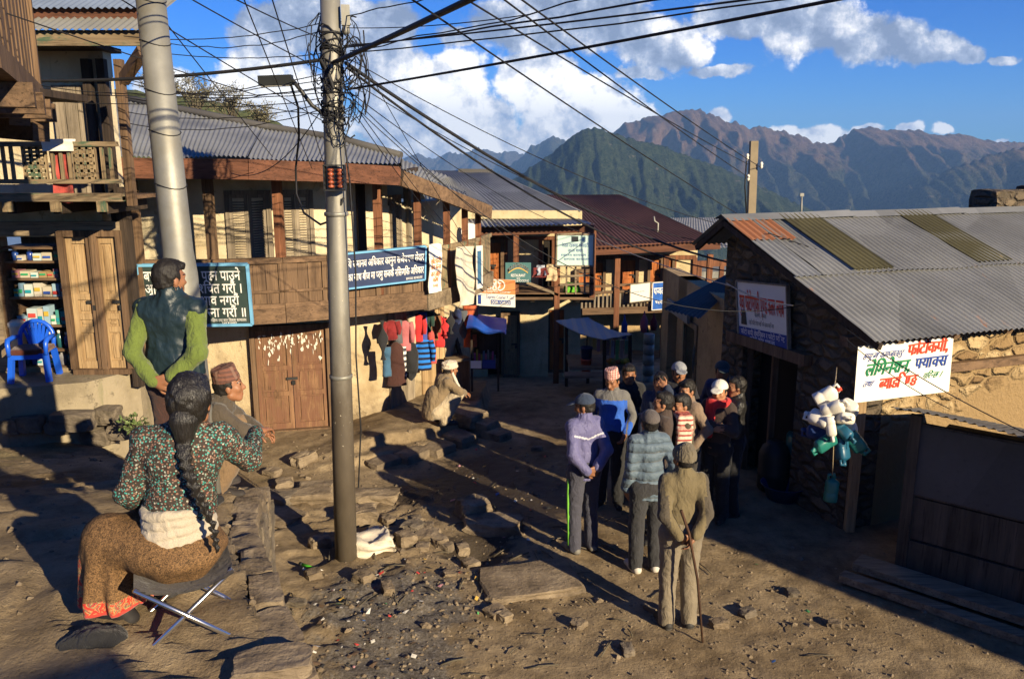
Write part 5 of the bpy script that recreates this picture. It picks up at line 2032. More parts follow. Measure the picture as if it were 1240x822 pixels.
def mk_hair(name, col):
 m, t, b = new_mat(name)
 c = objc(t)
 s1 = t.noise(t.map(c, (130, 60, 22)), 1.0, 4, .6, .4)
 t.put(b.inputs['Base Color'], t.mix(s1, tuple(q * .4 for q in col), tuple(q * 1.7 for q in col)))
 b.inputs['Roughness'].default_value = .58
 b.inputs['Specular IOR Level'].default_value = .28
 t.put(b.inputs['Normal'], t.bump(s1, .55, .006))
 return m
M['hair_eye'] = mk_plain('hair_eye', (.012, .009, .008), .4, 0, .1, 20, 0, .5)
M['hair'] = mk_hair('hair', (.012, .010, .009))
SKIN_A = (.33, .165, .088)
SKIN_B = (.27, .128, .066)
SKIN_C = (.22, .105, .055)
def jacket(J, h=.011, hem=.80, bulk=1.0, collar=.04, amp=.009, seed=1, sleeves=True, cut=True, cuff=.055, split=False):
 """torso and sleeves as one garment, open at hem, cuffs and neck"""
 bulk = bulk * .91
 pts = np.array([J[k] for k in ('pelvis', 'chest', 'neck', 'shR', 'shL', 'elR', 'elL', 'wrR', 'wrL')])
 S = SDF(pts.min(0) - .24, pts.max(0) + .2, h)
 pv, ch = np.array(J['pelvis']), np.array(J['chest'])
 hemv = J.get('hemdir')
 bot = np.array((pv[0], pv[1], hem)) if hemv is None else np.array(hemv)
 fl = (J.get('fwd', (0, 1, 0)), .70)
 S.limb(bot - (0, 0, .05), J['waist'], .162 * bulk, .152 * bulk, .04, flat=fl)
 S.limb(J['waist'], ch, .152 * bulk, .163 * bulk, .05, flat=fl)
 _a = (np.array(J['shR']) - np.array(J['shL'])) * .22
 S.limb(ch + (0, -.005, .045) - _a, ch + (0, -.005, .045) + _a, .100 * bulk, .100 * bulk, .06)
 nk = np.array(J['neck'])
 S.limb(ch + (0, -.01, .1), nk - (0, 0, .01), .10, .075, .04)
 if collar:
  S.limb(nk - (0, 0, .03), nk + (0, .006, collar), .078, .070, .015)
 for nm, sg in (('R', 1), ('L', -1)):
  S.limb(ch * .68 + np.array(J['sh' + nm]) * .32 + (0, 0, .07), J['sh' + nm], .072 * bulk, .066 * bulk, .05)
  if sleeves:
   el, wr = np.array(J['el' + nm]), np.array(J['wr' + nm])
   S.limb(J['sh' + nm], el, .068 * bulk, .058 * bulk, .03)
   S.limb(el, el + (wr - el) * .93, .058 * bulk, cuff * bulk * .92, .02)
 if collar:
  S.limb(nk + (0, .012, .01), nk + (0, .02, .2), .058, .07, .0, op='sub')
 if cut:
  S.plane(bot, (0, 0, -1) if hemv is None else J.get('hemnrm', (0, 0, -1)))
 P, F_ = S.mesh(2)
 P = wrinkle(P, F_, amp * .9, 6.5, seed, .38)
 P = wrinkle(P, F_, amp * .55, 13, seed + 3, 1.15)
 return P, F_
def trousers(J, h=.011, bulk=1.0, amp=.008, seed=1, top=.98, ankle=.055):
 pts = np.array([J[k] for k in ('pelvis', 'waist', 'kneeR', 'kneeL', 'ankR', 'ankL')])
 S = SDF(pts.min(0) - .2, pts.max(0) + .18, h)
 S.limb(J['waist'], J['pelvis'], .128 * bulk, .135 * bulk, .04, flat=(J.get('fwd', (0, 1, 0)), .78))
 for nm in 'RL':
  hp_, kn, an = (np.array(J[q + nm]) for q in ('hip', 'knee', 'ank'))
  S.limb(J['pelvis'], hp_, .125 * bulk, .115 * bulk, .04)
  S.limb(hp_, kn, .108 * bulk, .082 * bulk, .025)
  S.limb(kn, an + (0, 0, -.035) if J.get('standing', True) else an, .082 * bulk, .072 * bulk, .03)
 if J.get('standing', True):
  S.plane((0, 0, ankle - .02), (0, 0, -1))
 P, F_ = S.mesh(2)
 P = wrinkle(P, F_, amp * .9, 7, seed, .4)
 P = wrinkle(P, F_, amp * .55, 12, seed + 3, 1.5)
 return P, F_
def shoe(J, nm, h=.008, sole=True):
 an = np.array(J['ank' + nm])
 sg = 1 if nm == 'R' else -1
 fd = np.array(J.get('foot' + nm, (sg * .25, 1, 0)), float)
 fd /= np.linalg.norm(fd)
 S = SDF(an - .24, an + .26, h)
 base = an + (0, 0, -.042)
 S.limb(base - fd * .035, base + fd * .06, .046, .044, .02)
 S.limb(base + fd * .05 + (0, 0, .0), base + fd * .165 - (0, 0, .008), .045, .036, .03)
 S.limb(an + (0, 0, .0), base, .05, .046, .02)
 S.plane(an + (0, 0, -.074), (0, 0, -1))
 S.plane(an + (0, 0, .035), (0, 0, 1))
 P, F_ = S.mesh(2)
 z = P[F_].mean(1)[:, 2]
 mi = (z < an[2] - .052).astype(int)
 return P, F_, mi
def cap(J, hs=1.0, kind='cap', h=.008, back=False):
 hd = np.array(J['head'])
 Rm = head_rot(J['yaw'], J['pitch'], J['roll'])
 S = SDF(hd - .25, hd + .27, h)
 def hp(x, y, z):
  return hd + Rm @ np.array((x, y, z)) * hs
 up = Rm @ np.array((0, 0, 1.0))
 if kind == 'cap':
  S.ell(hp(0, -.014, .045), np.array((.092, .108, .092)) * hs, 0, Rm)
  S.plane(hp(0, 0, .040), -up - Rm @ np.array((0, -.12, 0)))
  S.ell(hp(0, .115, .045), np.array((.072, .075, .010)) * hs, .008, Rm @ rotx(-.22))
  S.ell(hp(0, -.014, .138), np.array((.009, .009, .006)) * hs, .004, Rm)
 elif kind == 'topi':
  S.limb(hp(0, -.012, .05), hp(.008, -.02, .135), .098 * hs, .086 * hs, 0, flat=(Rm @ np.array((1, 0, 0.0)), .86))
  S.plane(hp(.01, -.02, .150), up + Rm @ np.array((.12, -.18, 0)))
  S.plane(hp(0, 0, .042), -up - Rm @ np.array((0, -.1, 0)))
 elif kind == 'beanie':
  S.ell(hp(0, -.016, .035), np.array((.094, .112, .104)) * hs, 0, Rm)
  S.limb(hp(0, -.05, .10), hp(0, -.10, .075), .05 * hs, .03 * hs, .04)
  S.plane(hp(0, 0, .015), -up - Rm @ np.array((0, -.25, 0)))
 elif kind == 'turban':
  S.ell(hp(0, -.02, .055), np.array((.095, .112, .075)) * hs, 0, Rm)
  for i, (r_, z, tilt) in enumerate(((.082, .035, .15), (.084, .062, -.12), (.070, .085, .2))):
   for k in range(18):
    a0, a1 = k / 18 * 2 * math.pi, (k + 1) / 18 * 2 * math.pi
    S.limb(hp(r_ * math.cos(a0), -.02 + r_ * 1.2 * math.sin(a0), z + tilt * r_ * math.sin(a0)),
      hp(r_ * math.cos(a1), -.02 + r_ * 1.2 * math.sin(a1), z + tilt * r_ * math.sin(a1)), .024 * hs, .024 * hs, .005)
  S.plane(hp(0, 0, .02), -up - Rm @ np.array((0, -.2, 0)))
 P, F_ = S.mesh(2)
 if kind == 'beanie':
  a = np.arctan2(*(((P - hd) @ Rm)[:, :2].T))
  P = P + (P - hd) * (np.sin(a * 26) * .012)[:, None]
  P = wrinkle(P, F_, .004, 20, 2)
 if kind in ('turban', 'topi'):
  P = wrinkle(P, F_, .005, 22, 5, .8)
 return P, F_
def person(label, px, py, ground, heading, J, sk=SKIN_A, hgt=1.66, group=None, h=.0085, **kw):
 """stands a figure so that its feet meet the ground seen at a pixel; heading in degrees, 0 = facing away from the viewer (+y)"""
 if ground is None:
  p = atZ(px, py, 0.0)
  for _ in range(6):
   p = atZ(px, py, ground_z(p.x, p.y, False))
  g = ground_z(p.x, p.y, True)
  loc = Vector((p.x, p.y, g - .004))
 else:
  loc = Vector(ground)
 root = thing('person', label, 'person', loc, R(heading), group)
 s = hgt / 1.66
 for k, v in list(J.items()):
  if isinstance(v, tuple) and not (k.startswith('hd') or k.startswith('palm') or k.startswith('foot') or k in ('fwd', 'hemnrm')):
   J[k] = tuple(np.array(v) * s)
 J['_s'] = s
 P, F_, mi, Rm, hd = make_body(J, h, hs=kw.get('hs', 1.0) * .98, curlR=kw.get('curlR', .6), curlL=kw.get('curlL', .6))
 put('body', (P, F_), skin(sk), root, mi)
 return root
# ------------------------------------------------------------------ lettering
_TXT = {}
def glyph_mesh(run, bold, half=False):
 bold = min(bold, .014)
 key = (run, bold, half)
 if key in _TXT:
  return _TXT[key]
 cu = bpy.data.curves.new('lettering', 'FONT')
 cu.body = run
 cu.offset = bold
 cu.resolution_u = 3
 ob = bpy.data.objects.new('lettering', cu)
 COL.objects.link(ob)
 dg = bpy.context.evaluated_depsgraph_get()
 dg.update()
 ev = ob.evaluated_get(dg)
 me = ev.to_mesh()
 V = [(v.co.x, v.co.y) for v in me.vertices]
 F_ = [tuple(p.vertices) for p in me.polygons]
 ev.to_mesh_clear()
 bpy.data.objects.remove(ob)
 bpy.data.curves.remove(cu)
 w = max([v[0] for v in V], default=.3)
 if half and V:
  import bmesh
  bm = bmesh.new()
  vs = [bm.verts.new((x, y, 0)) for x, y in V]
  for f in F_:
   try:
    bm.faces.new([vs[i] for i in f])
   except ValueError:
    pass
  cut = w - .185 - bold
  bmesh.ops.bisect_plane(bm, geom=bm.verts[:] + bm.edges[:] + bm.faces[:], plane_co=(cut, 0, 0), plane_no=(1, 0, 0), clear_outer=True)
  bm.verts.index_update()
  V = [(v.co.x, v.co.y) for v in bm.verts]
  F_ = [tuple(v.index for v in f.verts) for f in bm.faces]
  bm.free()
  w = cut - .01
 _TXT[key] = (V, F_, w)
 return _TXT[key]
LAY = []
def text_2d(body, bold=.018):
 """lays a line out, joining half letters as they are written by hand"""
 V, F_ = [], []
 LAY.clear()
 x = 0.0
 i = 0
 runs = []
 cur = ''
 while i < len(body):
  ch = body[i]
  if i + 2 < len(body) and body[i + 1] == '\u094d' and body[i + 2] not in ' ।' and '\u0900' < ch:
   if cur:
    runs.append((cur, False))
   cur = ''
   runs.append((ch, True))
   i += 2
   continue
  cur += ch
  i += 1
 if cur:
  runs.append((cur, False))
 for r_, half in runs:
  lead = len(r_) - len(r_.lstrip(' '))
  x += .28 * lead
  tail = len(r_) - len(r_.rstrip(' '))
  rr = r_.strip(' ')
  if rr:
   v, f, w = glyph_mesh(rr, bold, half)
   for dx_ in ((0,) if bold < .025 else (0, bold * .7, bold * 1.4)):
    b = len(V)
    V += [(p + x + dx_, q + dx_ * .25) for p, q in v]
    LAY.extend([dx_ * 60] * len(v))
    F_ += [tuple(k + b for k in t) for t in f]
   x += w + (bold if bold >= .025 else 0)
  x += .28 * tail
 return V, F_
def letter(mb, body, o, ux, uy, x0, x1, yc, h, bold=.018, slant=0.0):
 nz = ux.cross(uy).normalized()
 """writes body between x0 and x1 around height yc on the board frame (origin o, axes ux, uy in metres)"""
 V, F_ = text_2d(body, bold)
 if not V:
  return
 xs = [v[0] for v in V]
 w = max(xs) - min(xs)
 sx = (x1 - x0) / w
 s_ = h / .9
 vs = []
 for i, (a, b) in enumerate(V):
  px = x0 + (a - min(xs)) * sx + (b - .3) * s_ * slant
  vs.append(o + ux * px + uy * (yc + (b - .36) * s_) + nz * (.0008 * (LAY[i] if i < len(LAY) else 0)))
 mb.add(vs, F_)
def board(name, label, cat, quad_pts, thick, mat, frame=None, fw=.02, group=None, nrm=None):
 """signboard from four corners (bottom left, bottom right, top right, top left); returns root, origin, unit axes, size, face normal"""
 a, b, c, d = [Vector(p) for p in quad_pts]
 ux = (b - a)
 uy = (d - a)
 n = ux.cross(uy).normalized()
 root = thing(name, label, cat, (a + b) / 2, 0, group)
 mb = MB()
 mb.slab([a, b, c, d], -n, thick)
 mb.build('board', mat, root)
 if frame:
  mb = MB()
  cc = (a + b + c + d) / 4
  for p, q in ((a, b), (b, c), (c, d), (d, a)):
   mb.beam(p - n * thick * .3, q - n * thick * .3, thick * 1.4 + .008, fw, (cc - (p + q) / 2).normalized())
  mb.build('frame', frame, root)
 W_, H_ = ux.length, uy.length
 return root, a + n * .004, ux.normalized(), uy.normalized(), W_, H_, n
def quad_on(p0, p1, x0, y0, x1, y1, out, tilt=0.0, skew=0.0):
 """rectangle on a vertical plane from the pixels of its corners"""
 d = Vector((p1[0] - p0[0], p1[1] - p0[1], 0)).normalized()
 n = Vector((d.y, -d.x, 0)) * out
 q0 = (p0[0] + n.x, p0[1] + n.y)
 q1 = (p1[0] + n.x, p1[1] + n.y)
 ym = (y0 + y1) / 2
 l = atPlane(x0, ym, q0, q1)
 r = atPlane(x1, ym, q0, q1)
 t = atPlane((x0 + x1) / 2, y0, q0, q1).z
 b = atPlane((x0 + x1) / 2, y1, q0, q1).z
 n2 = n.normalized() * tilt
 return [Vector((l.x, l.y, b - skew)), Vector((r.x, r.y, b + skew)), Vector((r.x, r.y, t + skew)) + n2, Vector((l.x, l.y, t - skew)) + n2]
r_, o, ux, uy, w, h, n = board('notice_board', 'dark green notice board in a blue frame painted with four white lines', 'sign', quad_on(FASC[0], FASC[1], 171, 320, 303, 394, .16, .06), .03, M['board_green'], M['frame_blue'], .035)
mb = MB()
letter(mb, 'बालबािलकाले  पढ्न पाउने', o, ux, uy, w * .05, w * .93, h * .83, .165, .012)
letter(mb, 'अिधकार    िनश्िचत गरौं ।', o, ux, uy, w * .05, w * .93, h * .62, .165, .012)
letter(mb, 'बीच मा    भेदभाव नगरौं', o, ux, uy, w * .05, w * .90, h * .42, .16, .012)
letter(mb, 'िवद्यालय    भर्ना गरौं ॥', o, ux, uy, w * .05, w * .95, h * .22, .16, .012)
letter(mb, 'मिहला तथा बाल िवकास कार्यालय', o, ux, uy, w * .62, w * .95, h * .085, .05, .0)
letter(mb, 'जुम्ला', o, ux, uy, w * .72, w * .86, h * .035, .04, .0)
mb.build('lettering', M['letter_white'], r_)
r_, o, ux, uy, w, h, n = board('name_board', 'long navy name board with two lines of white letters in a pale frame', 'sign', quad_on(FASC[3], FASC[4], 404, 303, 514, 345, .16, .05, .02), .03, M['board_navy'], M['frame_blue'], .022)
mb = MB()
letter(mb, 'मानविय र मानव अिधकार कानुन सर्वेक्षण सेवार', o, ux, uy, w * .02, w * .985, h * .70, .13, .02)
letter(mb, 'प्रदान का साथ बीज मा प्रमु सर्वकै निसर्गिक अिधकार', o, ux, uy, w * .02, w * .985, h * .32, .13, .02)
letter(mb, 'सम्पर्क कार्यालय', o, ux, uy, w * .78, w * .97, h * .09, .05, .0)
mb.build('lettering', M['letter_white'], r_)
def hanging(name, label, cat, p_top0, p_top1, drop, mat, group=None, bow=.03, seed=1, taper=1.0, thick=.006, letters=None, nu=14, nv=26, sway=0.02):
 a, b = Vector(p_top0), Vector(p_top1)
 n = (b - a).cross(Vector((0, 0, -1))).normalized()
 if n.y > 0:
  n = -n
 def pt(u, v, off=0.0):
  p = a.lerp(b, .5 + (u - .5) * (1 + (taper - 1) * v)) - Vector((0, 0, drop * v))
  wv = bow * v * math.sin(u * 7 + v * 4 + seed) + bow * 1.5 * mnoise.noise(Vector((u * 2.5 + seed, v * 3, seed)))
  return p + n * (wv + off + .02) + (b - a).normalized() * sway * math.sin(v * 5 + seed) * v
 mb = MB()
 mb.smooth = True
 vs = [pt(i / nu, j / nv, 0) for j in range(nv + 1) for i in range(nu + 1)] + [pt(i / nu, j / nv, -thick) for j in range(nv + 1) for i in range(nu + 1)]
 k = (nu + 1) * (nv + 1)
 fs = []
 for j in range(nv):
  for i in range(nu):
   q = (j * (nu + 1) + i, j * (nu + 1) + i + 1, (j + 1) * (nu + 1) + i + 1, (j + 1) * (nu + 1) + i)
   fs.append(q)
   fs.append(tuple(x + k for x in q[::-1]))
 mb.add(vs, fs)
 o_ = mb.build(name, mat)
 tag(o_, label, cat, group)
 if letters:
  lm = MB()
  for (body, v0, hh, u0, u1) in letters:
   V, F_ = text_2d(body, .03)
   xs = [q[0] for q in V]
   w_ = max(xs) - min(xs)
   lm.add([pt(u0 + (u1 - u0) * (x_ - min(xs)) / w_, v0 - (y_ - .3) / .9 * hh / drop, .006) for x_, y_ in V], F_)
  lm.build('lettering', M['letter_orange'], o_)
 return o_
def fp(px, py, k, out=.12):
 d = Vector((FASC[k + 1][0] - FASC[k][0], FASC[k + 1][1] - FASC[k][1], 0)).normalized()
 n = Vector((d.y, -d.x, 0)) * out
 return atPlane(px, py, (FASC[k][0] + n.x, FASC[k][1] + n.y), (FASC[k + 1][0] + n.x, FASC[k + 1][1] + n.y))
a, b = fp(518, 296, 4), fp(533, 294, 4)
hanging('paper_banner', 'narrow white paper banner with rows of orange letters on the balcony rail', 'banner', a, b, a.z - fp(521, 355, 4).z, M['white_paint'], None, .01, 1, 1.0,
  letters=[('छोटकरी', .36, .09, .1, .9), ('सेवा केन्द्र', .48, .08, .1, .9), ('अन लाईन', .62, .09, .15, .85), ('कोष', .74, .08, .3, .7), ('२०६९', .86, .06, .3, .7)])
a, b = fp(551, 299, 5), fp(571, 298, 5)
M['cloth_print'] = mk_cloth('cloth_print', (.60, .54, .42), fold=.5, var=.4)
hanging('cloth_banner', 'long crumpled cream cloth hanging over the bent end of the balcony', 'banner', a, b, a.z - fp(561, 368, 5).z, M['cloth_print'], None, .035, 4, 1.05, sway=.05)
a, b = fp(575, 298, 6), fp(583, 297, 6)
hanging('blue_sign', 'slim blue panel with a white border at the end of the balcony', 'sign', a, b, .68, M['white_paint'], None, .0, 2, .98, nu=4, nv=4, sway=0)
mb = MB()
q_ = [a.lerp(b, .2) - Vector((0, 0, .08)), a.lerp(b, .8) - Vector((0, 0, .08)), a.lerp(b, .8) - Vector((0, 0, .6)), a.lerp(b, .2) - Vector((0, 0, .6))]
nn_ = Vector((.6, -.8, 0)) * .028
mb.slab([p + nn_ for p in q_], Vector((.6, -.8, 0)), .004)
bp = mb.build('panel_face', mk_plain('panel_blue', (.05, .15, .27), .5), bpy.data.objects['blue_sign'])
dd = thing('round_dish', 'small white dish sign behind the last balcony posts', 'sign', atY(569, 292, 14.6))
mb = MB()
mb.lathe(atY(569, 281, 14.6), [(.0, .0), (.09, .012), (.15, .03), (.155, .035)], 18, (.1, -1, .15))
mb.build('dish', M['white_paint'], dd)
mb = MB()
mb.lathe(atY(570, 283, 14.57), [(.0, .0), (.05, .004)], 12, (.1, -1, .15))
mb.build('emblem', M['letter_blue'], dd)
pl = ((-1, YB2 - .12), (3, YB2 - .12))
r_, o, ux, uy, w, h, n = board('pale_board', 'large pale aqua board with small dark writing above the open balcony', 'sign', quad_on(*pl, 674, 284, 719, 322, 0), .03, M['board_aqua'], M['wood_grey'], .03)
mb = MB()
for q0, q1, body in ((.14, .86, 'नेपाल रेडक्रस सोसाइटी'), (.30, .70, 'जुम्ला शाखा')):
 letter(mb, body, o, ux, uy, w * q0, w * q1, h * (.66 if q0 < .2 else .50), .09 if q0 < .2 else .08, .0)
letter(mb, 'स्वास्थ्य कार्यक्रम', o, ux, uy, w * .12, w * .8, h * .35, .06, .0)
letter(mb, 'सम्पर्क कार्यालय', o, ux, uy, w * .2, w * .9, h * .22, .06, .0)
mb.build('lettering', M['letter_blue'], r_)
mb = MB()
mb.slab([o + ux * w * .40 + uy * h * .78, o + ux * w * .58 + uy * h * .78, o + ux * w * .58 + uy * h * .94, o + ux * w * .40 + uy * h * .94], n, .004)
mb.slab([o + n * .004 + ux * w * .44 + uy * h * .82, o + n * .004 + ux * w * .54 + uy * h * .82, o + n * .004 + ux * w * .54 + uy * h * .85, o + n * .004 + ux * w * .44 + uy * h * .85], n, .003)
mb.build('emblem', M['letter_black'], r_)
r_, o, ux, uy, w, h, n = board('restaurant_board', 'teal restaurant board with arched pale and yellow lettering tied to the railing', 'sign', quad_on(*pl, 612, 318, 643, 342, .03), .03, M['board_teal'], None)
mb = MB()
V_, F__ = text_2d('MOUNTAIN VIEW', .03)
xs_ = [v[0] for v in V_]
def arch(mb, dy, hh):
 vs = []
 for x_, y_ in V_:
  t = (x_ - min(xs_)) / (max(xs_) - min(xs_))
  vs.append(o + ux * w * (.08 + .84 * t) + uy * (h * (.58 + dy + .26 * math.sin(math.pi * t)) + (y_ - .3) * hh))
 mb.add(vs, F__)
arch(mb, .0, .12)
letter(mb, 'RESTAURANT', o, ux, uy, w * .22, w * .78, h * .36, .07, .02)
letter(mb, 'and', o, ux, uy, w * .44, w * .56, h * .22, .045, .01)
letter(mb, 'LODGE & FOODING', o, ux, uy, w * .12, w * .92, h * .09, .06, .01)
mb.build('lettering', M['letter_white'], r_)
mb = MB()
V2 = []
for i in range(20):
 t = i / 19
 for s_ in (0, 1):
  V2.append(o + ux * w * (.12 + .76 * t) + uy * h * (.46 + .045 * s_ + .24 * math.sin(math.pi * t)))
mb.add(V2, [(2 * i, 2 * i + 2, 2 * i + 3, 2 * i + 1) for i in range(19)])
mb.build('arch_stripe', M['letter_yellow'], r_)
r_, o, ux, uy, w, h, n = board('courier_board', 'orange and white courier and cargo board below the balcony edge', 'sign', quad_on((-1, 15.9), (3, 15.9), 577, 338, 624, 371, 0, 0, -.02), .03, M['white_paint'], None)
mb = MB()
mb.slab([o + uy * h * .47, o + ux * w + uy * h * .47, o + ux * w + uy * h * 1.0, o + uy * h * 1.0], n, .004)
mb.build('orange_band', M['board_orange'], r_)
mb = MB()
o2 = o + n * .006
for k, ch in enumerate('DNT'):
 c_ = o2 + ux * w * (.33 + .135 * k) + uy * h * .79
 ring = []
 for i in range(24):
  an = i / 24 * 2 * math.pi
  for rr in (.085, .105):
   ring.append(c_ + (ux * math.cos(an) + uy * math.sin(an)) * rr)
 mb.add(ring, [(2 * i, (2 * i + 2) % 48, (2 * i + 3) % 48, 2 * i + 1) for i in range(24)])
 letter(mb, ch, o2, ux, uy, w * (.33 + .135 * k) - .04, w * (.33 + .135 * k) + .04, h * .79, .13, .03)
letter(mb, 'al Express Courier', o2, ux, uy, w * .2, w * .88, h * .56, .06, .0)
mb.build('lettering', M['letter_white'], r_)
mb = MB()
letter(mb, 'Express Courier P. Ltd.', o, ux, uy, w * .26, w * .97, h * .35, .09, .0)
mb.slab([o + ux * w * .37 + uy * h * .08, o + ux * w * .88 + uy * h * .08, o + ux * w * .88 + uy * h * .24, o + ux * w * .37 + uy * h * .24], n, .003)
mb.slab([o + ux * w * .04 + uy * h * .06, o + ux * w * .12 + uy * h * .06, o + ux * w * .12 + uy * h * .40, o + ux * w * .04 + uy * h * .40], n, .003)
mb.build('blue_lettering', M['letter_blue'], r_)
mb = MB()
letter(mb, 'DOM / CARGO', o2, ux, uy, w * .39, w * .86, h * .155, .08, .03)
mb.build('cargo_lettering', M['letter_white'], r_)
pl3 = ((2, YB3 - .14), (6, YB3 - .14))
r_, o, ux, uy, w, h, n = board('white_board', 'plain white board on the stick railing half in shade', 'sign', quad_on(*pl3, 763, 343, 788, 365, 0, 0, .03), .03, M['white_paint'], M['wood_grey'], .02)
mb = MB()
letter(mb, 'सहकारी संस्था', o, ux, uy, w * .1, w * .7, h * .55, .035, -.01)
mb.build('lettering', M['letter_blue'], r_)
r_, o, ux, uy, w, h, n = board('blue_banner', 'blue and white printed banner beside the plain white board', 'banner', quad_on(*pl3, 790, 341, 828, 374, 0, 0, .03), .02, mk_plain('banner_blue', (.03, .13, .48), .6, 0, .8, 5), M['white_paint'], .02)
mb = MB()
letter(mb, 'पर्वतिय साहिस', o, ux, uy, w * .03, w * .97, h * .70, .22, .035)
letter(mb, 'भ्रमण सेवा', o, ux, uy, w * .1, w * .7, h * .28, .12, .02)
mb.build('lettering', M['letter_white'], r_)
bl_, br_ = sw(.12, -.12, 0), sw(1.30, -.12, 0)
pF0, pF1 = (sw(0, -.14, 0).x, sw(0, -.14, 0).y), (sw(2, -.14, 0).x, sw(2, -.14, 0).y)
cTL, cTR, cBR, cBL = atPlane(1040, 409, pF0, pF1), atPlane(1156, 395, pF0, pF1), atPlane(1149, 474, pF0, pF1), atPlane(1034, 488, pF0, pF1)
ban = thing('cloth_sign', 'white cloth sign painted in red, green and blue letters at the stone corner', 'banner', (cBL + cBR) / 2)
def bq(u, v, off=0.0):
 p = (cBL * (1 - u) + cBR * u) * (1 - v) + (cTL * (1 - u) + cTR * u) * v
 bulge = .0
 sag = -.03 * math.sin(u * math.pi * 3) ** 2 * v ** 6
 return p - d2 * (bulge + off) + Vector((0, 0, sag))
mb = MB()
mb.smooth = True
nu, nv = 30, 20
vs = [bq(i / nu, j / nv) for j in range(nv + 1) for i in range(nu + 1)] + [bq(i / nu, j / nv, -.006) for j in range(nv + 1) for i in range(nu + 1)]
k_ = (nu + 1) * (nv + 1)
fs = []
for j in range(nv):
 for i in range(nu):
  q = (j * (nu + 1) + i, j * (nu + 1) + i + 1, (j + 1) * (nu + 1) + i + 1, (j + 1) * (nu + 1) + i)
  fs += [q, tuple(x + k_ for x in q[::-1])]
mb.add(vs, fs)
mb.build('cloth', M['white_paint'], ban)
def ban_text(body, u0, u1, vc, hv, mat, bold=.03, slant=.0, name='lettering'):
 V, F_ = text_2d(body, bold)
 xs = [q[0] for q in V]
 w_ = max(xs) - min(xs)
 m_ = MB()
 m_.add([bq(u0 + (u1 - u0) * (x - min(xs)) / w_ + slant * (y - .3) * .05, vc + (y - .36) / .9 * hv, .005 + .0008 * l_) for (x, y), l_ in zip(V, LAY)], F_)
 m_.build(name, M[mat], ban)
ban_text('यहाँ', .07, .13, .87, .075, 'letter_black', .01)
ban_text('सम्पूर्ण', .06, .21, .71, .13, 'letter_blue', .01, 1)
ban_text('कागजातहरु', .23, .47, .705, .12, 'letter_blue', .01, 1)
ban_text('फोटोकपी,', .51, .95, .74, .24, 'letter_red', .04, .5)
ban_text('लेिमनेशन,', .09, .56, .50, .25, 'letter_green', .035, 1)
ban_text('फ्याक्स', .60, .95, .51, .22, 'letter_blue', .035, .5)
ban_text('तथा', .08, .18, .28, .11, 'letter_blue', .02, 1)
ban_text('ब्याडिण्ङ', .24, .64, .26, .23, 'letter_red', .045, .5)
ban_text('गिरन्छ ।', .70, .90, .30, .12, 'letter_green', .015, 1)
pG0, pG1 = (sw(-.1, DW, 0).x, sw(-.1, DW, 0).y), (sw(-.1, 0, 0).x, sw(-.1, 0, 0).y)
gTL, gTR, gBR, gBL = atPlane(892, 340, pG0, pG1), atPlane(953, 346, pG0, pG1), atPlane(955, 425, pG0, pG1), atPlane(895, 411, pG0, pG1)
r_, o, ux, uy, w, h, n = board('studio_board', 'shaded pale board with red heading and a dark blue foot above the stone doorway', 'sign', (gBL, gBR, gTR, gTL), .03, M['white_paint'], M['wood_grey'], .02)
mb = MB()
mb.add([o + ux * w * .02 + n * .002, o + ux * w * .98 + n * .002, o + ux * w * .98 + uy * h * .24 + n * .002, o + ux * w * .02 + uy * h * .24 + n * .002], [(0, 1, 2, 3)])
mb.build('foot_band', M['letter_blue'], r_)
mb = MB()
letter(mb, 'युवा फोटोग्राफी एण्ड कलर ल्याब', o, ux, uy, w * .05, w * .95, h * .66, .26, .03)
mb.build('lettering', M['letter_red'], r_)
mb = MB()
letter(mb, 'खलंगा, जुम्ला', o, ux, uy, w * .36, w * .6, h * .48, .07, .0)
letter(mb, 'यहाँ फोटो रोल खिच्ने काम गरिन्छ', o, ux, uy, w * .24, w * .74, h * .34, .07, .0)
mb.slab([o + ux * w * .07 + uy * h * .28, o + ux * w * .19 + uy * h * .28, o + ux * w * .17 + uy * h * .52, o + ux * w * .09 + uy * h * .52], n, .003)
mb.build('small_lettering', M['letter_black'], r_)
mb = MB()
o3 = o + n * .003
letter(mb, 'फोटो कपी लेमिनेसन र फोटो प्रिन्ट', o3, ux, uy, w * .06, w * .94, h * .165, .08, .0)
letter(mb, 'फोटो फ्रेम पाइन्छ', o3, ux, uy, w * .25, w * .75, h * .07, .07, .0)
mb.build('foot_lettering', M['letter_white'], r_)
# ------------------------------------------------------------------ poles and cables
m, t, b = new_mat('pole_metal')
c = objc(t)
z_ = t.sep(c)[2]
n1 = t.noise(t.map(c, (4, 4, 1.2)), 1.5, 6, .65)
n2 = t.noise(c, 30, 4, .6)
clean = t.mix(n1, (.17, .16, .135), (.36, .345, .30))
soot = t.mix(n1, (.035, .028, .022), (.13, .105, .075))
f = t.rng(t.m('ADD', z_, t.m('MULTIPLY', t.m('SUBTRACT', n1, .5), 1.0)), 1.5, 2.9)
flk = t.m('MULTIPLY', t.rng(n2, .66, .72), t.rng(z_, .9, 1.6))
col_ = t.mix(f, soot, clean)
t.put(b.inputs['Base Color'], t.mix(flk, col_, (.5, .45, .36)))
t.put(b.inputs['Metallic'], t.m('MULTIPLY', f, .5))
t.put(b.inputs['Roughness'], t.m('ADD', .42, t.m('MULTIPLY', n2, .3)))
M['pole_metal'] = m
pc0 = atZ(419, 680, 0)
PY = pc0.y
pcT = atY(398, -60, PY)
pole = thing('utility_pole', 'tall sooty steel pole loaded with cables in the middle of the lane', 'pole', pc0)
mb = MB()
base_ = Vector((pc0.x, PY, -.2))
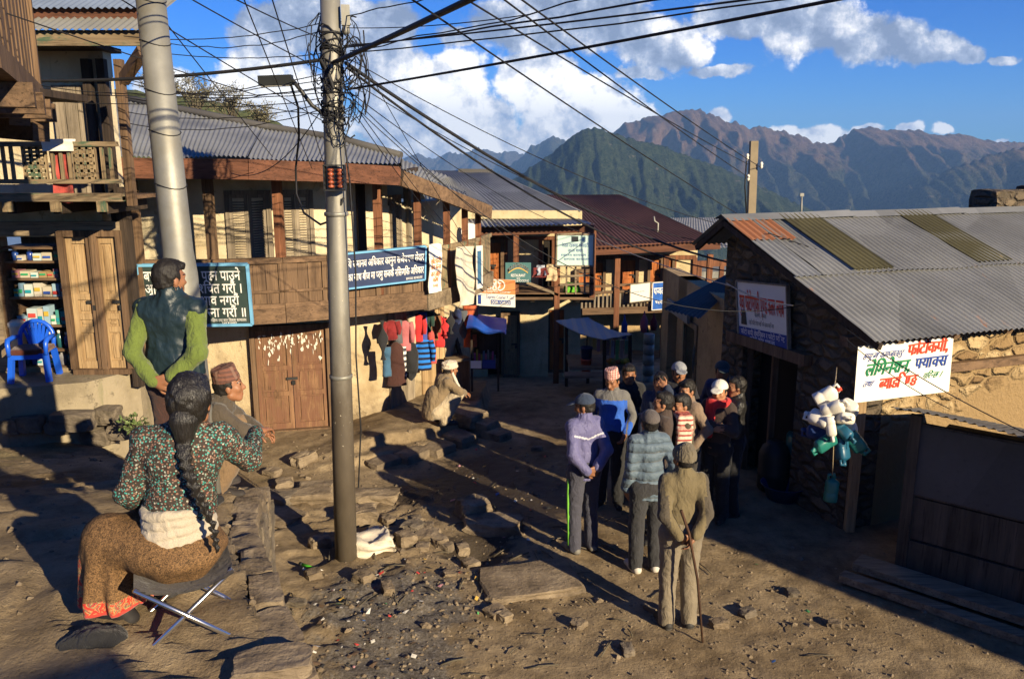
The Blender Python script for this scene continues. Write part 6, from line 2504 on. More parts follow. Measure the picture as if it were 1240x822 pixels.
mb.tube([base_, base_.lerp(pcT, .25), base_.lerp(pcT, .5), base_.lerp(pcT, .75), pcT], [.112, .106, .098, .092, .086], 24)
mb.build('pole', M['pole_metal'], pole)
mb = MB()
for fz in (.36, .62):
 q = base_.lerp(pcT, fz)
 mb.lathe(q, [(.102, -.02), (.112, -.015), (.112, .015), (.102, .02)], 20)
mb.build('collar', M['galv'], pole)
def pp(py, dx=0.0, dy=0.0):
 """point of the middle pole at pixel height py"""
 q = atY(408, py, PY)
 t_ = (q.z - base_.z) / (pcT.z - base_.z)
 c_ = base_.lerp(pcT, t_)
 return c_ + Vector((dx, dy, 0))
ir = thing('insulator_rack', 'small iron rack of red brown insulators strapped to the cable pole', 'insulators', pp(215, 0, -.1))
mb = MB()
c_ = pp(215, .03, -.16)
for dz_ in (-.11, .11):
 mb.box(c_ + Vector((0, 0, dz_)), (.19, .09, .012))
for dx_ in (-.09, .09):
 mb.box(c_ + Vector((dx_, .0, 0)), (.012, .09, .22))
mb.box(c_ + Vector((0, .05, 0)), (.05, .09, .20))
mb.build('rack', M['iron'], ir)
for dx_ in (-.035, .05):
 mb = MB()
 pr = []
 for k in range(5):
  z = -.09 + k * .036
  pr += [(.016, z), (.030, z + .006), (.030, z + .022), (.016, z + .028)]
 mb.lathe(c_ + Vector((dx_, -.01, 0)), pr, 14)
 mb.build('insulator', M['porcelain'], ir)
sb_ = thing('splice_box', 'grey junction box wrapped in wires near the top of the cable pole', 'junction box', pp(20, .1, -.05))
mb = MB()
c_ = pp(20, .14, -.04)
mb.box(c_, (.075, .07, .17), .2)
mb.lathe(c_ + Vector((0, 0, -.14)), [(.02, -.02), (.035, 0), (.03, .06)], 10)
mb.build('case', M['galv'], sb_)
lm_ = thing('street_lamp', 'dark tube street lamp on a curved arm bolted to the cable pole', 'street lamp', pp(120, -.05, 0))
mb = MB()
la, lb = atY(314, 98.5, PY - .1), atY(354, 97, PY - .1)
mb.beam(la, lb, .09, .085)
mb.build('housing', M['black_plastic'], lm_)
mb = MB()
mb.beam(la + Vector((.02, 0, -.046)), lb + Vector((-.02, 0, -.046)), .07, .012)
mb.build('diffuser', mk_plain('lamp_glass', (.3, .3, .28), .2), lm_)
mb = MB()
mb.tube([lb, atY(366, 112, PY - .08), atY(378, 128, PY - .05), atY(392, 138, PY), pp(141)], .018, 8)
mb.build('arm', M['iron'], lm_)
zt_ = 1.46
lp0 = atZ(252, 632, zt_)
lpT = atY(176, -60, lp0.y)
lp = thing('leaning_pole', 'thick grey steel pole leaning over the terrace beside the pharmacy', 'pole', lp0)
mb = MB()
lb0 = lp0 - Vector((0, 0, .4))
mb.tube([lb0, lb0.lerp(lpT, .3), lb0.lerp(lpT, .52), lb0.lerp(lpT, .56), lb0.lerp(lpT, 1)], [.124, .117, .112, .099, .087], 28)
mb.build('pole', M['galv'], lp)
mb = MB()
for f_ in (.53, .66, .74, .80, .87, .93):
 q = lb0.lerp(lpT, f_)
 ax_ = (lpT - lb0).normalized() + Vector((.15, -.1, 0))
 rr = .120 - .034 * f_
 pts = []
 M_ = Vector((0, 0, 1)).rotation_difference(ax_).to_matrix()
 for i in range(21):
  an = i / 20 * 2 * math.pi
  pts.append(q + M_ @ Vector((math.cos(an) * rr * 1.03, math.sin(an) * rr * 1.03, .01 * math.sin(an * 2))))
 mb.tube(pts, .0035, 5, False)
mb.build('wire_binding', M['cable'], lp)
c0, c1 = atY(908, 300, 13.6), atY(913, 171, 13.6)
up_ = thing('wooden_pole', 'square weathered wooden pole rising behind the rusty roof', 'pole', c0)
mb = MB()
mb.beam(c0, c1, .12, .11, (0, 1, 0))
mb.build('pole', M['concrete_pole'], up_)
for px, py in ((905, 190), (922, 200), (906, 215)):
 mb = MB()
 c_ = atY(px, py, 13.5)
 mb.lathe(c_, [(.01, -.06), (.028, -.03), (.02, 0), (.03, .02), (.012, .05)], 10)
 mb.build('insulator', M['white_plastic'], up_)
mb = MB()
mb.tube([atY(904, 195, 13.5), atY(902, 225, 13.5), atY(904, 260, 13.5)], .012, 6)
mb.build('drop_wire', M['cable'], up_)
ms_ = thing('thin_mast', 'thin bare mast beyond the ridge of the rusty roof', 'pole', atY(970, 262, 13.2))
mb = MB()
mb.tube([atY(970, 275, 13.2), atY(971, 234, 13.2)], .014, 6)
mb.box(atY(971, 236, 13.2), (.06, .03, .05))
mb.build('mast', M['galv'], ms_)
def cable(px0, py0, Y0, px1, py1, Y1, r=.006, sag=.1, label=None, mat='cable', group='thin overhead cables', kinks=0, name='overhead_cable'):
 a, b = atY(px0, py0, Y0), atY(px1, py1, Y1)
 if py1 <= 5 and Y1 < 7:          # runs on out of the picture to the next pole
  b = a + (b - a) * 2.4
 if py0 <= 22 and Y0 < 6:
  a = b + (a - b) * 1.9
 return cable3(a, b, r, sag, label, mat, group, kinks, name)
def cable3(a, b, r=.006, sag=.1, label=None, mat='cable', group='thin overhead cables', kinks=0, name='overhead_cable'):
 n = 22
 pts = []
 sd = a.x * 3.1 + b.z
 for i in range(n + 1):
  t_ = i / n
  p = a.lerp(b, t_)
  p = p - Vector((0, 0, sag * 4 * t_ * (1 - t_)))
  if kinks:
   p += Vector((mnoise.noise((t_ * 9, sd, 0)), 0, mnoise.noise((t_ * 9, sd, 7)))) * kinks * min(1, 5 * t_, 5 * (1 - t_))
  pts.append(p)
 mb = MB()
 mb.tube(pts, r * .82, 6, False)
 o_ = mb.build(name, M[mat])
 tag(o_, label or 'thin black cable strung overhead among many like it', 'cable', group)
 return o_
CB = []
Q = PY
cable(404, 76, Q - .1, 575, -10, Q - 2.9, .024, .03, 'thickest black cable bundle climbing from the pole out of the picture top', group=None, name='cable_bundle')
cable(35, 98, Q + .4, 388, 73, Q - .1, .020, .05, 'thick sagging bundle running from the timber house to the cable pole', group=None, name='cable_bundle')
cable(418, 76, Q - .1, 905, 322, 13.2, .020, .30, 'upper of two thick cables dropping from the pole toward the stone house', group=None, name='cable_bundle')
cable(420, 82, Q - .1, 905, 330, 13.1, .014, .42, 'lower of two thick cables dropping from the pole toward the stone house', group=None, name='cable_bundle')
cable(388, 73, Q - .08, 404, 108, Q - .12, .022, -.03, 'black cable elbow bending down against the cable pole', group=None, name='cable_bend')
for (x0, y0, x1, y1, Y1, r_, s_, kk) in ((416, 58, 735, -4, 5.2, .008, .07, .02), (416, 56, 850, -6, 5.0, .008, .06, 0), (424, 108, 940, 0, 4.6, .012, .06, 0), (418, 20, 520, -6, 6.6, .006, .02, .03),
          (418, 34, 640, 18, 6.2, .005, .03, 0), (424, 62, 660, -4, 5.6, .006, .08, .06), (424, 64, 820, -2, 5.4, .007, .1, .02)):
 cable(x0, y0, Q - .05, x1, y1, Y1, r_, s_, 'thin black cable rising from the pole toward the viewer', group='cables rising from the pole', kinks=kk)
for (x0, y0, x1, y1) in ((560, 20, 898, 262), (594, -4, 906, 199), (634, -4, 907, 215), (656, -4, 920, 202)):
 cable(x0, y0, 5.2, x1, y1, 13.5, .007, .10, 'thin cable slanting across the sky down to the wooden pole', group='cables to the wooden pole')
for (x0, y0, x1, y1, Y1, s_) in ((420, 70, 1000, 292, 13.0, .35), (422, 96, 990, 300, 13.0, .5), (424, 112, 720, 285, 16.0, .2), (424, 120, 610, 345, 15.6, .15), (420, 112, 700, 340, 16.0, .2), (424, 130, 560, 300, 14.0, .1),
         (418, 36, 590, 335, 15.0, .05), (424, 124, 1010, 360, 9.5, .8)):
 cable(x0, y0, Q - .06, x1, y1, Y1, .0055, s_, 'thin cable dropping from the pole to the houses down the lane', group='cables to the houses')
rnd = random.Random(11)
for k, (x0, y0, y1) in enumerate(((150, 44, 26), (200, 52, 35), (50, 104, 88), (50, 112, 96), (60, 122, 104), (152, 100, 106), (152, 112, 112), (152, 118, 118), (155, 136, 124), (158, 150, 130), (150, 95, 140), (170, 60, 64))):
 cable(x0, y0, Q + .6 if x0 > 140 else 8.4, 398, y1, Q, .0055, rnd.uniform(.03, .14), 'thin cable between the pharmacy side and the cable pole', group='cables on the pharmacy side', kinks=.015)
for (x0, y0, x1, y1, Y1) in ((150, -4, 400, 152, Q), (236, -4, 400, 90, Q), (290, -4, 392, 48, Q), (296, -4, 378, 205, 10.0), (330, -4, 396, 210, 10.0), (0, 8, 312, 116, Q), (180, -4, 330, 190, 9.8)):
 cable(x0, y0, 5.6, x1, y1, Y1, .0055, .03, 'thin cable crossing the sky steeply above the tin roof', group='cables above the tin roof')
cable(280, 210, 9.9, 398, 118, Q, .006, .25, 'looping cable hanging between the roof edge and the pole', group=None)
_d = [atY(*q) for q in ((352, 102, Q - .1), (361, 130, Q + .2), (362, 165, Q + .6), (358, 205, Q + 1), (359, 235, Q + 1), (368, 258, Q + .8), (388, 272, Q + .4), (405, 266, Q), (416, 240, Q - .1))]
mb = MB()
mb.tube(_d, .011, 7)
tag(mb.build('drop_cable', M['cable']), 'thick cable hanging from the lamp arm and looping back to the pole', 'cable')
dc = [pp(150, .1, -.12), pp(220, .16, -.14), pp(330, .19, -.12), atY(431, 430, PY - .05), atY(437, 520, PY), atY(434, 590, PY + .05)]
mb = MB()
P_ = []
for i in range(len(dc) - 1):
 for k in range(6):
  P_.append(dc[i].lerp(dc[i + 1], k / 6))
P_.append(dc[-1])
mb.tube(P_, .008, 6, False)
tag(mb.build('drop_cable', M['cable']), 'long black cable hanging loose down beside the sooty pole', 'cable')
for (x0, y0, Y0, x1, y1, Y1, r_, mt, lb_) in ((880, 343, 10.3, 960, 370, 8.7, .009, 'cable_pale', 'pale cable in front of the shaded studio board'),
           (720, 288, 16.0, 884, 346, 10.3, .008, 'cable_pale', 'pale cable running on from the two storey house to the shaded gable'),
           (930, 282, 10.0, 1245, 372, 9.2, .008, 'cable', 'black cable lying slack over the rusty roof sheets'),
           (1024, 398, 8.0, 1250, 528, 6.5, .006, 'cable', 'thin line slanting over the painted cloth sign'),
           (1024, 410, 8.0, 1150, 495, 7.2, .005, 'cable', 'thin short line tied at the corner of the cloth sign')):
 cable(x0, y0, Y0, x1, y1, Y1, r_, .05, lb_, mt, None)
mb = MB()
rnd = random.Random(21)
for k in range(36):
 y0 = rnd.uniform(38, 150)
 c_ = pp(y0)
 rr = rnd.uniform(.10, .26)
 el = rnd.uniform(.12, .34)
 a0 = rnd.uniform(0, 6.28)
 off = Vector((rnd.uniform(-.10, .20), rnd.uniform(-.1, .05), -rnd.uniform(0, .12)))
 pts = []
 turn = rnd.uniform(.7, 1.15)
 for i in range(19):
  an = a0 + i / 18 * 2 * math.pi * turn
  pts.append(c_ + off + Vector((math.cos(an) * rr * .62, math.sin(an) * rr * .5, math.sin(an + rnd.uniform(-.2, .2)) * el + .03 * rnd.uniform(-1, 1))))
 mb.tube(pts, rnd.choice((.003, .004, .005, .007)), 5, False)
for k in range(22):
 c_ = pp(rnd.uniform(40, 150))
 tl = rnd.uniform(-.14, .14)
 pts = [c_ + Vector((math.cos(i / 12 * 6.283) * .104, math.sin(i / 12 * 6.283) * .104, tl * math.sin(i / 12 * 6.283 + k))) for i in range(13)]
 mb.tube(pts, .007, 5, False)
tg = mb.build('cable_tangle', M['cable'])
tag(tg, 'dense tangle of black wires looped round the pole head', 'wires', kind='stuff')
# ------------------------------------------------------------------ shop clothes under the balcony
def wpl(px, py, k=4, out=.42):
 d = Vector((WALL[k + 1][0] - WALL[k][0], WALL[k + 1][1] - WALL[k][1], 0)).normalized()
 n = Vector((d.y, -d.x, 0)) * out
 return atPlane(px, py, (WALL[k][0] + n.x, WALL[k][1] + n.y), (WALL[k + 1][0] + n.x, WALL[k + 1][1] + n.y)), d, Vector((d.y, -d.x, 0))
def garment(name, label, cat, x0, y0, x1, y1, mat, kind='shirt', k=4, out=.2, seed=1, extra=None):
 """hung garment: a padded body with shoulders, sleeves hanging at the sides and a hanger hook"""
 a, d, n = wpl(x0, y0, k, out)
 b, _, _ = wpl(x1, y0, k, out)
 lo, _, _ = wpl((x0 + x1) / 2, y1, k, out)
 hi, _, _ = wpl((x0 + x1) / 2, y0, k, out)
 W_ = max((b - a).length, .12)
 H_ = hi.z - lo.z
 c = (a + b) / 2
 rt = (Vector((1, .25, 0)).normalized() if k == 4 else Vector((1, .2, 0)).normalized())
 wpx = (x1 - x0) / 1000 * c.y
 W_ = max(wpx * 1.25, .14)
 nn = Vector((rt.y, -rt.x, 0))
 rows, nseg = 14, 14
 mb = MB()
 mb.smooth = True
 vs = []
 rnd = random.Random(seed)
 ph = rnd.uniform(0, 6)
 for j in range(rows + 1):
  v = j / rows
  if kind in ('shirt', 'jacket', 'dress'):
   hw = W_ / 2 * (.30 + .70 * min(1, v / .10)) * (.78 if kind != 'dress' else .62 + .38 * v)
  elif kind == 'bag':
   hw = W_ / 2 * math.sqrt(max(.05, 1 - (2 * abs(v - .5)) ** 3.0))
  elif kind == 'strap':
   hw = W_ / 2 * (.6 + .4 * math.sin(v * 9 + ph))
  else:
   hw = W_ / 2 * (1 - .1 * math.sin(v * 3))
  th = {'bag': .10, 'strap': .03}.get(kind, .045) * (.5 + .5 * min(1, v / .15))
  for i in range(nseg):
   an = i / nseg * 2 * math.pi
   x = math.cos(an) * hw
   y = math.sin(an) * th * (1 + .7 * mnoise.noise(Vector((x * 14 + seed, v * 3, seed))))
   x += .015 * mnoise.noise(Vector((v * 4, seed, i * .1)))
   vs.append(Vector((c.x, c.y, hi.z - H_ * v)) + rt * x + nn * (y + .02 * math.sin(v * 5 + ph)))
 fs = [(j * nseg + i, j * nseg + (i + 1) % nseg, (j + 1) * nseg + (i + 1) % nseg, (j + 1) * nseg + i) for j in range(rows) for i in range(nseg)]
 fs.append(tuple(range(nseg - 1, -1, -1)))
 fs.append(tuple(rows * nseg + i for i in range(nseg)))
 mb.add(vs, fs)
 if kind in ('shirt', 'jacket'):
  for sg in (-1, 1):
   s0 = Vector((c.x, c.y, hi.z - H_ * .07)) + rt * sg * W_ * .36
   s1 = Vector((c.x, c.y, hi.z - H_ * .40)) + rt * sg * W_ * .50 + nn * .02
   s2 = Vector((c.x, c.y, hi.z - H_ * .72)) + rt * sg * W_ * .47 + nn * .03
   mb.tube([s0, s1, s2], [.05, .045, .035], 10)
 o_ = mb.build(name, mat)
 tag(o_, label, cat, 'clothes hung under the balcony')
 return o_
cl = lambda n_, c_, **k: mk_cloth(n_, c_, **k)
M['cl_black'] = cl('cl_black', (.02, .02, .022))
M['cl_red'] = cl('cl_red', (.50, .028, .03))
M['cl_redblack'] = cl('cl_redblack', (.20, .02, .022), var=.9)
M['cl_pink'] = cl('cl_pink', (.42, .13, .14))
M['cl_brown'] = cl('cl_brown', (.06, .025, .02))
M['cl_grey'] = cl('cl_grey', (.09, .10, .11))
M['cl_cream'] = cl('cl_cream', (.50, .42, .28))
M['cl_blue'] = cl('cl_blue', (.05, .075, .32))
M['cl_green'] = cl('cl_green', (.02, .05, .04))
M['cl_tan'] = cl('cl_tan', (.20, .09, .04))
M['cl_coral'] = cl('cl_coral', (.50, .08, .07))
M['cl_navy'] = cl('cl_navy', (.02, .03, .09))
M['cl_denim'] = cl('cl_denim', (.05, .12, .2))
M['cl_orange'] = cl('cl_orange', (.45, .10, .04), var=.9)
M['cl_stripe'] = mk_stripes('cl_stripe', ((.02, .16, .55), (.012, .013, .03), (0, 0, 0)), 2, 11.5, .55)
M['cl_checker'] = mk_stripes('cl_checker', ((.7, .68, .62), (.05, .05, .06), (0, 0, 0)), 2, 11.0, .5)
for (n_, lb_, ct_, q, mt, kd, kk) in (
  ('black_straps', 'bunch of black straps at the near end of the clothes row', 'straps', (457, 388, 468, 436), 'cl_black', 'strap', 4),
  ('red_black_jacket', 'small red and black jacket hung above the brown dress', 'jacket', (466, 388, 481, 412), 'cl_redblack', 'jacket', 4),
  ('denim_trousers', 'blue denim trousers hanging behind the brown dress', 'trousers', (464, 420, 471, 456), 'cl_denim', 'cloth', 4),
  ('brown_dress', 'long dark brown dress hanging lowest in the row', 'dress', (469, 414, 489, 468), 'cl_brown', 'dress', 4),
  ('grey_vest', 'grey vest hung just before the pink shirt', 'vest', (477, 388, 486, 416), 'cl_grey', 'cloth', 4),
  ('pink_shirt', 'dull pink shirt with hanging sleeves', 'shirt', (482, 388, 497, 425), 'cl_pink', 'shirt', 4),
  ('checkered_strip', 'black and white checkered strip of cloth', 'cloth', (484, 420, 489, 457), 'cl_checker', 'cloth', 4),
  ('black_backpack', 'black backpack hanging on the shop corner', 'backpack', (489, 412, 504, 460), 'cl_black', 'bag', 4),
  ('cream_cloth', 'narrow cream cloth beside the red sweatshirt', 'cloth', (494, 382, 501, 416), 'cl_cream', 'cloth', 4),
  ('red_sweatshirt', 'bright red sweatshirt with long sleeves', 'sweatshirt', (499, 380, 512, 414), 'cl_red', 'jacket', 5),
  ('blue_trousers', 'bright blue trousers between red sweatshirt and dark green shirt', 'trousers', (509, 378, 515, 420), 'cl_blue', 'cloth', 5),
  ('green_shirt', 'dark green shirt hung high in the row', 'shirt', (513, 376, 522, 402), 'cl_green', 'shirt', 5),
  ('striped_shirt', 'blue and black striped shirt hanging low', 'shirt', (502, 410, 522, 448), 'cl_stripe', 'shirt', 5),
  ('coral_dress', 'coral red dress next to the striped shirt', 'dress', (517, 400, 527, 440), 'cl_coral', 'dress', 5),
  ('tan_shirt', 'tan brown shirt hung before the red jacket', 'shirt', (521, 378, 530, 412), 'cl_tan', 'shirt', 5),
  ('red_jacket', 'crimson jacket near the ladder', 'jacket', (526, 382, 538, 420), 'cl_red', 'jacket', 5),
  ('red_scarf', 'short crimson scarf hung beyond the crimson jacket', 'scarf', (535, 386, 542, 405), 'cl_red', 'strap', 6),
  ('navy_bag', 'navy shoulder bag hung high above the ladder', 'bag', (550, 374, 558, 392), 'cl_navy', 'bag', 6),
  ('black_belt', 'row of dark belts hanging above the ladder', 'belts', (542, 378, 549, 404), 'cl_black', 'strap', 6),
  ('grey_scarf', 'grey scarf hanging between the belts and orange cloth', 'scarf', (558, 376, 564, 410), 'cl_grey', 'strap', 6),
  ('orange_cloth', 'orange and black flowered cloth at the end of the balcony', 'cloth', (562, 370, 578, 420), 'cl_orange', 'cloth', 6)):
 garment(n_, lb_, ct_, *q, M[mt], kd, kk, .2 if kk < 6 else .45, seed=sum(map(ord, n_)) % 40)
ld = thing('wooden_ladder', 'dark wooden stair ladder leaning in the shade behind the clothes', 'ladder', atZ(565, 462, -.2))
l0, l1 = atY(538, 445, 14.3), atY(563, 452, 13.9)
h0_, h1_ = atY(532, 385, 15.2), atY(545, 385, 15.0)
for nm, a, b in (('rail', l0, h0_), ('rail', l1, h1_)):
 mb = MB()
 mb.beam(a, b, .05, .12)
 mb.build(nm, M['wood_dark'], ld)
for k in range(5):
 t_ = .12 + k * .19
 mb = MB()
 mb.beam(l0.lerp(h0_, t_), l1.lerp(h1_, t_), .16, .035)
 mb.build('tread', M['wood_grey'], ld)
bn = thing('low_bench', 'low worn wooden bench at the foot of the ladder', 'bench', atZ(552, 455, 0))
a, b = atY(541, 436, 13.5), atY(566, 433, 13.7)
mb = MB()
mb.beam(a, b, .24, .045)
mb.build('seat', M['wood_grey_x'], bn)
for q in (a.lerp(b, .15), a.lerp(b, .85)):
 mb = MB()
 mb.beam(q, Vector((q.x, q.y, ground_z(q.x, q.y))), .18, .05)
 mb.build('leg', M['wood'], bn)
ko = thing('snack_kiosk', 'dark glass fronted snack box on legs under a bright blue tarpaulin', 'kiosk', atZ(590, 475, -.1))
KY = 13.4
def kbx(mb, x0, y0, x1, y1, Y0, dep):
 box_px(mb, x0, y0, x1, y1, Y0, dep)
mb = MB()
kbx(mb, 570, 443, 604, 447, KY, .55)
kbx(mb, 570, 402, 604, 405, KY, .55)
mb.build('shelf', M['wood_dark'], ko)
for x0 in (570, 602):
 for dY in (0, .5):
  mb = MB()
  box_px(mb, x0, 400, x0 + 2.5, 474 if dY == 0 else 470, KY + dY, .04)
  mb.build('leg', M['wood_dark'], ko)
mb = MB()
kbx(mb, 573, 404, 601, 444, KY + .5, .03)
mb.build('back_panel', M['wood_dark'], ko)
mb = MB()
kbx(mb, 570, 437, 583, 446, KY - .03, .02)
mb.build('price_card', M['white_paint'], ko)
mb = MB()
kbx(mb, 584, 436, 600, 446, KY - .03, .02)
mb.build('blue_panel', mk_plain('kiosk_blue', (.02, .04, .2), .5), ko)
mb = MB()
mb.smooth = True
ta, tb_ = atY(568, 381, KY + .5), atY(613, 402, KY - .35)
vs = []
for j in range(7):
 for i in range(13):
  u, v = i / 12, j / 6
  p = Vector((lerp(ta.x, tb_.x, u), lerp(KY + .7, KY - .45, v), lerp(ta.z, tb_.z, u * .9) - .03 * v + .03 * math.sin(u * 9) * v + .02 * mnoise.noise(Vector((u * 4, v * 4, 3)))))
  vs.append(p)
mb.add(vs + [p - Vector((0, 0, .02)) for p in vs], [(j * 13 + i, (j + 1) * 13 + i, (j + 1) * 13 + i + 1, j * 13 + i + 1) for j in range(6) for i in range(12)] + [(91 + j * 13 + i, 91 + j * 13 + i + 1, 91 + (j + 1) * 13 + i + 1, 91 + (j + 1) * 13 + i) for j in range(6) for i in range(12)])
mb.build('tarpaulin', mk_plain('tarp_blue', (.012, .10, .50), .45, 0, .2, 8, .3, .4), ko)
rnd = random.Random(9)
for k in range(10):
 mb = MB()
 px = 574 + k * 2.7
 box_px(mb, px, 428 + rnd.uniform(-4, 4), px + 2.0, 443, KY + .2, .08)
 tag(mb.build('snack_packet', mk_plain('packet', (rnd.uniform(.05, .5), rnd.uniform(.03, .3), rnd.uniform(.02, .25)), .4)), 'small packet standing behind the glass of the snack box', 'packet', 'packets in the snack box')
vs_ = thing('market_stall', 'rough plank stall under a faded striped tarpaulin in deep shade', 'stall', atZ(730, 470, -.5))
SY = 15.4
for px, py0, py1, dY in ((686, 388, 462, .5), (732, 410, 470, -.6), (763, 405, 462, -.3), (712, 390, 455, .9)):
 mb = MB()
 a, b = atY(px, py1, SY + dY), atY(px, py0, SY + dY)
 a.z = ground_z(a.x, a.y)
 mb.beam(a, b, .06, .06, (0, 1, 0))
 mb.build('post', M['wood_dark'], vs_)
mb = MB()
ta = [atY(673, 388, SY - .1), atY(731, 411, SY - .9), atY(766, 405, SY - .3), atY(712, 384, SY + .9)]
vv = []
for j in range(9):
 for i in range(13):
  u, v = i / 12, j / 8
  p = (ta[0] * (1 - u) + ta[1] * u) * (1 - v) + (ta[3] * (1 - u) + ta[2] * u) * v
  p = p + Vector((0, 0, -.06 * math.sin(u * 3.14) + .025 * mnoise.noise(Vector((u * 5, v * 5, 1)))))
  vv.append(p)
mb.smooth = True
mb.add(vv + [p - Vector((0, 0, .015)) for p in vv], [(j * 13 + i, j * 13 + i + 1, (j + 1) * 13 + i + 1, (j + 1) * 13 + i) for j in range(8) for i in range(12)] + [(117 + j * 13 + i, 117 + (j + 1) * 13 + i, 117 + (j + 1) * 13 + i + 1, 117 + j * 13 + i + 1) for j in range(8) for i in range(12)])
M['tarp_stripe'] = mk_stripes('tarp_stripe', ((.34, .36, .38), (.55, .38, .26), (.42, .42, .38)), 0, 5.0, .55, True)
mb.build('tarpaulin', M['tarp_stripe'], vs_)
mb = MB()
box_px(mb, 690, 444, 764, 448, SY - .5, 1.0)
mb.build('table_top', M['wood_grey_x'], vs_)
mb = MB()
box_px(mb, 684, 455, 730, 458, SY - .9, .3)
mb.build('bench_plank', M['wood_grey_x'], vs_)
for nm, lb_, mt, x0, y0, x1, y1 in (('plastic_bucket', 'blue plastic tub standing on the shaded stall table', 'darkblue_plastic', 703, 420, 717, 443), ('red_tub', 'red tub standing below the blue tub at the shaded stall', 'letter_dullred', 703, 434, 716, 455)):
 t0_ = atY((x0 + x1) / 2, y1, SY - .3)
 hh = atY(700, y0, SY - .3).z - t0_.z
 rr = (x1 - x0) / 2000 * SY
 rt_ = thing(nm, lb_, 'tub', t0_)
 mb = MB()
 mb.lathe(t0_, [(rr * .8, 0), (rr, hh), (rr * 1.08, hh), (rr * 1.05, hh - .03), (rr * .95, hh - .02), (rr * .75, .03)], 16)
 mb.build('shell', M[mt], rt_)
rnd = random.Random(17)
for k in range(14):
 c_ = atY(734 + rnd.uniform(0, 28), 441, SY - .3 + rnd.uniform(-.15, .3))
 rr = rnd.uniform(.04, .07)
 mb = MB()
 mb.lathe(c_, [(.0, -.0), (rr * .8, rr * .3), (rr, rr), (rr * .7, rr * 1.7), (.01, rr * 1.9)], 8)
 tag(mb.build('vegetable', mk_plain('veg', (rnd.uniform(.1, .4), rnd.uniform(.1, .25), .04), .5)), 'round vegetable piled on the table of the shaded stall', 'vegetable', 'vegetables on the shaded stall')
for k in range(9):
 px = 712 + k * 5.6
 y0 = 398 + max(0, (px - 735)) * .0 + (8 if px > 730 else 0)
 mb = MB()
 box_px(mb, px, y0 + 6, px + 3.8, y0 + rnd.uniform(22, 32), SY - .2, .05)
 tag(mb.build('snack_strip', mk_plain('strip', (rnd.uniform(.1, .4), rnd.uniform(.1, .35), rnd.uniform(.1, .4)), .4)), 'hanging strip of small packets at the back of the shaded stall', 'packets', 'packet strips at the shaded stall')
for (nm, lb_, ct_, q, mt) in (('pink_bag', 'pink bag hung below the stick railing in shade', 'bag', (775, 382, 785, 402), (.35, .08, .1)), ('blue_bag', 'dark blue bag hung near the stall roof', 'bag', (752, 386, 760, 410), (.03, .05, .2)),
        ('yellow_cloth', 'yellow cloth hung beside the awning house', 'cloth', (801, 388, 810, 410), (.35, .28, .05)), ('dark_red_bag', 'dark red bag hung between pink bag and yellow cloth', 'bag', (787, 384, 796, 400), (.15, .02, .02)),
        ('green_bottles', 'green string of bottles hung under the pink bag', 'bottles', (780, 402, 788, 424), (.03, .12, .05)), ('grey_coat', 'long dark coat hanging on the awning house door', 'coat', (838, 410, 850, 452), (.05, .06, .06))):
 Y_ = 17.5 if q[0] < 820 else 13.6
 a, b = atY(q[0], (q[1] + q[3]) / 2, Y_), atY(q[2], (q[1] + q[3]) / 2, Y_)
 z1, z0 = atY(780, q[1], Y_).z, atY(780, q[3], Y_).z
 mb = MB()
 w_ = (b.x - a.x) / 2
 mb.lathe(Vector(((a.x + b.x) / 2, Y_, z0)), [(w_ * .7, 0), (w_, (z1 - z0) * .3), (w_ * .9, (z1 - z0) * .7), (w_ * .3, z1 - z0), (.01, z1 - z0 + .1)], 12)
 tag(mb.build(nm, mk_cloth(nm, mt)), lb_, ct_)
tr_ = thing('steel_drum_stack', 'tall column of stacked shiny tins in the shaded shop front', 'tins', atY(784, 465, 16.6))
for k in range(5):
 mb = MB()
 c_ = atY(784, 466, 16.6) + Vector((0, 0, .22 * k))
 mb.lathe(c_, [(.10, 0), (.115, .01), (.115, .2), (.1, .21)], 14)
 mb.build('tin', M['galv'], tr_)
for nm, lb_, mt, q, dr in (('grey_towel', 'pale grey towel over the balcony rail beside the restaurant board', (.35, .38, .45), (650, 321, 660, 321), 12), ('cream_shirt', 'cream shirt drying on the balcony rail under the pale board', (.55, .42, .25), (662, 320, 674, 320), 20),
      ('maroon_cloth', 'maroon cloth hanging lower on the balcony rail', (.16, .03, .03), (646, 324, 664, 324), 12)):
 a, b = atY(q[0], q[1], YB2 - .08), atY(q[2], q[3], YB2 - .08)
 hanging(nm, lb_, 'laundry', a, b, dr / 1000 * YB2, mk_cloth(nm, mt), None, .04, len(nm), 1.1, nu=8, nv=10)
gb = thing('green_sack', 'bright green sack lying on the balcony floor edge', 'sack', atY(693, 357, YB2))
mb = MB()
mb.rock(atY(693, 351, YB2 + .2), (.26, .2, .26), .2, 3, .2, 4, False)
mb.build('sack', mk_plain('sack_green', (.12, .42, .03), .6, 0, .3, 8, .4), gb, True)
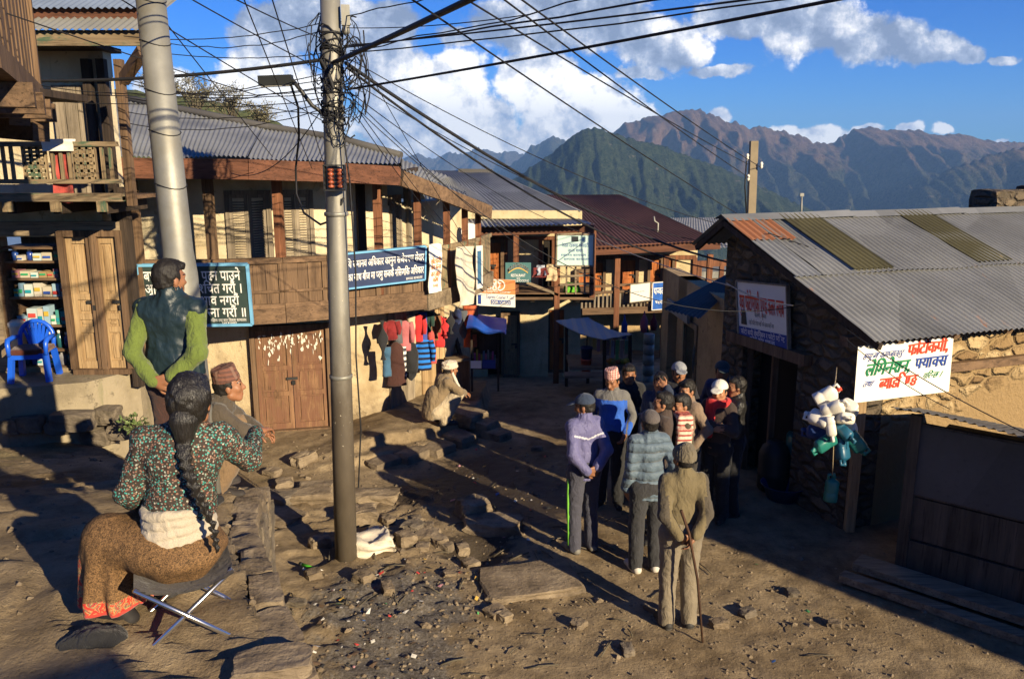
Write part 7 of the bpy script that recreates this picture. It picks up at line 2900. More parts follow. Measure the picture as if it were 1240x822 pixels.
# ------------------------------------------------------------------ pharmacy goods
SH = [(445, 424, 0), (424, 395, 1), (395, 361, 2), (361, 338, 3), (338, 317, 4), (317, 300, 5)]
rnd = random.Random(4)
SHN = ['lowest', 'second lowest', 'third', 'fourth', 'fifth', 'topmost']
for (yb, yt, si) in SH:
 z0 = atY(50, yb, 9.55).z
 z1 = atY(50, yt, 9.55).z
 zst = [zP(q) for q in (445, 424, 395, 361, 338, 317)][si]
 x = q0 = A0.x + u0 + .08
 xe = A0.x + u1 - .05
 while x < xe - .04:
  hh = (z1 - z0)
  kind = 'bottle' if si in (1,) or (si in (0, 5) and rnd.random() < .45) else 'box'
  if kind == 'bottle':
   rr = rnd.uniform(.032, .05)
   if x + 2 * rr > xe:
    break
   h_ = min(hh * .8, rnd.uniform(.16, .24))
   rt_ = thing('medicine_bottle', 'screw topped bottle on the %s pharmacy shelf' % SHN[si], 'bottle', (x + rr, 9.72, zst), 0, 'bottles on the %s pharmacy shelf' % SHN[si])
   colr = rnd.choice(((.02, .05, .25), (.02, .1, .12), (.35, .33, .12), (.03, .08, .3), (.3, .3, .32)))
   mb = MB()
   mb.lathe((x + rr, 9.72, zst), [(rr, 0), (rr, h_ * .7), (rr * .5, h_ * .8), (rr * .5, h_ * .84)], 12)
   mb.build('shell', mk_plain('bottle', colr, .25, 0, .1, 6, 0, .5), rt_)
   mb = MB()
   mb.lathe((x + rr, 9.72, zst), [(rr * .62, h_ * .84), (rr * .62, h_), (rr * .5, h_ * 1.01)], 12)
   mb.build('lid', M['white_plastic'], rt_)
   x += 2 * rr + rnd.uniform(.01, .04)
  else:
   w_ = rnd.uniform(.04, .12)
   if x + w_ > xe:
    break
   h_ = hh * rnd.uniform(.3, .74)
   colr = rnd.choice(((.5, .54, .5), (.42, .5, .5), (.5, .46, .38), (.06, .26, .22), (.26, .38, .46), (.32, .22, .11), (.34, .16, .18), (.5, .48, .42), (.3, .2, .1), (.17, .28, .38), (.45, .4, .3)))
   rt_ = thing('medicine_box', 'carton of medicine on the %s pharmacy shelf' % SHN[si], 'box', (x + w_ / 2, 9.72, zst), 0, 'cartons on the %s pharmacy shelf' % SHN[si])
   mb = MB()
   mb.box((x + w_ / 2, 9.74, zst + h_ / 2), (w_, .16, h_), rnd.uniform(-.05, .05))
   mb.build('carton', mk_plain('carton', colr, .6, 0, .08, 6, .05), rt_)
   mb = MB()
   c2 = rnd.choice(((.02, .25, .3), (.5, .06, .05), (.03, .08, .35), (.5, .35, .05), (.03, .3, .12)))
   mb.box((x + w_ / 2, 9.653, zst + h_ * rnd.uniform(.3, .6)), (w_ * .72, .012, h_ * .25))
   mb.build('printed_band', mk_plain('print', c2, .6, 0, .1, 6, 0), rt_)
   x += w_ + rnd.uniform(.003, .022)
for (nm, lb_, x_, r0_, h_, mt) in (('plastic_tub', 'big pale plastic tub standing behind the blue chair', 18, .085, .36, 'white_plastic'),):
 c_ = atY(x_, 425, 9.5)
 rt_ = thing(nm, lb_, 'tub', (c_.x, 9.62, zP(424)))
 mb = MB()
 mb.lathe((c_.x, 9.60, zP(424)), [(r0_, 0), (r0_, h_ * .75), (r0_ * 1.15, h_ * .78), (r0_ * 1.15, h_ * .9), (r0_ * .6, h_), (.01, h_)], 16)
 mb.build('shell', M[mt], rt_)
x0c, x1c = atY(54, 175, YB).x, atY(92, 175, YB).x
hanging('white_cloth', 'folded white cloth laid over the pharmacy balcony railing', 'cloth', (x0c, YB - .04, zr1 + .02), (x1c, YB - .04, zr1 + .02), .12, M['white_paint'], None, .01, 2, 1, .06, nu=8, nv=6, sway=0)
M['cl_redpattern'] = mk_cloth('cl_redpattern', (.35, .06, .05), var=.8)
hanging('red_cloth', 'red patterned cloth hanging behind the pharmacy railing', 'cloth', (x0c + .02, YB + .05, zr1 - .08), (x1c - .1, YB + .05, zr1 - .08), .55, M['cl_redpattern'], None, .03, 5, 1, nu=10, nv=10)
# ------------------------------------------------------------------ blue plastic chair
cb_ = atZ(44, 458, 1.53)
chair = thing('plastic_chair', 'bright blue plastic armchair with a brown cushion outside the pharmacy', 'chair', cb_, R(12))
sc_ = .74
def chm(pts, r):
 m_ = MB()
 m_.tube([chair.matrix_basis @ (Vector(p) * sc_) if False else Vector(cb_) + Matrix.Rotation(R(12), 3, 'Z') @ (Vector(p) * sc_) for p in pts], r, 8)
 return m_
def chp(p):
 return Vector(cb_) + Matrix.Rotation(R(12), 3, 'Z') @ (Vector(p) * sc_)
for sx in (-1, 1):
 for sy, top in ((-1, .64), (1, .42)):
  mb = MB()
  a, b = chp((sx * .27, sy * .24 - (.03 if sy < 0 else 0), 0)), chp((sx * .235, sy * .2, .42 if sy > 0 else .44))
  mb.beam(a, b, .055, .05, (0, 1, 0))
  mb.build('leg', M['blue_plastic'], chair)
mb = MB()
mb.slab([chp(p) for p in ((-.23, -.23, .41), (.23, -.23, .41), (.22, .22, .40), (-.22, .22, .40))], (0, 0, 1), .03)
mb.slab([chp(p) for p in ((-.245, -.245, .36), (.245, -.245, .36), (.245, -.225, .36), (-.245, -.225, .36))], (0, 0, 1), .07)
mb.build('seat', M['blue_plastic'], chair)
mb = MB()
mb.rock(chp((0, 0, .47)), (.40, .40, .06), .2, 4, .05, 3)
mb.build('cushion', mk_cloth('cushion', (.10, .028, .018), var=.6), chair, True)
mb = MB()
NB = 9
ring = []
for i in range(NB + 1):
 a = math.pi * i / NB
 ring.append(chp((math.cos(a) * .245, .235 + .03 * math.sin(a), .60 + .27 * math.sin(a))))
mb.tube([chp((.235, .2, .42))] + ring + [chp((-.235, .2, .42))], .026, 8)
for k in range(7):
 x_ = -.15 + k * .05
 ztop = .60 + .27 * math.sqrt(max(0, 1 - (x_ * 1.25 / .245) ** 2))
 mb.beam(chp((x_ * .55, .225, .45)), chp((x_ * 1.25, .262, ztop)), .032, .012, (0, 1, 0))
mb.build('backrest', M['blue_plastic'], chair)
for sx in (-1, 1):
 mb = MB()
 mb.tube([chp((sx * .25, .235, .63)), chp((sx * .275, .05, .655)), chp((sx * .275, -.18, .65)), chp((sx * .265, -.23, .60)), chp((sx * .255, -.24, .42))], [.024, .028, .03, .028, .025], 8)
 mb.build('armrest', M['blue_plastic'], chair)
# ------------------------------------------------------------------ jerrycans in a bunch, drums, basin
def jerry(label, px, py, Y, L, Rr, ax, mat, seed):
 c_ = atY(px, py, Y)
 ax = Vector(ax).normalized()
 rt_ = thing('jerrycan', label, 'jerrycan', c_, 0, 'jerrycans hung in a bunch')
 M_ = Vector((0, 0, 1)).rotation_difference(ax).to_matrix()
 prof = [(q_[0] * .88, q_[1]) for q_ in ((.0, -L * .5), (Rr * .88, -L * .5), (Rr, -L * .47), (Rr, -L * .2), (Rr * .95, -L * .17), (Rr * .95, -L * .1), (Rr, -L * .07), (Rr, L * .28), (Rr * .9, L * .34), (Rr * .45, L * .42), (Rr * .26, L * .44), (Rr * .24, L * .5))]
 mb = MB()
 vs = []
 n_ = 20
 for r_, h_ in prof:
  for j in range(n_):
   a = 2 * math.pi * j / n_
   sq = 1 / max(abs(math.cos(a)), abs(math.sin(a))) ** .6
   vs.append(c_ + M_ @ Vector((r_ * math.cos(a) * sq, r_ * .72 * math.sin(a) * sq, h_)))
 k = len(prof)
 mb.smooth = True
 mb.add(vs, [(i * n_ + j, i * n_ + (j + 1) % n_, (i + 1) * n_ + (j + 1) % n_, (i + 1) * n_ + j) for i in range(k - 1) for j in range(n_)])
 mb.build('shell', M[mat], rt_)
 mb = MB()
 mb.lathe(c_ + M_ @ Vector((Rr * .0, 0, L * .5)), [(Rr * .25, -.01), (Rr * .27, .03), (Rr * .2, .035)], 12, ax)
 mb.build('cap', M['letter_red'] if seed == 0 else M[mat], rt_)
 mb = MB()
 hp_ = [Vector((-Rr * .62, 0, L * .36)), Vector((-Rr * .68, 0, L * .56)), Vector((Rr * .1, 0, L * .60)), Vector((Rr * .25, 0, L * .45))]
 mb.tube([c_ + M_ @ p for p in hp_], .014, 7)
 mb.build('handle', M[mat], rt_)
JY = 7.75
for (lb_, px, py, dY, L, Rr, ax, mt, sd) in (
  ('white jerrycan with a red cap at the top of the bunch', 1001, 479, .0, .24, .085, (.8, -.1, .5), 'white_plastic', 0),
  ('white jerrycan lying just below the red capped one', 1010, 494, -.12, .23, .08, (.7, -.4, .4), 'white_plastic', 1),
  ('big white jerrycan with its flat base turned to the lane', 991, 506, -.05, .22, .09, (-.5, .5, .1), 'white_plastic', 2),
  ('white jerrycan nearest the painted cloth sign', 1029, 495, .02, .24, .09, (.3, .6, -.5), 'white_plastic', 3),
  ('white jerrycan in the middle of the bunch pointing at the viewer', 1022, 506, -.14, .22, .09, (.2, -.9, .25), 'white_plastic', 4),
  ('white jerrycan hanging upright below the middle of the bunch', 1006, 517, -.14, .22, .075, (.15, -.2, -1), 'white_plastic', 5),
  ('half hidden white jerrycan beneath the others beside the wall', 1031, 517, .06, .2, .07, (.4, .2, -.8), 'white_plastic', 6),
  ('dark teal jerrycan directly under the white ones', 1022, 523, -.08, .22, .09, (.5, -.6, -.5), 'teal_plastic', 7),
  ('green jerrycan pointing down toward the lane side', 998, 537, -.1, .24, .08, (-.8, -.2, -.45), 'green_plastic', 8),
  ('green jerrycan pointing down toward the wall side', 1037, 536, .0, .24, .085, (.6, -.1, -.75), 'green_plastic', 9),
  ('dark teal jerrycan lowest in the bunch', 1020, 545, -.05, .24, .085, (.1, -.3, -1), 'teal_plastic', 10),
  ('dark blue jerrycan at the shaded back of the bunch', 988, 524, .1, .22, .08, (-.8, .3, .1), 'darkblue_plastic', 11),
  ('small green jerrycan hanging alone below the bunch', 1007, 592, .1, .26, .075, (.1, .1, 1), 'green_plastic', 12)):
 jerry(lb_, px, py, JY + dY, L, Rr, ax, mt, sd)
rp_ = MB()
rp_.tube([atY(1013, 445, 8.2), atY(1012, 458, 7.98), atY(1010, 470, 7.8), atY(1013, 500, 7.76), atY(1012, 540, 7.78)], .006, 7)
rp_.tube([atY(1010, 520, 7.85), atY(1008, 575, 7.85)], .005, 5)
tag(rp_.build('rope', M['rope']), 'knotted rope holding the bunch of jerrycans to the corner post', 'rope')
for (nm, lb_, ct_, px, py, r0_, h_, mt, pf) in (
  ('plastic_drum', 'black plastic drum standing in the shaded stone doorway', 'drum', 935, 592, .19, .62, 'black_plastic', ((.9, 0), (1, .05), (1, .3), (1.06, .34), (1, .38), (1, .75), (.8, .9), (.55, .95), (.55, 1.0), (.0, 1.0))),
  ('green_drum', 'dark green drum beside the black one at the gable wall', 'drum', 970, 590, .22, .70, 'green_plastic', ((.9, 0), (1, .05), (1, .3), (1.05, .33), (1, .36), (1, .65), (1.05, .68), (1, .71), (1, .95), (.92, 1.0), (.0, 1.0))),
  ('plastic_basin', 'wide blue plastic basin on the ground below the drums', 'basin', 948, 604, .25, .19, 'darkblue_plastic', ((.75, 0), (1.0, .95), (1.1, 1.0), (1.08, .93), (.95, .9), (.7, .1), (.0, .1)))):
 c_ = atZ(px, py, 0)
 c_.z = ground_z(c_.x, c_.y)
 rt_ = thing(nm, lb_, ct_, c_)
 mb = MB()
 mb.lathe(c_, [(r_ * r0_, z * h_) for r_, z in pf], 24)
 mb.build('shell', M[mt], rt_)
# ------------------------------------------------------------------ stones, slabs, steps, refuse
def hit(px, py):
 Y = 2.0
 while Y < 25:
  p = atY(px, py, Y)
  if p.z <= ground_z(p.x, p.y, False):
   return p
  Y += .015
 return p
def stone(name, label, px, py, size, rz, mat='slate', seed=0, group=None, z=None, sink=.25, rough=.13, cat='stone', flat=True, sub=3):
 p = hit(px, py)
 g = ground_z(p.x, p.y)
 mb = MB()
 mb.rock((p.x, p.y, g + size[2] * (.5 - sink)), size, rz, seed, rough, sub, flat)
 o_ = mb.build(name, M[mat])
 tag(o_, label, cat, group)
 return o_
stone('stone_slab', 'broad flat slate slab in the lane behind the olive jacketed man', 642, 706, (.95, .62, .10), .25, 'slate', 1, sub=5, rough=.05)
stone('stone_slab', 'flat slab half across the mud hollow near the pole', 598, 640, (.62, .34, .16), -.15, 'slate', 2, sub=4, rough=.1)
stone('stone_block', 'tilted pale block leaning on the slab over the mud hollow', 574, 626, (.34, .3, .26), .5, 'slate', 3, sub=4, rough=.12)
stone('stone_slab', 'long pale slab lying between terrace and pole', 366, 607, (.72, .26, .14), .12, 'slate', 4, sub=4, rough=.1)
stone('stone_slab', 'short slab behind the long pale one beside the pole', 384, 596, (.42, .2, .12), .1, 'slate', 5, sub=4, rough=.1)
stone('stone_slab', 'dark overhanging slab against the terrace edge', 335, 610, (.42, .3, .12), -.35, 'slate_grey', 6, sub=4)
stone('stone_slab', 'sloping slab below the dark overhanging one', 340, 628, (.55, .38, .1), -.5, 'slate', 7, sub=4)
stone('stone_slab', 'slab just beyond the sooty pole', 455, 606, (.50, .28, .14), .05, 'slate', 8, sub=4)
stone('stone_block', 'rounded block beside the foot of the pole', 436, 634, (.36, .3, .2), .3, 'slate', 9, rough=.16)
stone('stone_block', 'pale cobble touching the sooty pole base', 388, 662, (.22, .18, .16), .6, 'slate', 10)
rnd = random.Random(5)
k = 0
for (px, py, s_) in ((500, 645, .2), (470, 655, .17), (517, 652, .22), (531, 657, .2), (492, 660, .2), (512, 666, .16), (540, 663, .15), (560, 660, .16), (455, 648, .15), (470, 635, .16), (505, 632, .14), (570, 683, .18), (601, 726, .16), (520, 640, .12), (545, 700, .12),
      (600, 745, .16), (610, 752, .14), (700, 760, .12), (470, 725, .14), (440, 712, .16), (380, 705, .14), (360, 740, .13), (368, 560, .26), (330, 575, .2), (650, 545, .12), (870, 760, .12), (905, 745, .14), (960, 720, .10), (1010, 760, .12), (345, 590, .2), (420, 585, .18), (790, 740, .12), (760, 790, .14)):
 k += 1
 stone('rubble_stone', 'loose broken stone among the rubble of the lane', px, py, (s_ * rnd.uniform(.8, 1.3), s_ * rnd.uniform(.7, 1.1), s_ * rnd.uniform(.45, .7)), rnd.uniform(0, 3), rnd.choice(('slate', 'slate', 'slate_grey')), 20 + k, 'loose stones in the lane')
rnd = random.Random(8)
y = 2.3
k = 0
while y < 5.9:
 L = rnd.uniform(.14, .36)
 x = poly_interp(y + L / 2, EDGE_Y, EDGE_X)
 x2 = poly_interp(y + L, EDGE_Y, EDGE_X)
 x1 = poly_interp(y, EDGE_Y, EDGE_X)
 an = math.atan2(L, x2 - x1)
 z = terrace_z(y + L / 2)
 mb = MB()
 w_ = rnd.uniform(.14, .30)
 mb.rock((x - w_ / 2 + .05, y + L / 2, z - .065 + rnd.uniform(-.014, .012)), (L * 1.0, w_, .15), an + rnd.uniform(-.1, .1), 60 + k, .08, 4)
 tag(mb.build('edge_stone', M['slate']), 'flat edging stone along the rim of the terrace', 'stone', 'edging stones of the terrace')
 for dz_ in (.18, .38, .6, .85, 1.15):
  mb = MB()
  mb.rock((x - .10 + rnd.uniform(-.02, .03), y + L / 2, z - dz_ - .03), (L, .3, .22), an, 90 + k, .08, 3)
  tag(mb.build('wall_stone', M['slate_grey']), 'rough stone in the low face of the terrace', 'stone', 'stones in the terrace face')
 k += 1
 y += L
stone('stone_slab', 'dark split slab beside the folding stool on the terrace', 312, 728, (.26, .15, .09), .1, 'slate', 140, z=1.9, sub=4)
stone('stone_slab', 'big tilted slab at the near corner of the terrace', 330, 815, (.30, .2, .09), .25, 'slate', 141, z=1.95, sub=5, rough=.1)
stone('stone_slab', 'steep wedge of slate behind the near corner slab', 330, 768, (.26, .18, .16), .7, 'slate', 142, z=1.9, sub=4)
for k, (px, py, w_, d_, zt2, rz_) in enumerate(((566, 500, .42, .5, .30, .9), (582, 510, .34, .5, .20, .9), (556, 528, .34, .42, .14, .9), (530, 541, .42, .34, .11, .9), (497, 548, .46, .34, .11, .9), (462, 558, .45, .3, .09, .8), (600, 524, .3, .4, .10, .9))):
 p = atZ(px, py, zt2)
 mb = MB()
 mb.rock((p.x, p.y + .08, zt2 - .1), (w_, d_, .22), rz_, 170 + k, .05, 4)
 tag(mb.build('stone_step', M['slate']), ['top step beside the seated man with the pale turban', 'outer step beyond the seated turbaned man', 'step at the feet of the turbaned man', 'worn step in front of the turbaned man', 'lower worn step toward the pole', 'lowest step of the shop plinth', 'small farthest step at the edge of the shade'][k], 'step', 'steps of the shop plinth')
ws = thing('white_sack', 'crumpled dirty white sack beside the foot of the pole', 'sack', atZ(448, 664, 0.05))
p = atZ(448, 664, .06)
mb = MB()
mb.rock((p.x, p.y, .10), (.40, .30, .20), .2, 4, .3, 6, False)
mb.build('sack', mk_plain('sack_white', (.60, .53, .42), .8, 0, .25, 7, .8), ws, True)
gt = thing('green_tube', 'bright green plastic tube with a dark end lying in the ash', 'tube', atZ(375, 687, .05))
a, b = atZ(366, 683, .08), atZ(386, 690, .06)
mb = MB()
mb.tube([a, b], .016, 10)
mb.build('tube', mk_plain('tube_green', (.10, .55, .04), .45), gt)
mb = MB()
mb.tube([a - (b - a) * .16, a], .018, 10)
mb.build('end_cap', M['black_plastic'], gt)
rnd = random.Random(31)
peb = MB()
DEN = [(-.6, 7.0, 1.1, 1.2, 420), (.2, 8.2, 1.3, 1.4, 200), (1.2, 6.4, 2.4, 1.6, 520), (-.9, 5.2, .7, 1.3, 420), (2.6, 6.2, 1.6, 1.2, 220), (-1.6, 9.4, 1.6, 1.6, 240), (-3.4, 6.4, 1.6, 2.4, 150), (-2.8, 4.2, 1.2, 1.4, 90), (.6, 10.4, 1.6, 1.8, 160), (-3.0, 10.4, 1.8, .9, 200)]
for (cx_, cy_, sx_, sy_, n_) in DEN:
 for _ in range(n_):
  x, y = rnd.gauss(cx_, sx_ * .6), rnd.gauss(cy_, sy_ * .6)
  if not (-6 < x < 5 and 2.6 < y < 14):
   continue
  s_ = rnd.uniform(.006, .019) * (1.0 if rnd.random() < .93 else 2.2)
  c_ = Vector((x, y, ground_z(x, y) + s_ * .25))
  ax = [Vector((rnd.gauss(0, 1), rnd.gauss(0, 1), rnd.gauss(0, .5))).normalized() for _ in range(6)]
  top = [c_ + Vector((math.cos(a) * s_ * rnd.uniform(.7, 1.3), math.sin(a) * s_ * rnd.uniform(.6, 1.2), 0)) for a in (0.3, 1.6, 2.9, 4.2, 5.4)]
  apex = c_ + Vector((rnd.uniform(-.3, .3) * s_, rnd.uniform(-.3, .3) * s_, s_ * rnd.uniform(.35, .8)))
  bot = [p - Vector((0, 0, s_ * .6)) for p in top]
  peb.add(top + [apex] + bot, [(i, (i + 1) % 5, 5) for i in range(5)] + [(6 + i, 6 + (i + 1) % 5, (i + 1) % 5, i) for i in range(5)])
tag(peb.build('gravel', M['slate']), 'small stones strewn over the lane', 'gravel', kind='stuff')
lit = MB()
LC = [(.65, .62, .55), (.5, .06, .05), (.05, .15, .4), (.1, .35, .12), (.55, .35, .08), (.03, .03, .03), (.4, .2, .22), (.12, .08, .05)]
LM = [mk_plain('litter', c, .5, 0, .2, 9, .2) for c in LC]
for (cx_, cy_, sx_, sy_, n_) in ((-1.0, 5.2, .3, .7, 130), (-.65, 4.35, .3, .4, 240), (-1.4, 6.4, .3, .5, 60), (-.2, 9.6, .6, .8, 60), (-.9, 7.3, .6, .4, 40), (1.0, 6.8, 2.0, 1.2, 14)):
 for _ in range(n_):
  x, y = rnd.gauss(cx_, sx_), rnd.gauss(cy_, sy_)
  if x < poly_interp(y, EDGE_Y, EDGE_X) + .1:
   continue
  s_ = rnd.uniform(.006, .02)
  c_ = Vector((x, y, ground_z(x, y) + .012))
  a = rnd.uniform(0, 6.28)
  u = Vector((math.cos(a), math.sin(a), rnd.uniform(-.3, .5))) * s_ * rnd.uniform(.8, 2)
  v = Vector((-math.sin(a), math.cos(a), rnd.uniform(-.3, .5))) * s_
  w_ = u.cross(v).normalized() * s_ * rnd.uniform(.1, .5)
  lit.cur = rnd.choice((0, 0, 0, 1, 2, 3, 4, 5, 5, 5, 5, 6, 7, 7, 7, 7, 7, 7))
  lit.add([c_ - u - v, c_ + u - v + w_, c_ + u + v, c_ - u + v + w_ * .5, c_ + w_ * 1.5], [(0, 1, 4), (1, 2, 4), (2, 3, 4), (3, 0, 4)])
tag(lit.build('litter', LM), 'scraps of paper and plastic trodden into ash and mud', 'litter', kind='stuff')
stk = MB()
for _ in range(90):
 x, y = rnd.gauss(-.5, 1.3), rnd.gauss(7.0, 1.4)
 if x < poly_interp(y, EDGE_Y, EDGE_X) + .1:
  continue
 a = rnd.uniform(0, 6.28)
 L = rnd.uniform(.08, .3)
 p0_ = Vector((x, y, ground_z(x, y) + .015))
 p1_ = Vector((x + math.cos(a) * L, y + math.sin(a) * L, 0))
 p1_.z = ground_z(p1_.x, p1_.y) + .02
 stk.tube([p0_, p0_.lerp(p1_, .5) + Vector((0, 0, .01)), p1_], rnd.uniform(.003, .008), 5)
tag(stk.build('debris', M['twig']), 'sticks and stalks scattered round the pole', 'sticks', kind='stuff')
pl_ = thing('weed_plant', 'small leafy weed growing from the porch stones', 'plant', atY(165, 525, 8.9))
rnd = random.Random(3)
lf, stm = MB(), MB()
c0_ = atY(165, 522, 8.75)
for k in range(34):
 a = rnd.uniform(0, 6.28)
 tip = c0_ + Vector((math.cos(a) * rnd.uniform(.03, .22), -abs(math.sin(a)) * rnd.uniform(.02, .15), rnd.uniform(.02, .22)))
 stm.tube([c0_ + Vector((rnd.uniform(-.05, .05), 0, -.08)), c0_.lerp(tip, .6) + Vector((0, 0, .04)), tip], .004, 4, False)
 for q in range(4):
  d_ = Vector((rnd.gauss(0, 1), rnd.gauss(0, 1) - .4, rnd.gauss(.3, .6))).normalized()
  s_ = Vector((rnd.gauss(0, 1), rnd.gauss(0, 1), rnd.gauss(0, 1))).cross(d_).normalized()
  L = rnd.uniform(.04, .075)
  b_ = c0_.lerp(tip, rnd.uniform(.5, 1.0))
  lf.add([b_, b_ + d_ * L * .5 + s_ * L * .28, b_ + d_ * L, b_ + d_ * L * .5 - s_ * L * .28], [(0, 1, 2, 3)])
lf.build('leaves', M['leaf'], pl_)
stm.build('stem', M['twig'], pl_)
hv, hf = [], []
nx_, ny_ = 60, 24
for j in range(ny_ + 1):
 for i in range(nx_ + 1):
  px = 40 + i * 320 / nx_
  py = poly_interp(px, [40, 150, 215, 260, 300, 335, 360], [100, 106, 111, 119, 130, 144, 166])
  top = atY(px, py, 40)
  v = j / ny_
  z = top.z + 4 * math.sin(v * math.pi) * .0 - abs(v - .35) * 9 + .22 * mnoise.noise(Vector((i * .35, j * .6, 3)))
  hv.append((top.x * (1 + (v - .35) * .1), 40 + (v - .35) * 26, z))
for j in range(ny_):
 for i in range(nx_):
  a = j * (nx_ + 1) + i
  hf.append((a, a + 1, a + nx_ + 2, a + nx_ + 1))
hl = mesh_np('hills', np.array(hv), np.array(hf), M['hill_green'], None, True)
tag(hl, kind='structure')
rnd = random.Random(12)
for k, (px, py0, py1, wpx) in enumerate(((196, 118, 84, 46), (238, 128, 92, 50), (282, 140, 104, 46), (316, 150, 126, 26))):
 base = atY(px, py0 + 12, 30)
 bt = thing('bare_bush', ['thin twiggy bush nearest the leaning pole above the tin roof', 'wide twiggy bush showing against the cloud above the tin roof', 'twiggy bush leaning over the grassy rise', 'small twiggy bush at the low end of the grassy rise'][k], 'bush', base, 0, 'bare bushes behind the roof')
 tk, lv = MB(), MB()
 Ht = atY(px, py1, 30).z - base.z
 Wd = wpx / 1000 * 30 / 2
 for q in range(26):
  tip = base + Vector((rnd.gauss(0, .6) * Wd, rnd.gauss(0, .5) * Wd, Ht * rnd.uniform(.45, 1.02)))
  mid = base.lerp(tip, .5) + Vector((rnd.uniform(-.1, .1), 0, rnd.uniform(0, .15)))
  tk.tube([base + Vector((rnd.uniform(-.2, .2), 0, 0)), mid, tip], [.028, .016, .006], 4, False)
  for s_ in range(5):
   b_ = mid.lerp(tip, rnd.uniform(.1, 1))
   t2 = b_ + Vector((rnd.gauss(0, .25), rnd.gauss(0, .2), rnd.uniform(.05, .3)))
   tk.tube([b_, t2], .007, 3, False)
   for l_ in range(9):
    c_ = b_.lerp(t2, rnd.random()) + Vector((rnd.gauss(0, .05), rnd.gauss(0, .05), rnd.gauss(0, .05)))
    d_ = Vector((rnd.gauss(0, 1), rnd.gauss(0, 1), rnd.gauss(0, 1))).normalized() * rnd.uniform(.02, .045)
    e_ = d_.cross(Vector((rnd.gauss(0, 1), rnd.gauss(0, 1), rnd.gauss(0, 1)))).normalized() * .02
    lv.add([c_, c_ + d_ + e_, c_ + d_ * 2, c_ + d_ - e_], [(0, 1, 2, 3)])
 tk.build('trunk', M['twig'], bt)
 lv.build('leaves', M['dead_leaf'], bt)
# ------------------------------------------------------------------ the people in the lane
def at_head(px, py, hgt, y0=2.5, y1=20):
 """ground point of somebody hgt tall whose crown is seen at a pixel"""
 lo, hi = y0, y1
 fn = lambda Y: atY(px, py, Y).z - hgt - ground_z(atY(px, py, Y).x, Y, False)
 for _ in range(40):
  mid = (lo + hi) / 2
  if fn(mid) > 0:
   lo = mid
  else:
   hi = mid
 p = atY(px, py, lo)
 return (p.x, p.y, ground_z(p.x, p.y, True) - .004)
def mi_paint(P, F_, fn):
 return fn(P[F_].mean(1)).astype(int)
TKW = dict(bulk=.9)
def man(label, px, py, heading, pose, jk, tr_col, head=('hair',), sk=SKIN_A, hgt=1.66, shoes=(.03, .028, .026), jkw=None, paint=None, jmats=None, at=None, seed=1, tkw=None, group='people gathered in the lane', h=.0095):
 J = pose
 loc = at or at_head(px, py, hgt + (.02 if head[0] != 'hair' else .0))
 root = person(label, 0, 0, loc, heading, J, sk, hgt, group, h=h)
 kw = dict(seed=seed)
 kw.update(jkw or {})
 s = J['_s']
 kw['hem'] = kw.get('hem', .80) * s
 P, F_ = jacket(J, **kw)
 mats = jmats or [jk if not isinstance(jk, tuple) else mk_cloth('cloth', jk)]
 mi = mi_paint(P, F_, paint) if paint else None
 put('jacket', (P, F_), mats, root, mi)
 put('trousers', trousers(J, seed=seed + 5, **(tkw or TKW)), mk_cloth('trouser_cloth', tr_col, fold=.7) if isinstance(tr_col, tuple) else tr_col, root)
 if head[0] != 'bald':
  put('hair', make_hair(J, seed=seed, fringe=head[1] if len(head) > 1 and head[0] == 'hair' else .05, length=.0, under=head[0] != 'hair'), M['hair'], root)
 if head[0] in ('cap', 'topi', 'beanie', 'turban'):
  put('cap', cap(J, kind=head[0]), head[1], root)
 sm = [mk_plain('shoe_leather', shoes, .6), mk_plain('sole', (.1, .09, .08) if shoes[0] < .3 else (.55, .5, .42), .8)]
 for nm in 'RL':
  P, F_, mi = shoe(J, nm)
  put('shoe', (P, F_), sm, root, mi)
 return root, J
M['topi_print'] = mk_stripes('topi_print', ((.50, .24, .20), (.30, .10, .09), (.55, .42, .36)), 2, 38, .5, True)
M['topi_dark'] = mk_stripes('topi_dark', ((.16, .07, .05), (.10, .05, .04), (.2, .12, .09)), 2, 30, .5, True)
olive_m = [mk_cloth('olive_cloth', (.145, .115, .062), fold=.6), mk_cloth('dark_sleeve', (.075, .062, .045), fold=.7)]
old, J = man('man seen from behind in olive waistcoat and knitted cap holding a stick behind his back', 830, 537, 4, pose_stand(('stick', 'back'), yaw=.45, pitch=-.10, lean=.015), None, (.19, .158, .112), ('beanie', mk_cloth('beanie', (.15, .125, .085), fold=.9, weave=True)), SKIN_C, 1.66,
   jmats=olive_m, paint=lambda C: (np.abs(C[:, 0]) > .178) | ((np.abs(C[:, 0]) > .15) & (C[:, 1] < -.10)), jkw=dict(hem=.84, amp=.010, bulk=1.0), seed=3, at=None)
Mw = Matrix.Translation(old.location) @ Matrix.Rotation(old.rotation_euler.z, 4, 'Z')
wst = thing('walking_stick', 'thin dark walking stick held behind the back of the man in olive', 'walking stick', Mw @ Vector((.12, -.30, 0)))
mb = MB()
mb.tube([Mw @ Vector((-.07, -.20, 1.18)), Mw @ Vector((.0, -.225, .98)), Mw @ Vector((.08, -.26, .58)), Mw @ Vector((.14, -.30, .02))], [.013, .012, .011, .009], 8)
mb.build('shaft', mk_wood('stick_wood', (.03, .015, .01), (.09, .045, .025), 2), wst)
pm_ = [mk_cloth('purple_cloth', (.115, .11, .235), fold=.65, rough=.6, spec=.4), mk_cloth('piping', (.5, .5, .55))]
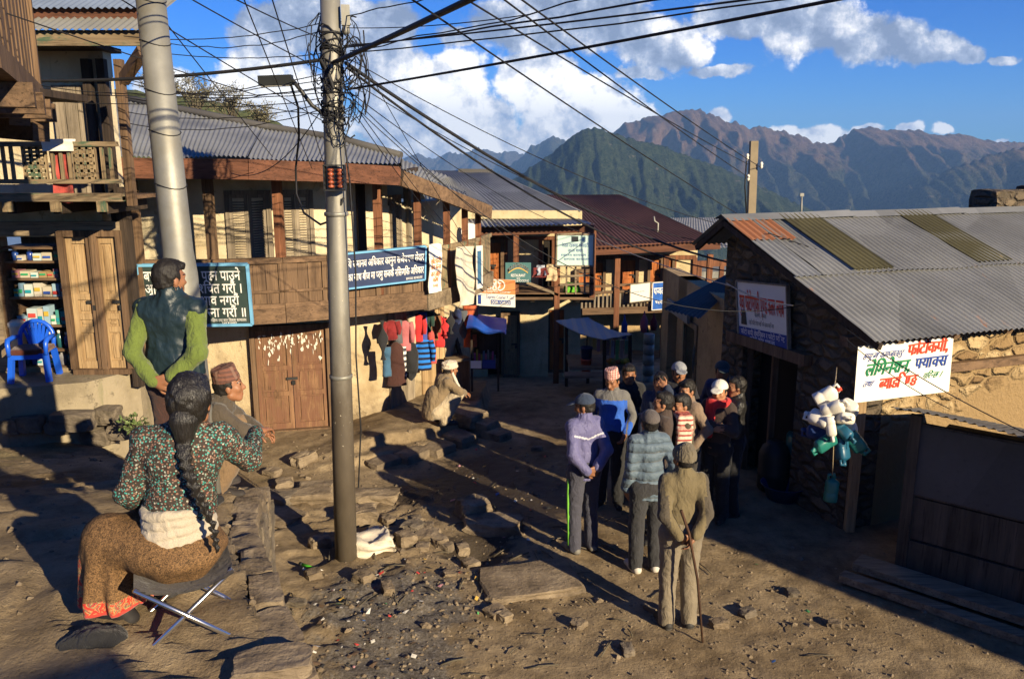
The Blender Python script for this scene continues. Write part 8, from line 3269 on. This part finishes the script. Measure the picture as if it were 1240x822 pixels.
man('man in violet jacket and navy cap with hands clasped behind him', 709, 477, 22, pose_stand(('back', 'back'), yaw=.85, pitch=-.18), None, mk_cloth('tracksuit', (.055, .055, .075), fold=.7), ('cap', mk_cloth('cap_blue', (.035, .05, .085))), SKIN_C, 1.69, (.16, .15, .13),
 jmats=pm_, paint=lambda C: (C[:, 1] < .02) & (np.abs(C[:, 2] - 1.25 - .35 * np.abs(C[:, 0])) < .009) & (np.abs(C[:, 0]) < .17), jkw=dict(hem=.80, bulk=1.05, amp=.011), seed=4)
prp = bpy.data.objects['person.001']
stripe = MB()
Mw = Matrix.Translation(prp.location) @ Matrix.Rotation(prp.rotation_euler.z, 4, 'Z')
pts = [Mw @ Vector(p) for p in ((-.172, .0, .82), (-.178, .0, .66), (-.172, .005, .5), (-.168, .0, .3), (-.168, -.01, .10))]
stripe.tube(pts, .014, 6)
stripe.build('trouser_stripe', mk_plain('stripe_green', (.16, .45, .05), .6), prp)
bl_m = [mk_cloth('fleece_blue', (.03, .11, .48), fold=.6), mk_cloth('fleece_grey', (.14, .135, .13), fold=.6)]
man('man in patterned pink topi and blue and grey fleece jacket facing the viewer', 742, 444, 165, pose_stand(('pocket', 'pocket'), yaw=-.25, pitch=-.32), None, (.02, .02, .022), ('topi', M['topi_print']), SKIN_B, 1.66,
 jmats=bl_m, paint=lambda C: ((C[:, 2] > 1.33) | (np.abs(C[:, 0]) > .185)) & ~((np.abs(C[:, 0]) > .20) & (C[:, 1] > .02) & (C[:, 2] < 1.12)), jkw=dict(hem=.86), seed=5)
M['padded'] = mk_cloth('padded', (.095, .135, .175), fold=.3, rough=.6, spec=.3)
_t = NT(M['padded'].node_tree)
_b = M['padded'].node_tree.nodes['Principled BSDF']
_z = _t.sep(objc(_t))[2]
_q = _t.m('ABSOLUTE', _t.m('SINE', _t.m('MULTIPLY', _t.m('ADD', _z, _t.m('MULTIPLY', _t.noise(objc(_t), 5, 3), .05)), 34.0)))
_t.put(_b.inputs['Normal'], _t.bump(_t.m('ADD', _t.m('POWER', _q, .5), _t.m('MULTIPLY', _t.noise(objc(_t), 20, 4), .5)), .8, .035))
man('man in grey blue padded jacket and grey cap seen from behind', 788, 494, 8, pose_stand(('pocket', 'down'), yaw=.1, pitch=.05), M['padded'], (.035, .035, .038), ('cap', mk_cloth('cap_grey', (.10, .085, .08))), SKIN_B, 1.66, (.5, .46, .4),
 jkw=dict(hem=.78, bulk=1.07, amp=.012), seed=6)
man('black haired man in dark brown jacket looking up the lane in profile', 806, 475, 82, pose_stand(('down', 'down'), yaw=.0, pitch=.12), (.06, .042, .035), (.03, .028, .03), ('hair', .055), SKIN_A, 1.66, seed=7)
sc_root, J = man('curly haired man with a checkered scarf over his shoulder', 828, 477, 95, pose_stand(('down', 'down'), yaw=.25, pitch=-.05), (.085, .07, .045), (.03, .03, .03), ('hair', .05), SKIN_A, 1.62, seed=8)
sc_m = mk_stripes('scarf_check', ((.55, .47, .36), (.30, .06, .05), (.45, .2, .15)), 2, 20, .62, True)
S = SDF((-.4, -.3, .8), (.4, .3, 1.6), .011)
for a_, b_ in (((-.03, .03, 1.42), (-.14, .02, 1.40)), ((-.14, .02, 1.40), (-.185, .03, 1.28)), ((-.185, .03, 1.28), (-.215, .05, .98))):
 for o_ in (-.05, 0, .05):
  S.limb(np.array(a_) + (0, o_, 0), np.array(b_) + (0, o_, 0), .035, .033, .02)
P, F_ = S.mesh(2)
put('scarf', (wrinkle(P, F_, .006, 20, 2), F_), sc_m, sc_root)
man('man in light brown jacket standing behind the scarf wearer', 834, 459, 120, pose_stand(('down', 'pocket'), yaw=.1, pitch=-.1), (.21, .15, .105), (.04, .035, .03), ('hair', .058), SKIN_A, 1.64, seed=9)
man('dark haired man shading his eyes behind the group', 801, 449, 160, pose_stand(('down', 'brow'), yaw=.2, pitch=-.05), (.03, .04, .07), (.03, .03, .035), ('hair', .045), SKIN_A, 1.66, seed=10)
rd, J = man('man in bright white cap with a red scarf at his neck', 873, 458, 140, pose_stand(('fold', 'fold'), yaw=.2, pitch=-.05), (.05, .035, .03), (.02, .02, .022), ('cap', mk_cloth('cap_white', (.70, .66, .56))), SKIN_A, 1.62, seed=11)
S = SDF((-.35, -.3, 1.0), (.35, .35, 1.6), .011)
for i in range(12):
 a0, a1 = i / 12 * 6.283, (i + 1) / 12 * 6.283
 S.limb((.09 * math.cos(a0), .02 + .09 * math.sin(a0), 1.38), (.09 * math.cos(a1), .02 + .09 * math.sin(a1), 1.38), .045, .045, .01)
S.limb((.03, .14, 1.38), (.05, .19, 1.0), .06, .07, .03, flat=((0, 1, 0), .5))
P, F_ = S.mesh(2)
put('scarf', (wrinkle(P, F_, .006, 20, 2), F_), M['cl_red'], rd)
M['black_leather'] = mk_cloth('black_leather', (.017, .016, .016), rough=.38, fold=.7, sheen=0, spec=.55, weave=False)
man('man in black leather jacket with folded arms before the stone doorway', 895, 456, 78, pose_stand(('fold', 'fold'), yaw=.15, pitch=.0), M['black_leather'], (.012, .012, .014), ('hair', .06), SKIN_A, 1.64, (.012, .012, .012), seed=12)
man('dark clothed man standing deep in the shade by the stall', 762, 440, 175, pose_stand(('down', 'down'), yaw=.1), (.02, .02, .022), (.015, .015, .018), ('hair', .05), SKIN_B, 1.64, seed=13)
man('man in pale grey cap half hidden behind the group', 823, 437, 170, pose_stand(('fold', 'fold'), yaw=.2), (.02, .02, .025), (.02, .02, .022), ('cap', mk_cloth('cap_paleg', (.25, .26, .28))), SKIN_B, 1.64, seed=14)
man('man in dark cap and blue hood in the shade of the stone house', 876, 436, 150, pose_stand(('pocket', 'pocket'), yaw=.4), (.03, .04, .10), (.02, .02, .022), ('cap', mk_cloth('cap_dark', (.03, .045, .05))), SKIN_B, 1.62, seed=15)
# ---- standing man in the leather waistcoat, back to the viewer
J = pose_stand(('back', 'back'), yaw=-.55, pitch=-.05)
J['elR'], J['elL'] = (.205, -.13, 1.10), (-.205, -.13, 1.10)
J['shR'], J['shL'] = (.155, 0, 1.352), (-.155, 0, 1.352)
M['green_knit'] = mk_cloth('green_knit', (.115, .155, .032), fold=.9)
_p = atY(203, 330, 5.05)
vest_loc = (_p.x, 5.05, ground_z(_p.x, 5.05))
vest_man, J = man('man in shiny dark leather waistcoat over a lime green sweater standing on the terrace', 0, 0, -4, J, M['green_knit'], (.055, .026, .02), ('hair', .06), SKIN_B, 1.66, at=vest_loc, seed=21, jkw=dict(hem=.86, bulk=.97, amp=.010), group=None, h=.0085)
M['teal_leather'] = mk_cloth('teal_leather', (.012, .024, .030), rough=.42, fold=.35, scale=12, sheen=0, spec=.4, weave=False)
J2 = dict(J)
P, F_ = jacket(J2, seed=23, hem=.86, bulk=1.16, sleeves=False, amp=.014, collar=.05)
put('waistcoat', (P, F_), [M['teal_leather']], vest_man)
# ---- folding stool
st_c = atZ(210, 762, 1.90) + Vector((.07, 0, 0))
stool = thing('folding_stool', 'folding stool of bright steel tube under the seated woman', 'stool', st_c, R(24))
Ms = Matrix.Translation(st_c) @ Matrix.Rotation(R(24), 4, 'Z')
hs_, wd_ = .34, .19
for sg, nm in ((1, 'leg_frame'), (-1, 'leg_frame')):
 mb = MB()
 yo = wd_ if sg > 0 else wd_ - .025
 pts = [(-sg * .20, -yo, hs_), (sg * .17, -yo, .03), (sg * .20, -yo + .03, .012), (sg * .20, yo - .03, .012), (sg * .17, yo, .03), (-sg * .20, yo, hs_)]
 mb.tube([Ms @ Vector(p) for p in pts], .011, 10)
 mb.build(nm, M['chrome'], stool)
mb = MB()
mb.smooth = True
vs = []
for j in range(9):
 for i in range(9):
  u, v = i / 8 * 2 - 1, j / 8 * 2 - 1
  vs.append(Ms @ Vector((u * .20, v * .20, hs_ + .004 - .05 * (1 - u * u))))
mb.add(vs + [p - Vector((0, 0, .008)) for p in vs], [(j * 9 + i, j * 9 + i + 1, (j + 1) * 9 + i + 1, (j + 1) * 9 + i) for j in range(8) for i in range(8)] + [(81 + j * 9 + i, 81 + (j + 1) * 9 + i, 81 + (j + 1) * 9 + i + 1, 81 + j * 9 + i + 1) for j in range(8) for i in range(8)])
mb.build('seat', mk_cloth('stool_canvas', (.06, .05, .045)), stool)
# ---- the seated woman
HD = R(62)
Wp = Vector((st_c.x, st_c.y, 1.905))
J = dict(pelvis=(0, .0, .45), waist=(.015, .0, .59), chest=(.035, -.015, .79), neck=(.045, -.04, .955), head=(.07, -.055, 1.065),
   hipR=(.10, .05, .42), hipL=(-.10, .05, .42), kneeR=(.15, .29, .45), kneeL=(-.15, .29, .45), ankR=(.13, .29, .08), ankL=(-.12, .29, .08),
   yaw=-1.0, pitch=-.05, roll=.0, standing=False)
_tw = rotz(R(-59))
for k_, v_ in dict(shR=(.155, .03, .90), shL=(-.155, .0, .90), elR=(.225, .17, .745), wrR=(.20, .42, .79), elL=(-.25, -.02, .67), wrL=(-.27, .17, .52)).items():
 J[k_] = tuple(np.array((.04, -.03, 0)) + _tw @ np.array(v_))
for k_, v_ in dict(hdR=(.2, .9, -.1), hdL=(-.1, .8, -.5), palmR=(0, 0, -1), palmL=(.2, -.3, -1), fwd=(0, 1, 0)).items():
 J[k_] = tuple(_tw @ np.array(v_, float))
woman = thing('person', 'woman with a long black braid in a flower print blouse sitting on the folding stool', 'person', Wp, HD)
P, F_, mi, Rm, hd = make_body(J, .0085)
put('body', (P, F_), skin(SKIN_B), woman, mi)
m, t, b = new_mat('flower_print')
c = objc(t)
v1 = t.voro(c, 98.0, 'F1', 0)
vc = t.voro(c, 98.0, 'F1', 1)
r3 = t.sep(vc)[0]
petal = t.rng(v1, .47, .34)
fl = t.ramp(r3, [(0, (.045, .27, .23)), (.36, (.06, .32, .27)), (.40, (.22, .12, .085)), (.66, (.28, .15, .10)), (.70, (.45, .42, .35)), (.85, (.10, .22, .18)), (1, (.3, .1, .08))])
n_ = t.node('ShaderNodeValToRGB')
col_ = t.mix(petal, (.040, .030, .024), fl)
t.put(b.inputs['Base Color'], col_)
t.put(b.inputs['Normal'], t.bump(t.noise(t.map(c, (1, 1, .6)), 15, 5, .55, .8), .5, .03))
b.inputs['Roughness'].default_value = .85
M['flower_print'] = m
Jb = dict(J)
P, F_ = jacket(Jb, .0095, hem=.56, bulk=1.0, collar=.0, amp=.009, seed=31, cuff=.045)
put('blouse', (P, F_), m, woman)
S = SDF((-.32, -.3, .35), (.32, .32, .75), .009)
for k, (z, r_) in enumerate(((.48, .152), (.52, .147), (.56, .143), (.60, .144))):
 for i in range(20):
  a0, a1 = i / 20 * 6.283, (i + 1) / 20 * 6.283
  S.limb((.01 + r_ * math.cos(a0), .01 + r_ * .84 * math.sin(a0), z + .006 * math.sin(3 * a0 + k)), (.01 + r_ * math.cos(a1), .01 + r_ * .84 * math.sin(a1), z + .006 * math.sin(3 * a1 + k)), .022, .022, .004)
P, F_ = S.mesh(2)
put('sash', (wrinkle(P, F_, .004, 12, 3, 4.0), F_), mk_cloth('sash_cloth', (.42, .36, .275), fold=.6), woman)
S = SDF((-.6, -.5, .0), (.6, .85, .75), .011)
S.limb((0, .0, .40), (0, .0, .45), .158, .128, .05)
S.ell((0, -.02, .40), (.188, .172, .080), .045)
for sg in (-1, 1):
 S.limb((sg * .09, .04, .415), (sg * .145, .29, .445), .118, .098, .045)
 S.limb((sg * .145, .29, .445), (sg * .155, .31, .10), .098, .108, .05)
S.limb((-.1, .12, .42), (-.1, .28, .42), .09, .085, .05)
S.limb((.1, .12, .42), (.1, .28, .42), .09, .085, .05)
S.limb((0, .10, .43), (0, .29, .43), .09, .085, .06)
for z_ in (.13, .22, .31, .38):
 S.limb((-.14, .30, z_), (.14, .30, z_), .118 - z_ * .06, .118 - z_ * .06, .06)
 S.limb((.14, .17, z_), (.15, .31, z_), .075, .095, .06)
S.plane((0, 0, .12), (0, 0, -1))
P, F_ = S.mesh(2)
ang = np.arctan2(P[:, 1] - .25, P[:, 0])
fold = np.sin(ang * 15 + np.sin(P[:, 2] * 9)) * np.clip((.46 - P[:, 2]) / .3, 0, 1) * .022
P = P + np.stack([np.cos(ang) * fold, np.sin(ang) * fold, 0 * fold], 1)
P = wrinkle(P, F_, .006, 7, 7, .6)
C = P[F_].mean(1)
mi = np.zeros(len(F_), int)
mi[C[:, 2] < .195] = 1
mi[C[:, 2] < .137] = 2
mi[(C[:, 1] > .36) & (C[:, 2] > .137)] = 1
m, t, b = new_mat('skirt_print')
c = objc(t)
v1 = t.voro(c, 130.0, 'F1', 0)
nn1 = t.noise(c, 95.0, 3, .6, 1.5)
cc = t.ramp(nn1, [(.35, (.045, .026, .011)), (.5, (.13, .072, .032)), (.62, (.23, .13, .055)), (.7, (.08, .04, .02))])
t.put(b.inputs['Base Color'], t.mix(t.rng(v1, .3, .2), cc, (.04, .025, .015)))
t.put(b.inputs['Normal'], t.bump(t.noise(t.map(c, (1, 1, .4)), 9, 4), .45, .03))
b.inputs['Roughness'].default_value = .85
m2, t, b = new_mat('skirt_border')
c = objc(t)
nn1 = t.noise(c, 24.0, 4, .6, 2.0)
t.put(b.inputs['Base Color'], t.ramp(nn1, [(.36, (.40, .03, .022)), (.46, (.46, .05, .03)), (.5, (.42, .27, .10)), (.56, (.05, .09, .07)), (.62, (.44, .05, .03)), (.7, (.06, .03, .05))]))
b.inputs['Roughness'].default_value = .85
m3 = mk_cloth('skirt_hem', (.50, .05, .035))
put('skirt', (P, F_), [m, m2, m3], woman, mi)
P, F_ = make_hair(J, hs=1.02, length=.07, seed=3, fringe=.06, thick=.014, h=.0075)
m, t, b = new_mat('long_hair')
c = objc(t)
s1 = t.noise(t.map(c, (150, 150, 9)), 1.0, 4, .65, .5)
t.put(b.inputs['Base Color'], t.mix(s1, (.004, .0035, .003), (.022, .018, .015)))
b.inputs['Roughness'].default_value = .36
b.inputs['Specular IOR Level'].default_value = .5
t.put(b.inputs['Normal'], t.bump(s1, .9, .008))
M['long_hair'] = m
put('hair', (P, F_), m, woman)
hd = np.array(J['head'])
S = SDF(hd - (.35, .4, .8), hd + (.35, .3, .15), .0075)
_bw = rotz(R(-62))
S.ell(hd + _bw @ np.array((0, -.08, -.055)), (.060, .060, .072), .03)
S.ell(hd + _bw @ np.array((.005, -.10, -.11)), (.040, .040, .05), .02)
path = [hd + _bw @ np.array(q) for q in ((.005, -.115, -.14), (.015, -.145, -.19), (.035, -.165, -.26), (.06, -.175, -.33), (.09, -.175, -.40), (.115, -.175, -.47), (.13, -.18, -.54), (.135, -.185, -.60))]
NBr = 26
pr = lambda t: np.array([np.interp(t, np.linspace(0, 1, len(path)), [p[i] for p in path]) for i in range(3)])
for k in range(NBr):
 t_ = k / (NBr - 1)
 c_ = pr(t_)
 tn = pr(min(1, t_ + .03)) - pr(max(0, t_ - .03))
 tn /= np.linalg.norm(tn)
 sd = np.cross(tn, _bw @ np.array((0, 1.0, 0)))
 sd /= np.linalg.norm(sd)
 rr = .023 * (1 - .5 * t_)
 sg = 1 if k % 2 else -1
 S.limb(c_ + sd * sg * rr * .95 - tn * rr * .8, c_ - sd * sg * rr * .25 + tn * rr * .9, rr * .72, rr * .62, .003)
P, F_ = S.mesh(1)
put('braid', (wrinkle(P, F_, .0015, 60, 3), F_), M['long_hair'], woman)
for nm in 'RL':
 P, F_, mi = shoe(J, nm)
 put('shoe', (P, F_), [mk_plain('shoe_dark', (.02, .018, .018), .7), mk_plain('sole', (.06, .05, .05), .8)], woman, mi)
bg_ = thing('dark_lump', 'dark soft lump on the ground under the hem of the skirt', 'bundle', atZ(112, 778, 1.92))
p = atZ(112, 776, 1.95)  # lump shaped at the spot taken for the woman's foot
S = SDF((p.x - .25, p.y - .2, 1.8), (p.x + .25, p.y + .2, 2.15), .008)
for q_ in ((0, 0, .05, .11, .08, .055), (.06, .03, .05, .08, .06, .05), (-.07, -.01, .04, .07, .07, .04), (.02, -.03, .08, .06, .05, .04)):
 S.ell((p.x + q_[0], p.y + q_[1], 1.90 + q_[2]), q_[3:], .02)
P, F_ = S.mesh(2)
P = wrinkle(P, F_, .009, 16, 4, .8) - np.array(bg_.location)
put('cloth', (P, F_), mk_cloth('lump_cloth', (.016, .016, .018), fold=.9), bg_)
# ---- two squatting men
def scaled(J, f):
 return {k: (tuple(np.array(v) * f) if isinstance(v, tuple) and k[:2] not in ('hd', 'fw') and k[:4] not in ('palm', 'hemn') else v) for k, v in J.items()}
def squat(headyaw, pitch, low=.22, arms='knees'):
 return dict(pelvis=(0, -.14, low), waist=(0, -.09, low + .16), chest=(0, .05, low + .36), neck=(0, .13, low + .525), head=(0, .18, low + .645),
    hipR=(.09, -.10, low + .01), hipL=(-.09, -.10, low + .01), kneeR=(.15, .24, low + .27), kneeL=(-.15, .24, low + .27), ankR=(.12, .02, .08), ankL=(-.12, .02, .08),
    shR=(.165, .07, low + .475), shL=(-.165, .07, low + .475), yaw=headyaw, pitch=pitch, roll=0, standing=False, fwd=(0, .8, -.5), hemdir=(0, -.14, low + .02), hemnrm=(0, -.35, -1),
    elR=(.22, .24, low + .33), elL=(-.22, .24, low + .33), wrR=(.07, .37, low + .25), wrL=(-.05, .38, low + .23), hdR=(-.5, .8, -.2), hdL=(.5, .8, -.25), palmR=(0, -.2, -1), palmL=(0, -.2, -1))
def squatter(label, loc, heading, J, jcol, tcol, kind, cmat, sk, seed, h=.009):
 root = thing('person', label, 'person', loc, R(heading))
 P, F_, mi, Rm, hd = make_body(J, h)
 put('body', (P, F_), skin(sk), root, mi)
 P, F_ = jacket(J, seed=seed, bulk=1.05, amp=.011)
 put('jacket', (P, F_), mk_cloth('squat_coat', jcol, fold=.7), root)
 put('trousers', trousers(J, seed=seed, bulk=.98, amp=.009), mk_cloth('squat_trousers', tcol, fold=.7), root)
 put('hair', make_hair(J, seed=seed, fringe=.04, length=.01, under=True), M['hair'], root)
 put('cap', cap(J, kind=kind), cmat, root)
 for nm in 'RL':
  P, F_, mi = shoe(J, nm)
  put('shoe', (P, F_), [mk_plain('shoe_d', (.035, .03, .028), .7), mk_plain('sole', (.06, .05, .05), .8)], root, mi)
 return root
sq = (-2.20, 5.70, 1.60)
squatter('squatting man in patterned brown topi on the terrace rim', sq, -66, scaled(squat(-.1, .1), .93), (.075, .06, .045), (.19, .125, .07), 'topi', M['topi_dark'], SKIN_B, 41)
_p = atY(533, 470, 11.5)
tb2 = (_p.x, 11.5, ground_z(_p.x, 11.5) + .03)
trb = squatter('seated man in a pale turban and long tan coat on the stone steps', tb2, -66, scaled(squat(.0, -.12, .22), .92), (.20, .145, .085), (.42, .34, .23), 'turban', mk_cloth('turban_cloth', (.62, .52, .40), fold=.8), SKIN_B, 42, .010)
S = SDF((-.4, -.4, .1), (.4, .5, 1.0), .012)
S.limb((0, -.15, .24), (0, -.10, .45), .15, .14, .05, flat=((0, .8, -.5), .75))
S.limb((0, -.19, .12), (0, -.14, .28), .15, .15, .04, flat=((0, 1, 0), .5))
P, F_ = S.mesh(2)
put('coat_tail', (wrinkle(P, F_, .01, 10, 4), F_), mk_cloth('coat_tan', (.20, .145, .085), fold=.7), trb)
S = SDF((-.3, -.2, .4), (.3, .5, 1.0), .010)
S.limb((.05, .17, .74), (.07, .26, .52), .04, .05, .01, flat=((0, 1, 0), .5))
S.limb((-.05, .17, .74), (-.06, .24, .6), .04, .045, .01, flat=((0, 1, 0), .5))
P, F_ = S.mesh(2)
put('scarf', (wrinkle(P, F_, .005, 18, 4), F_), mk_cloth('scarf_white', (.62, .56, .45), fold=.7), trb)
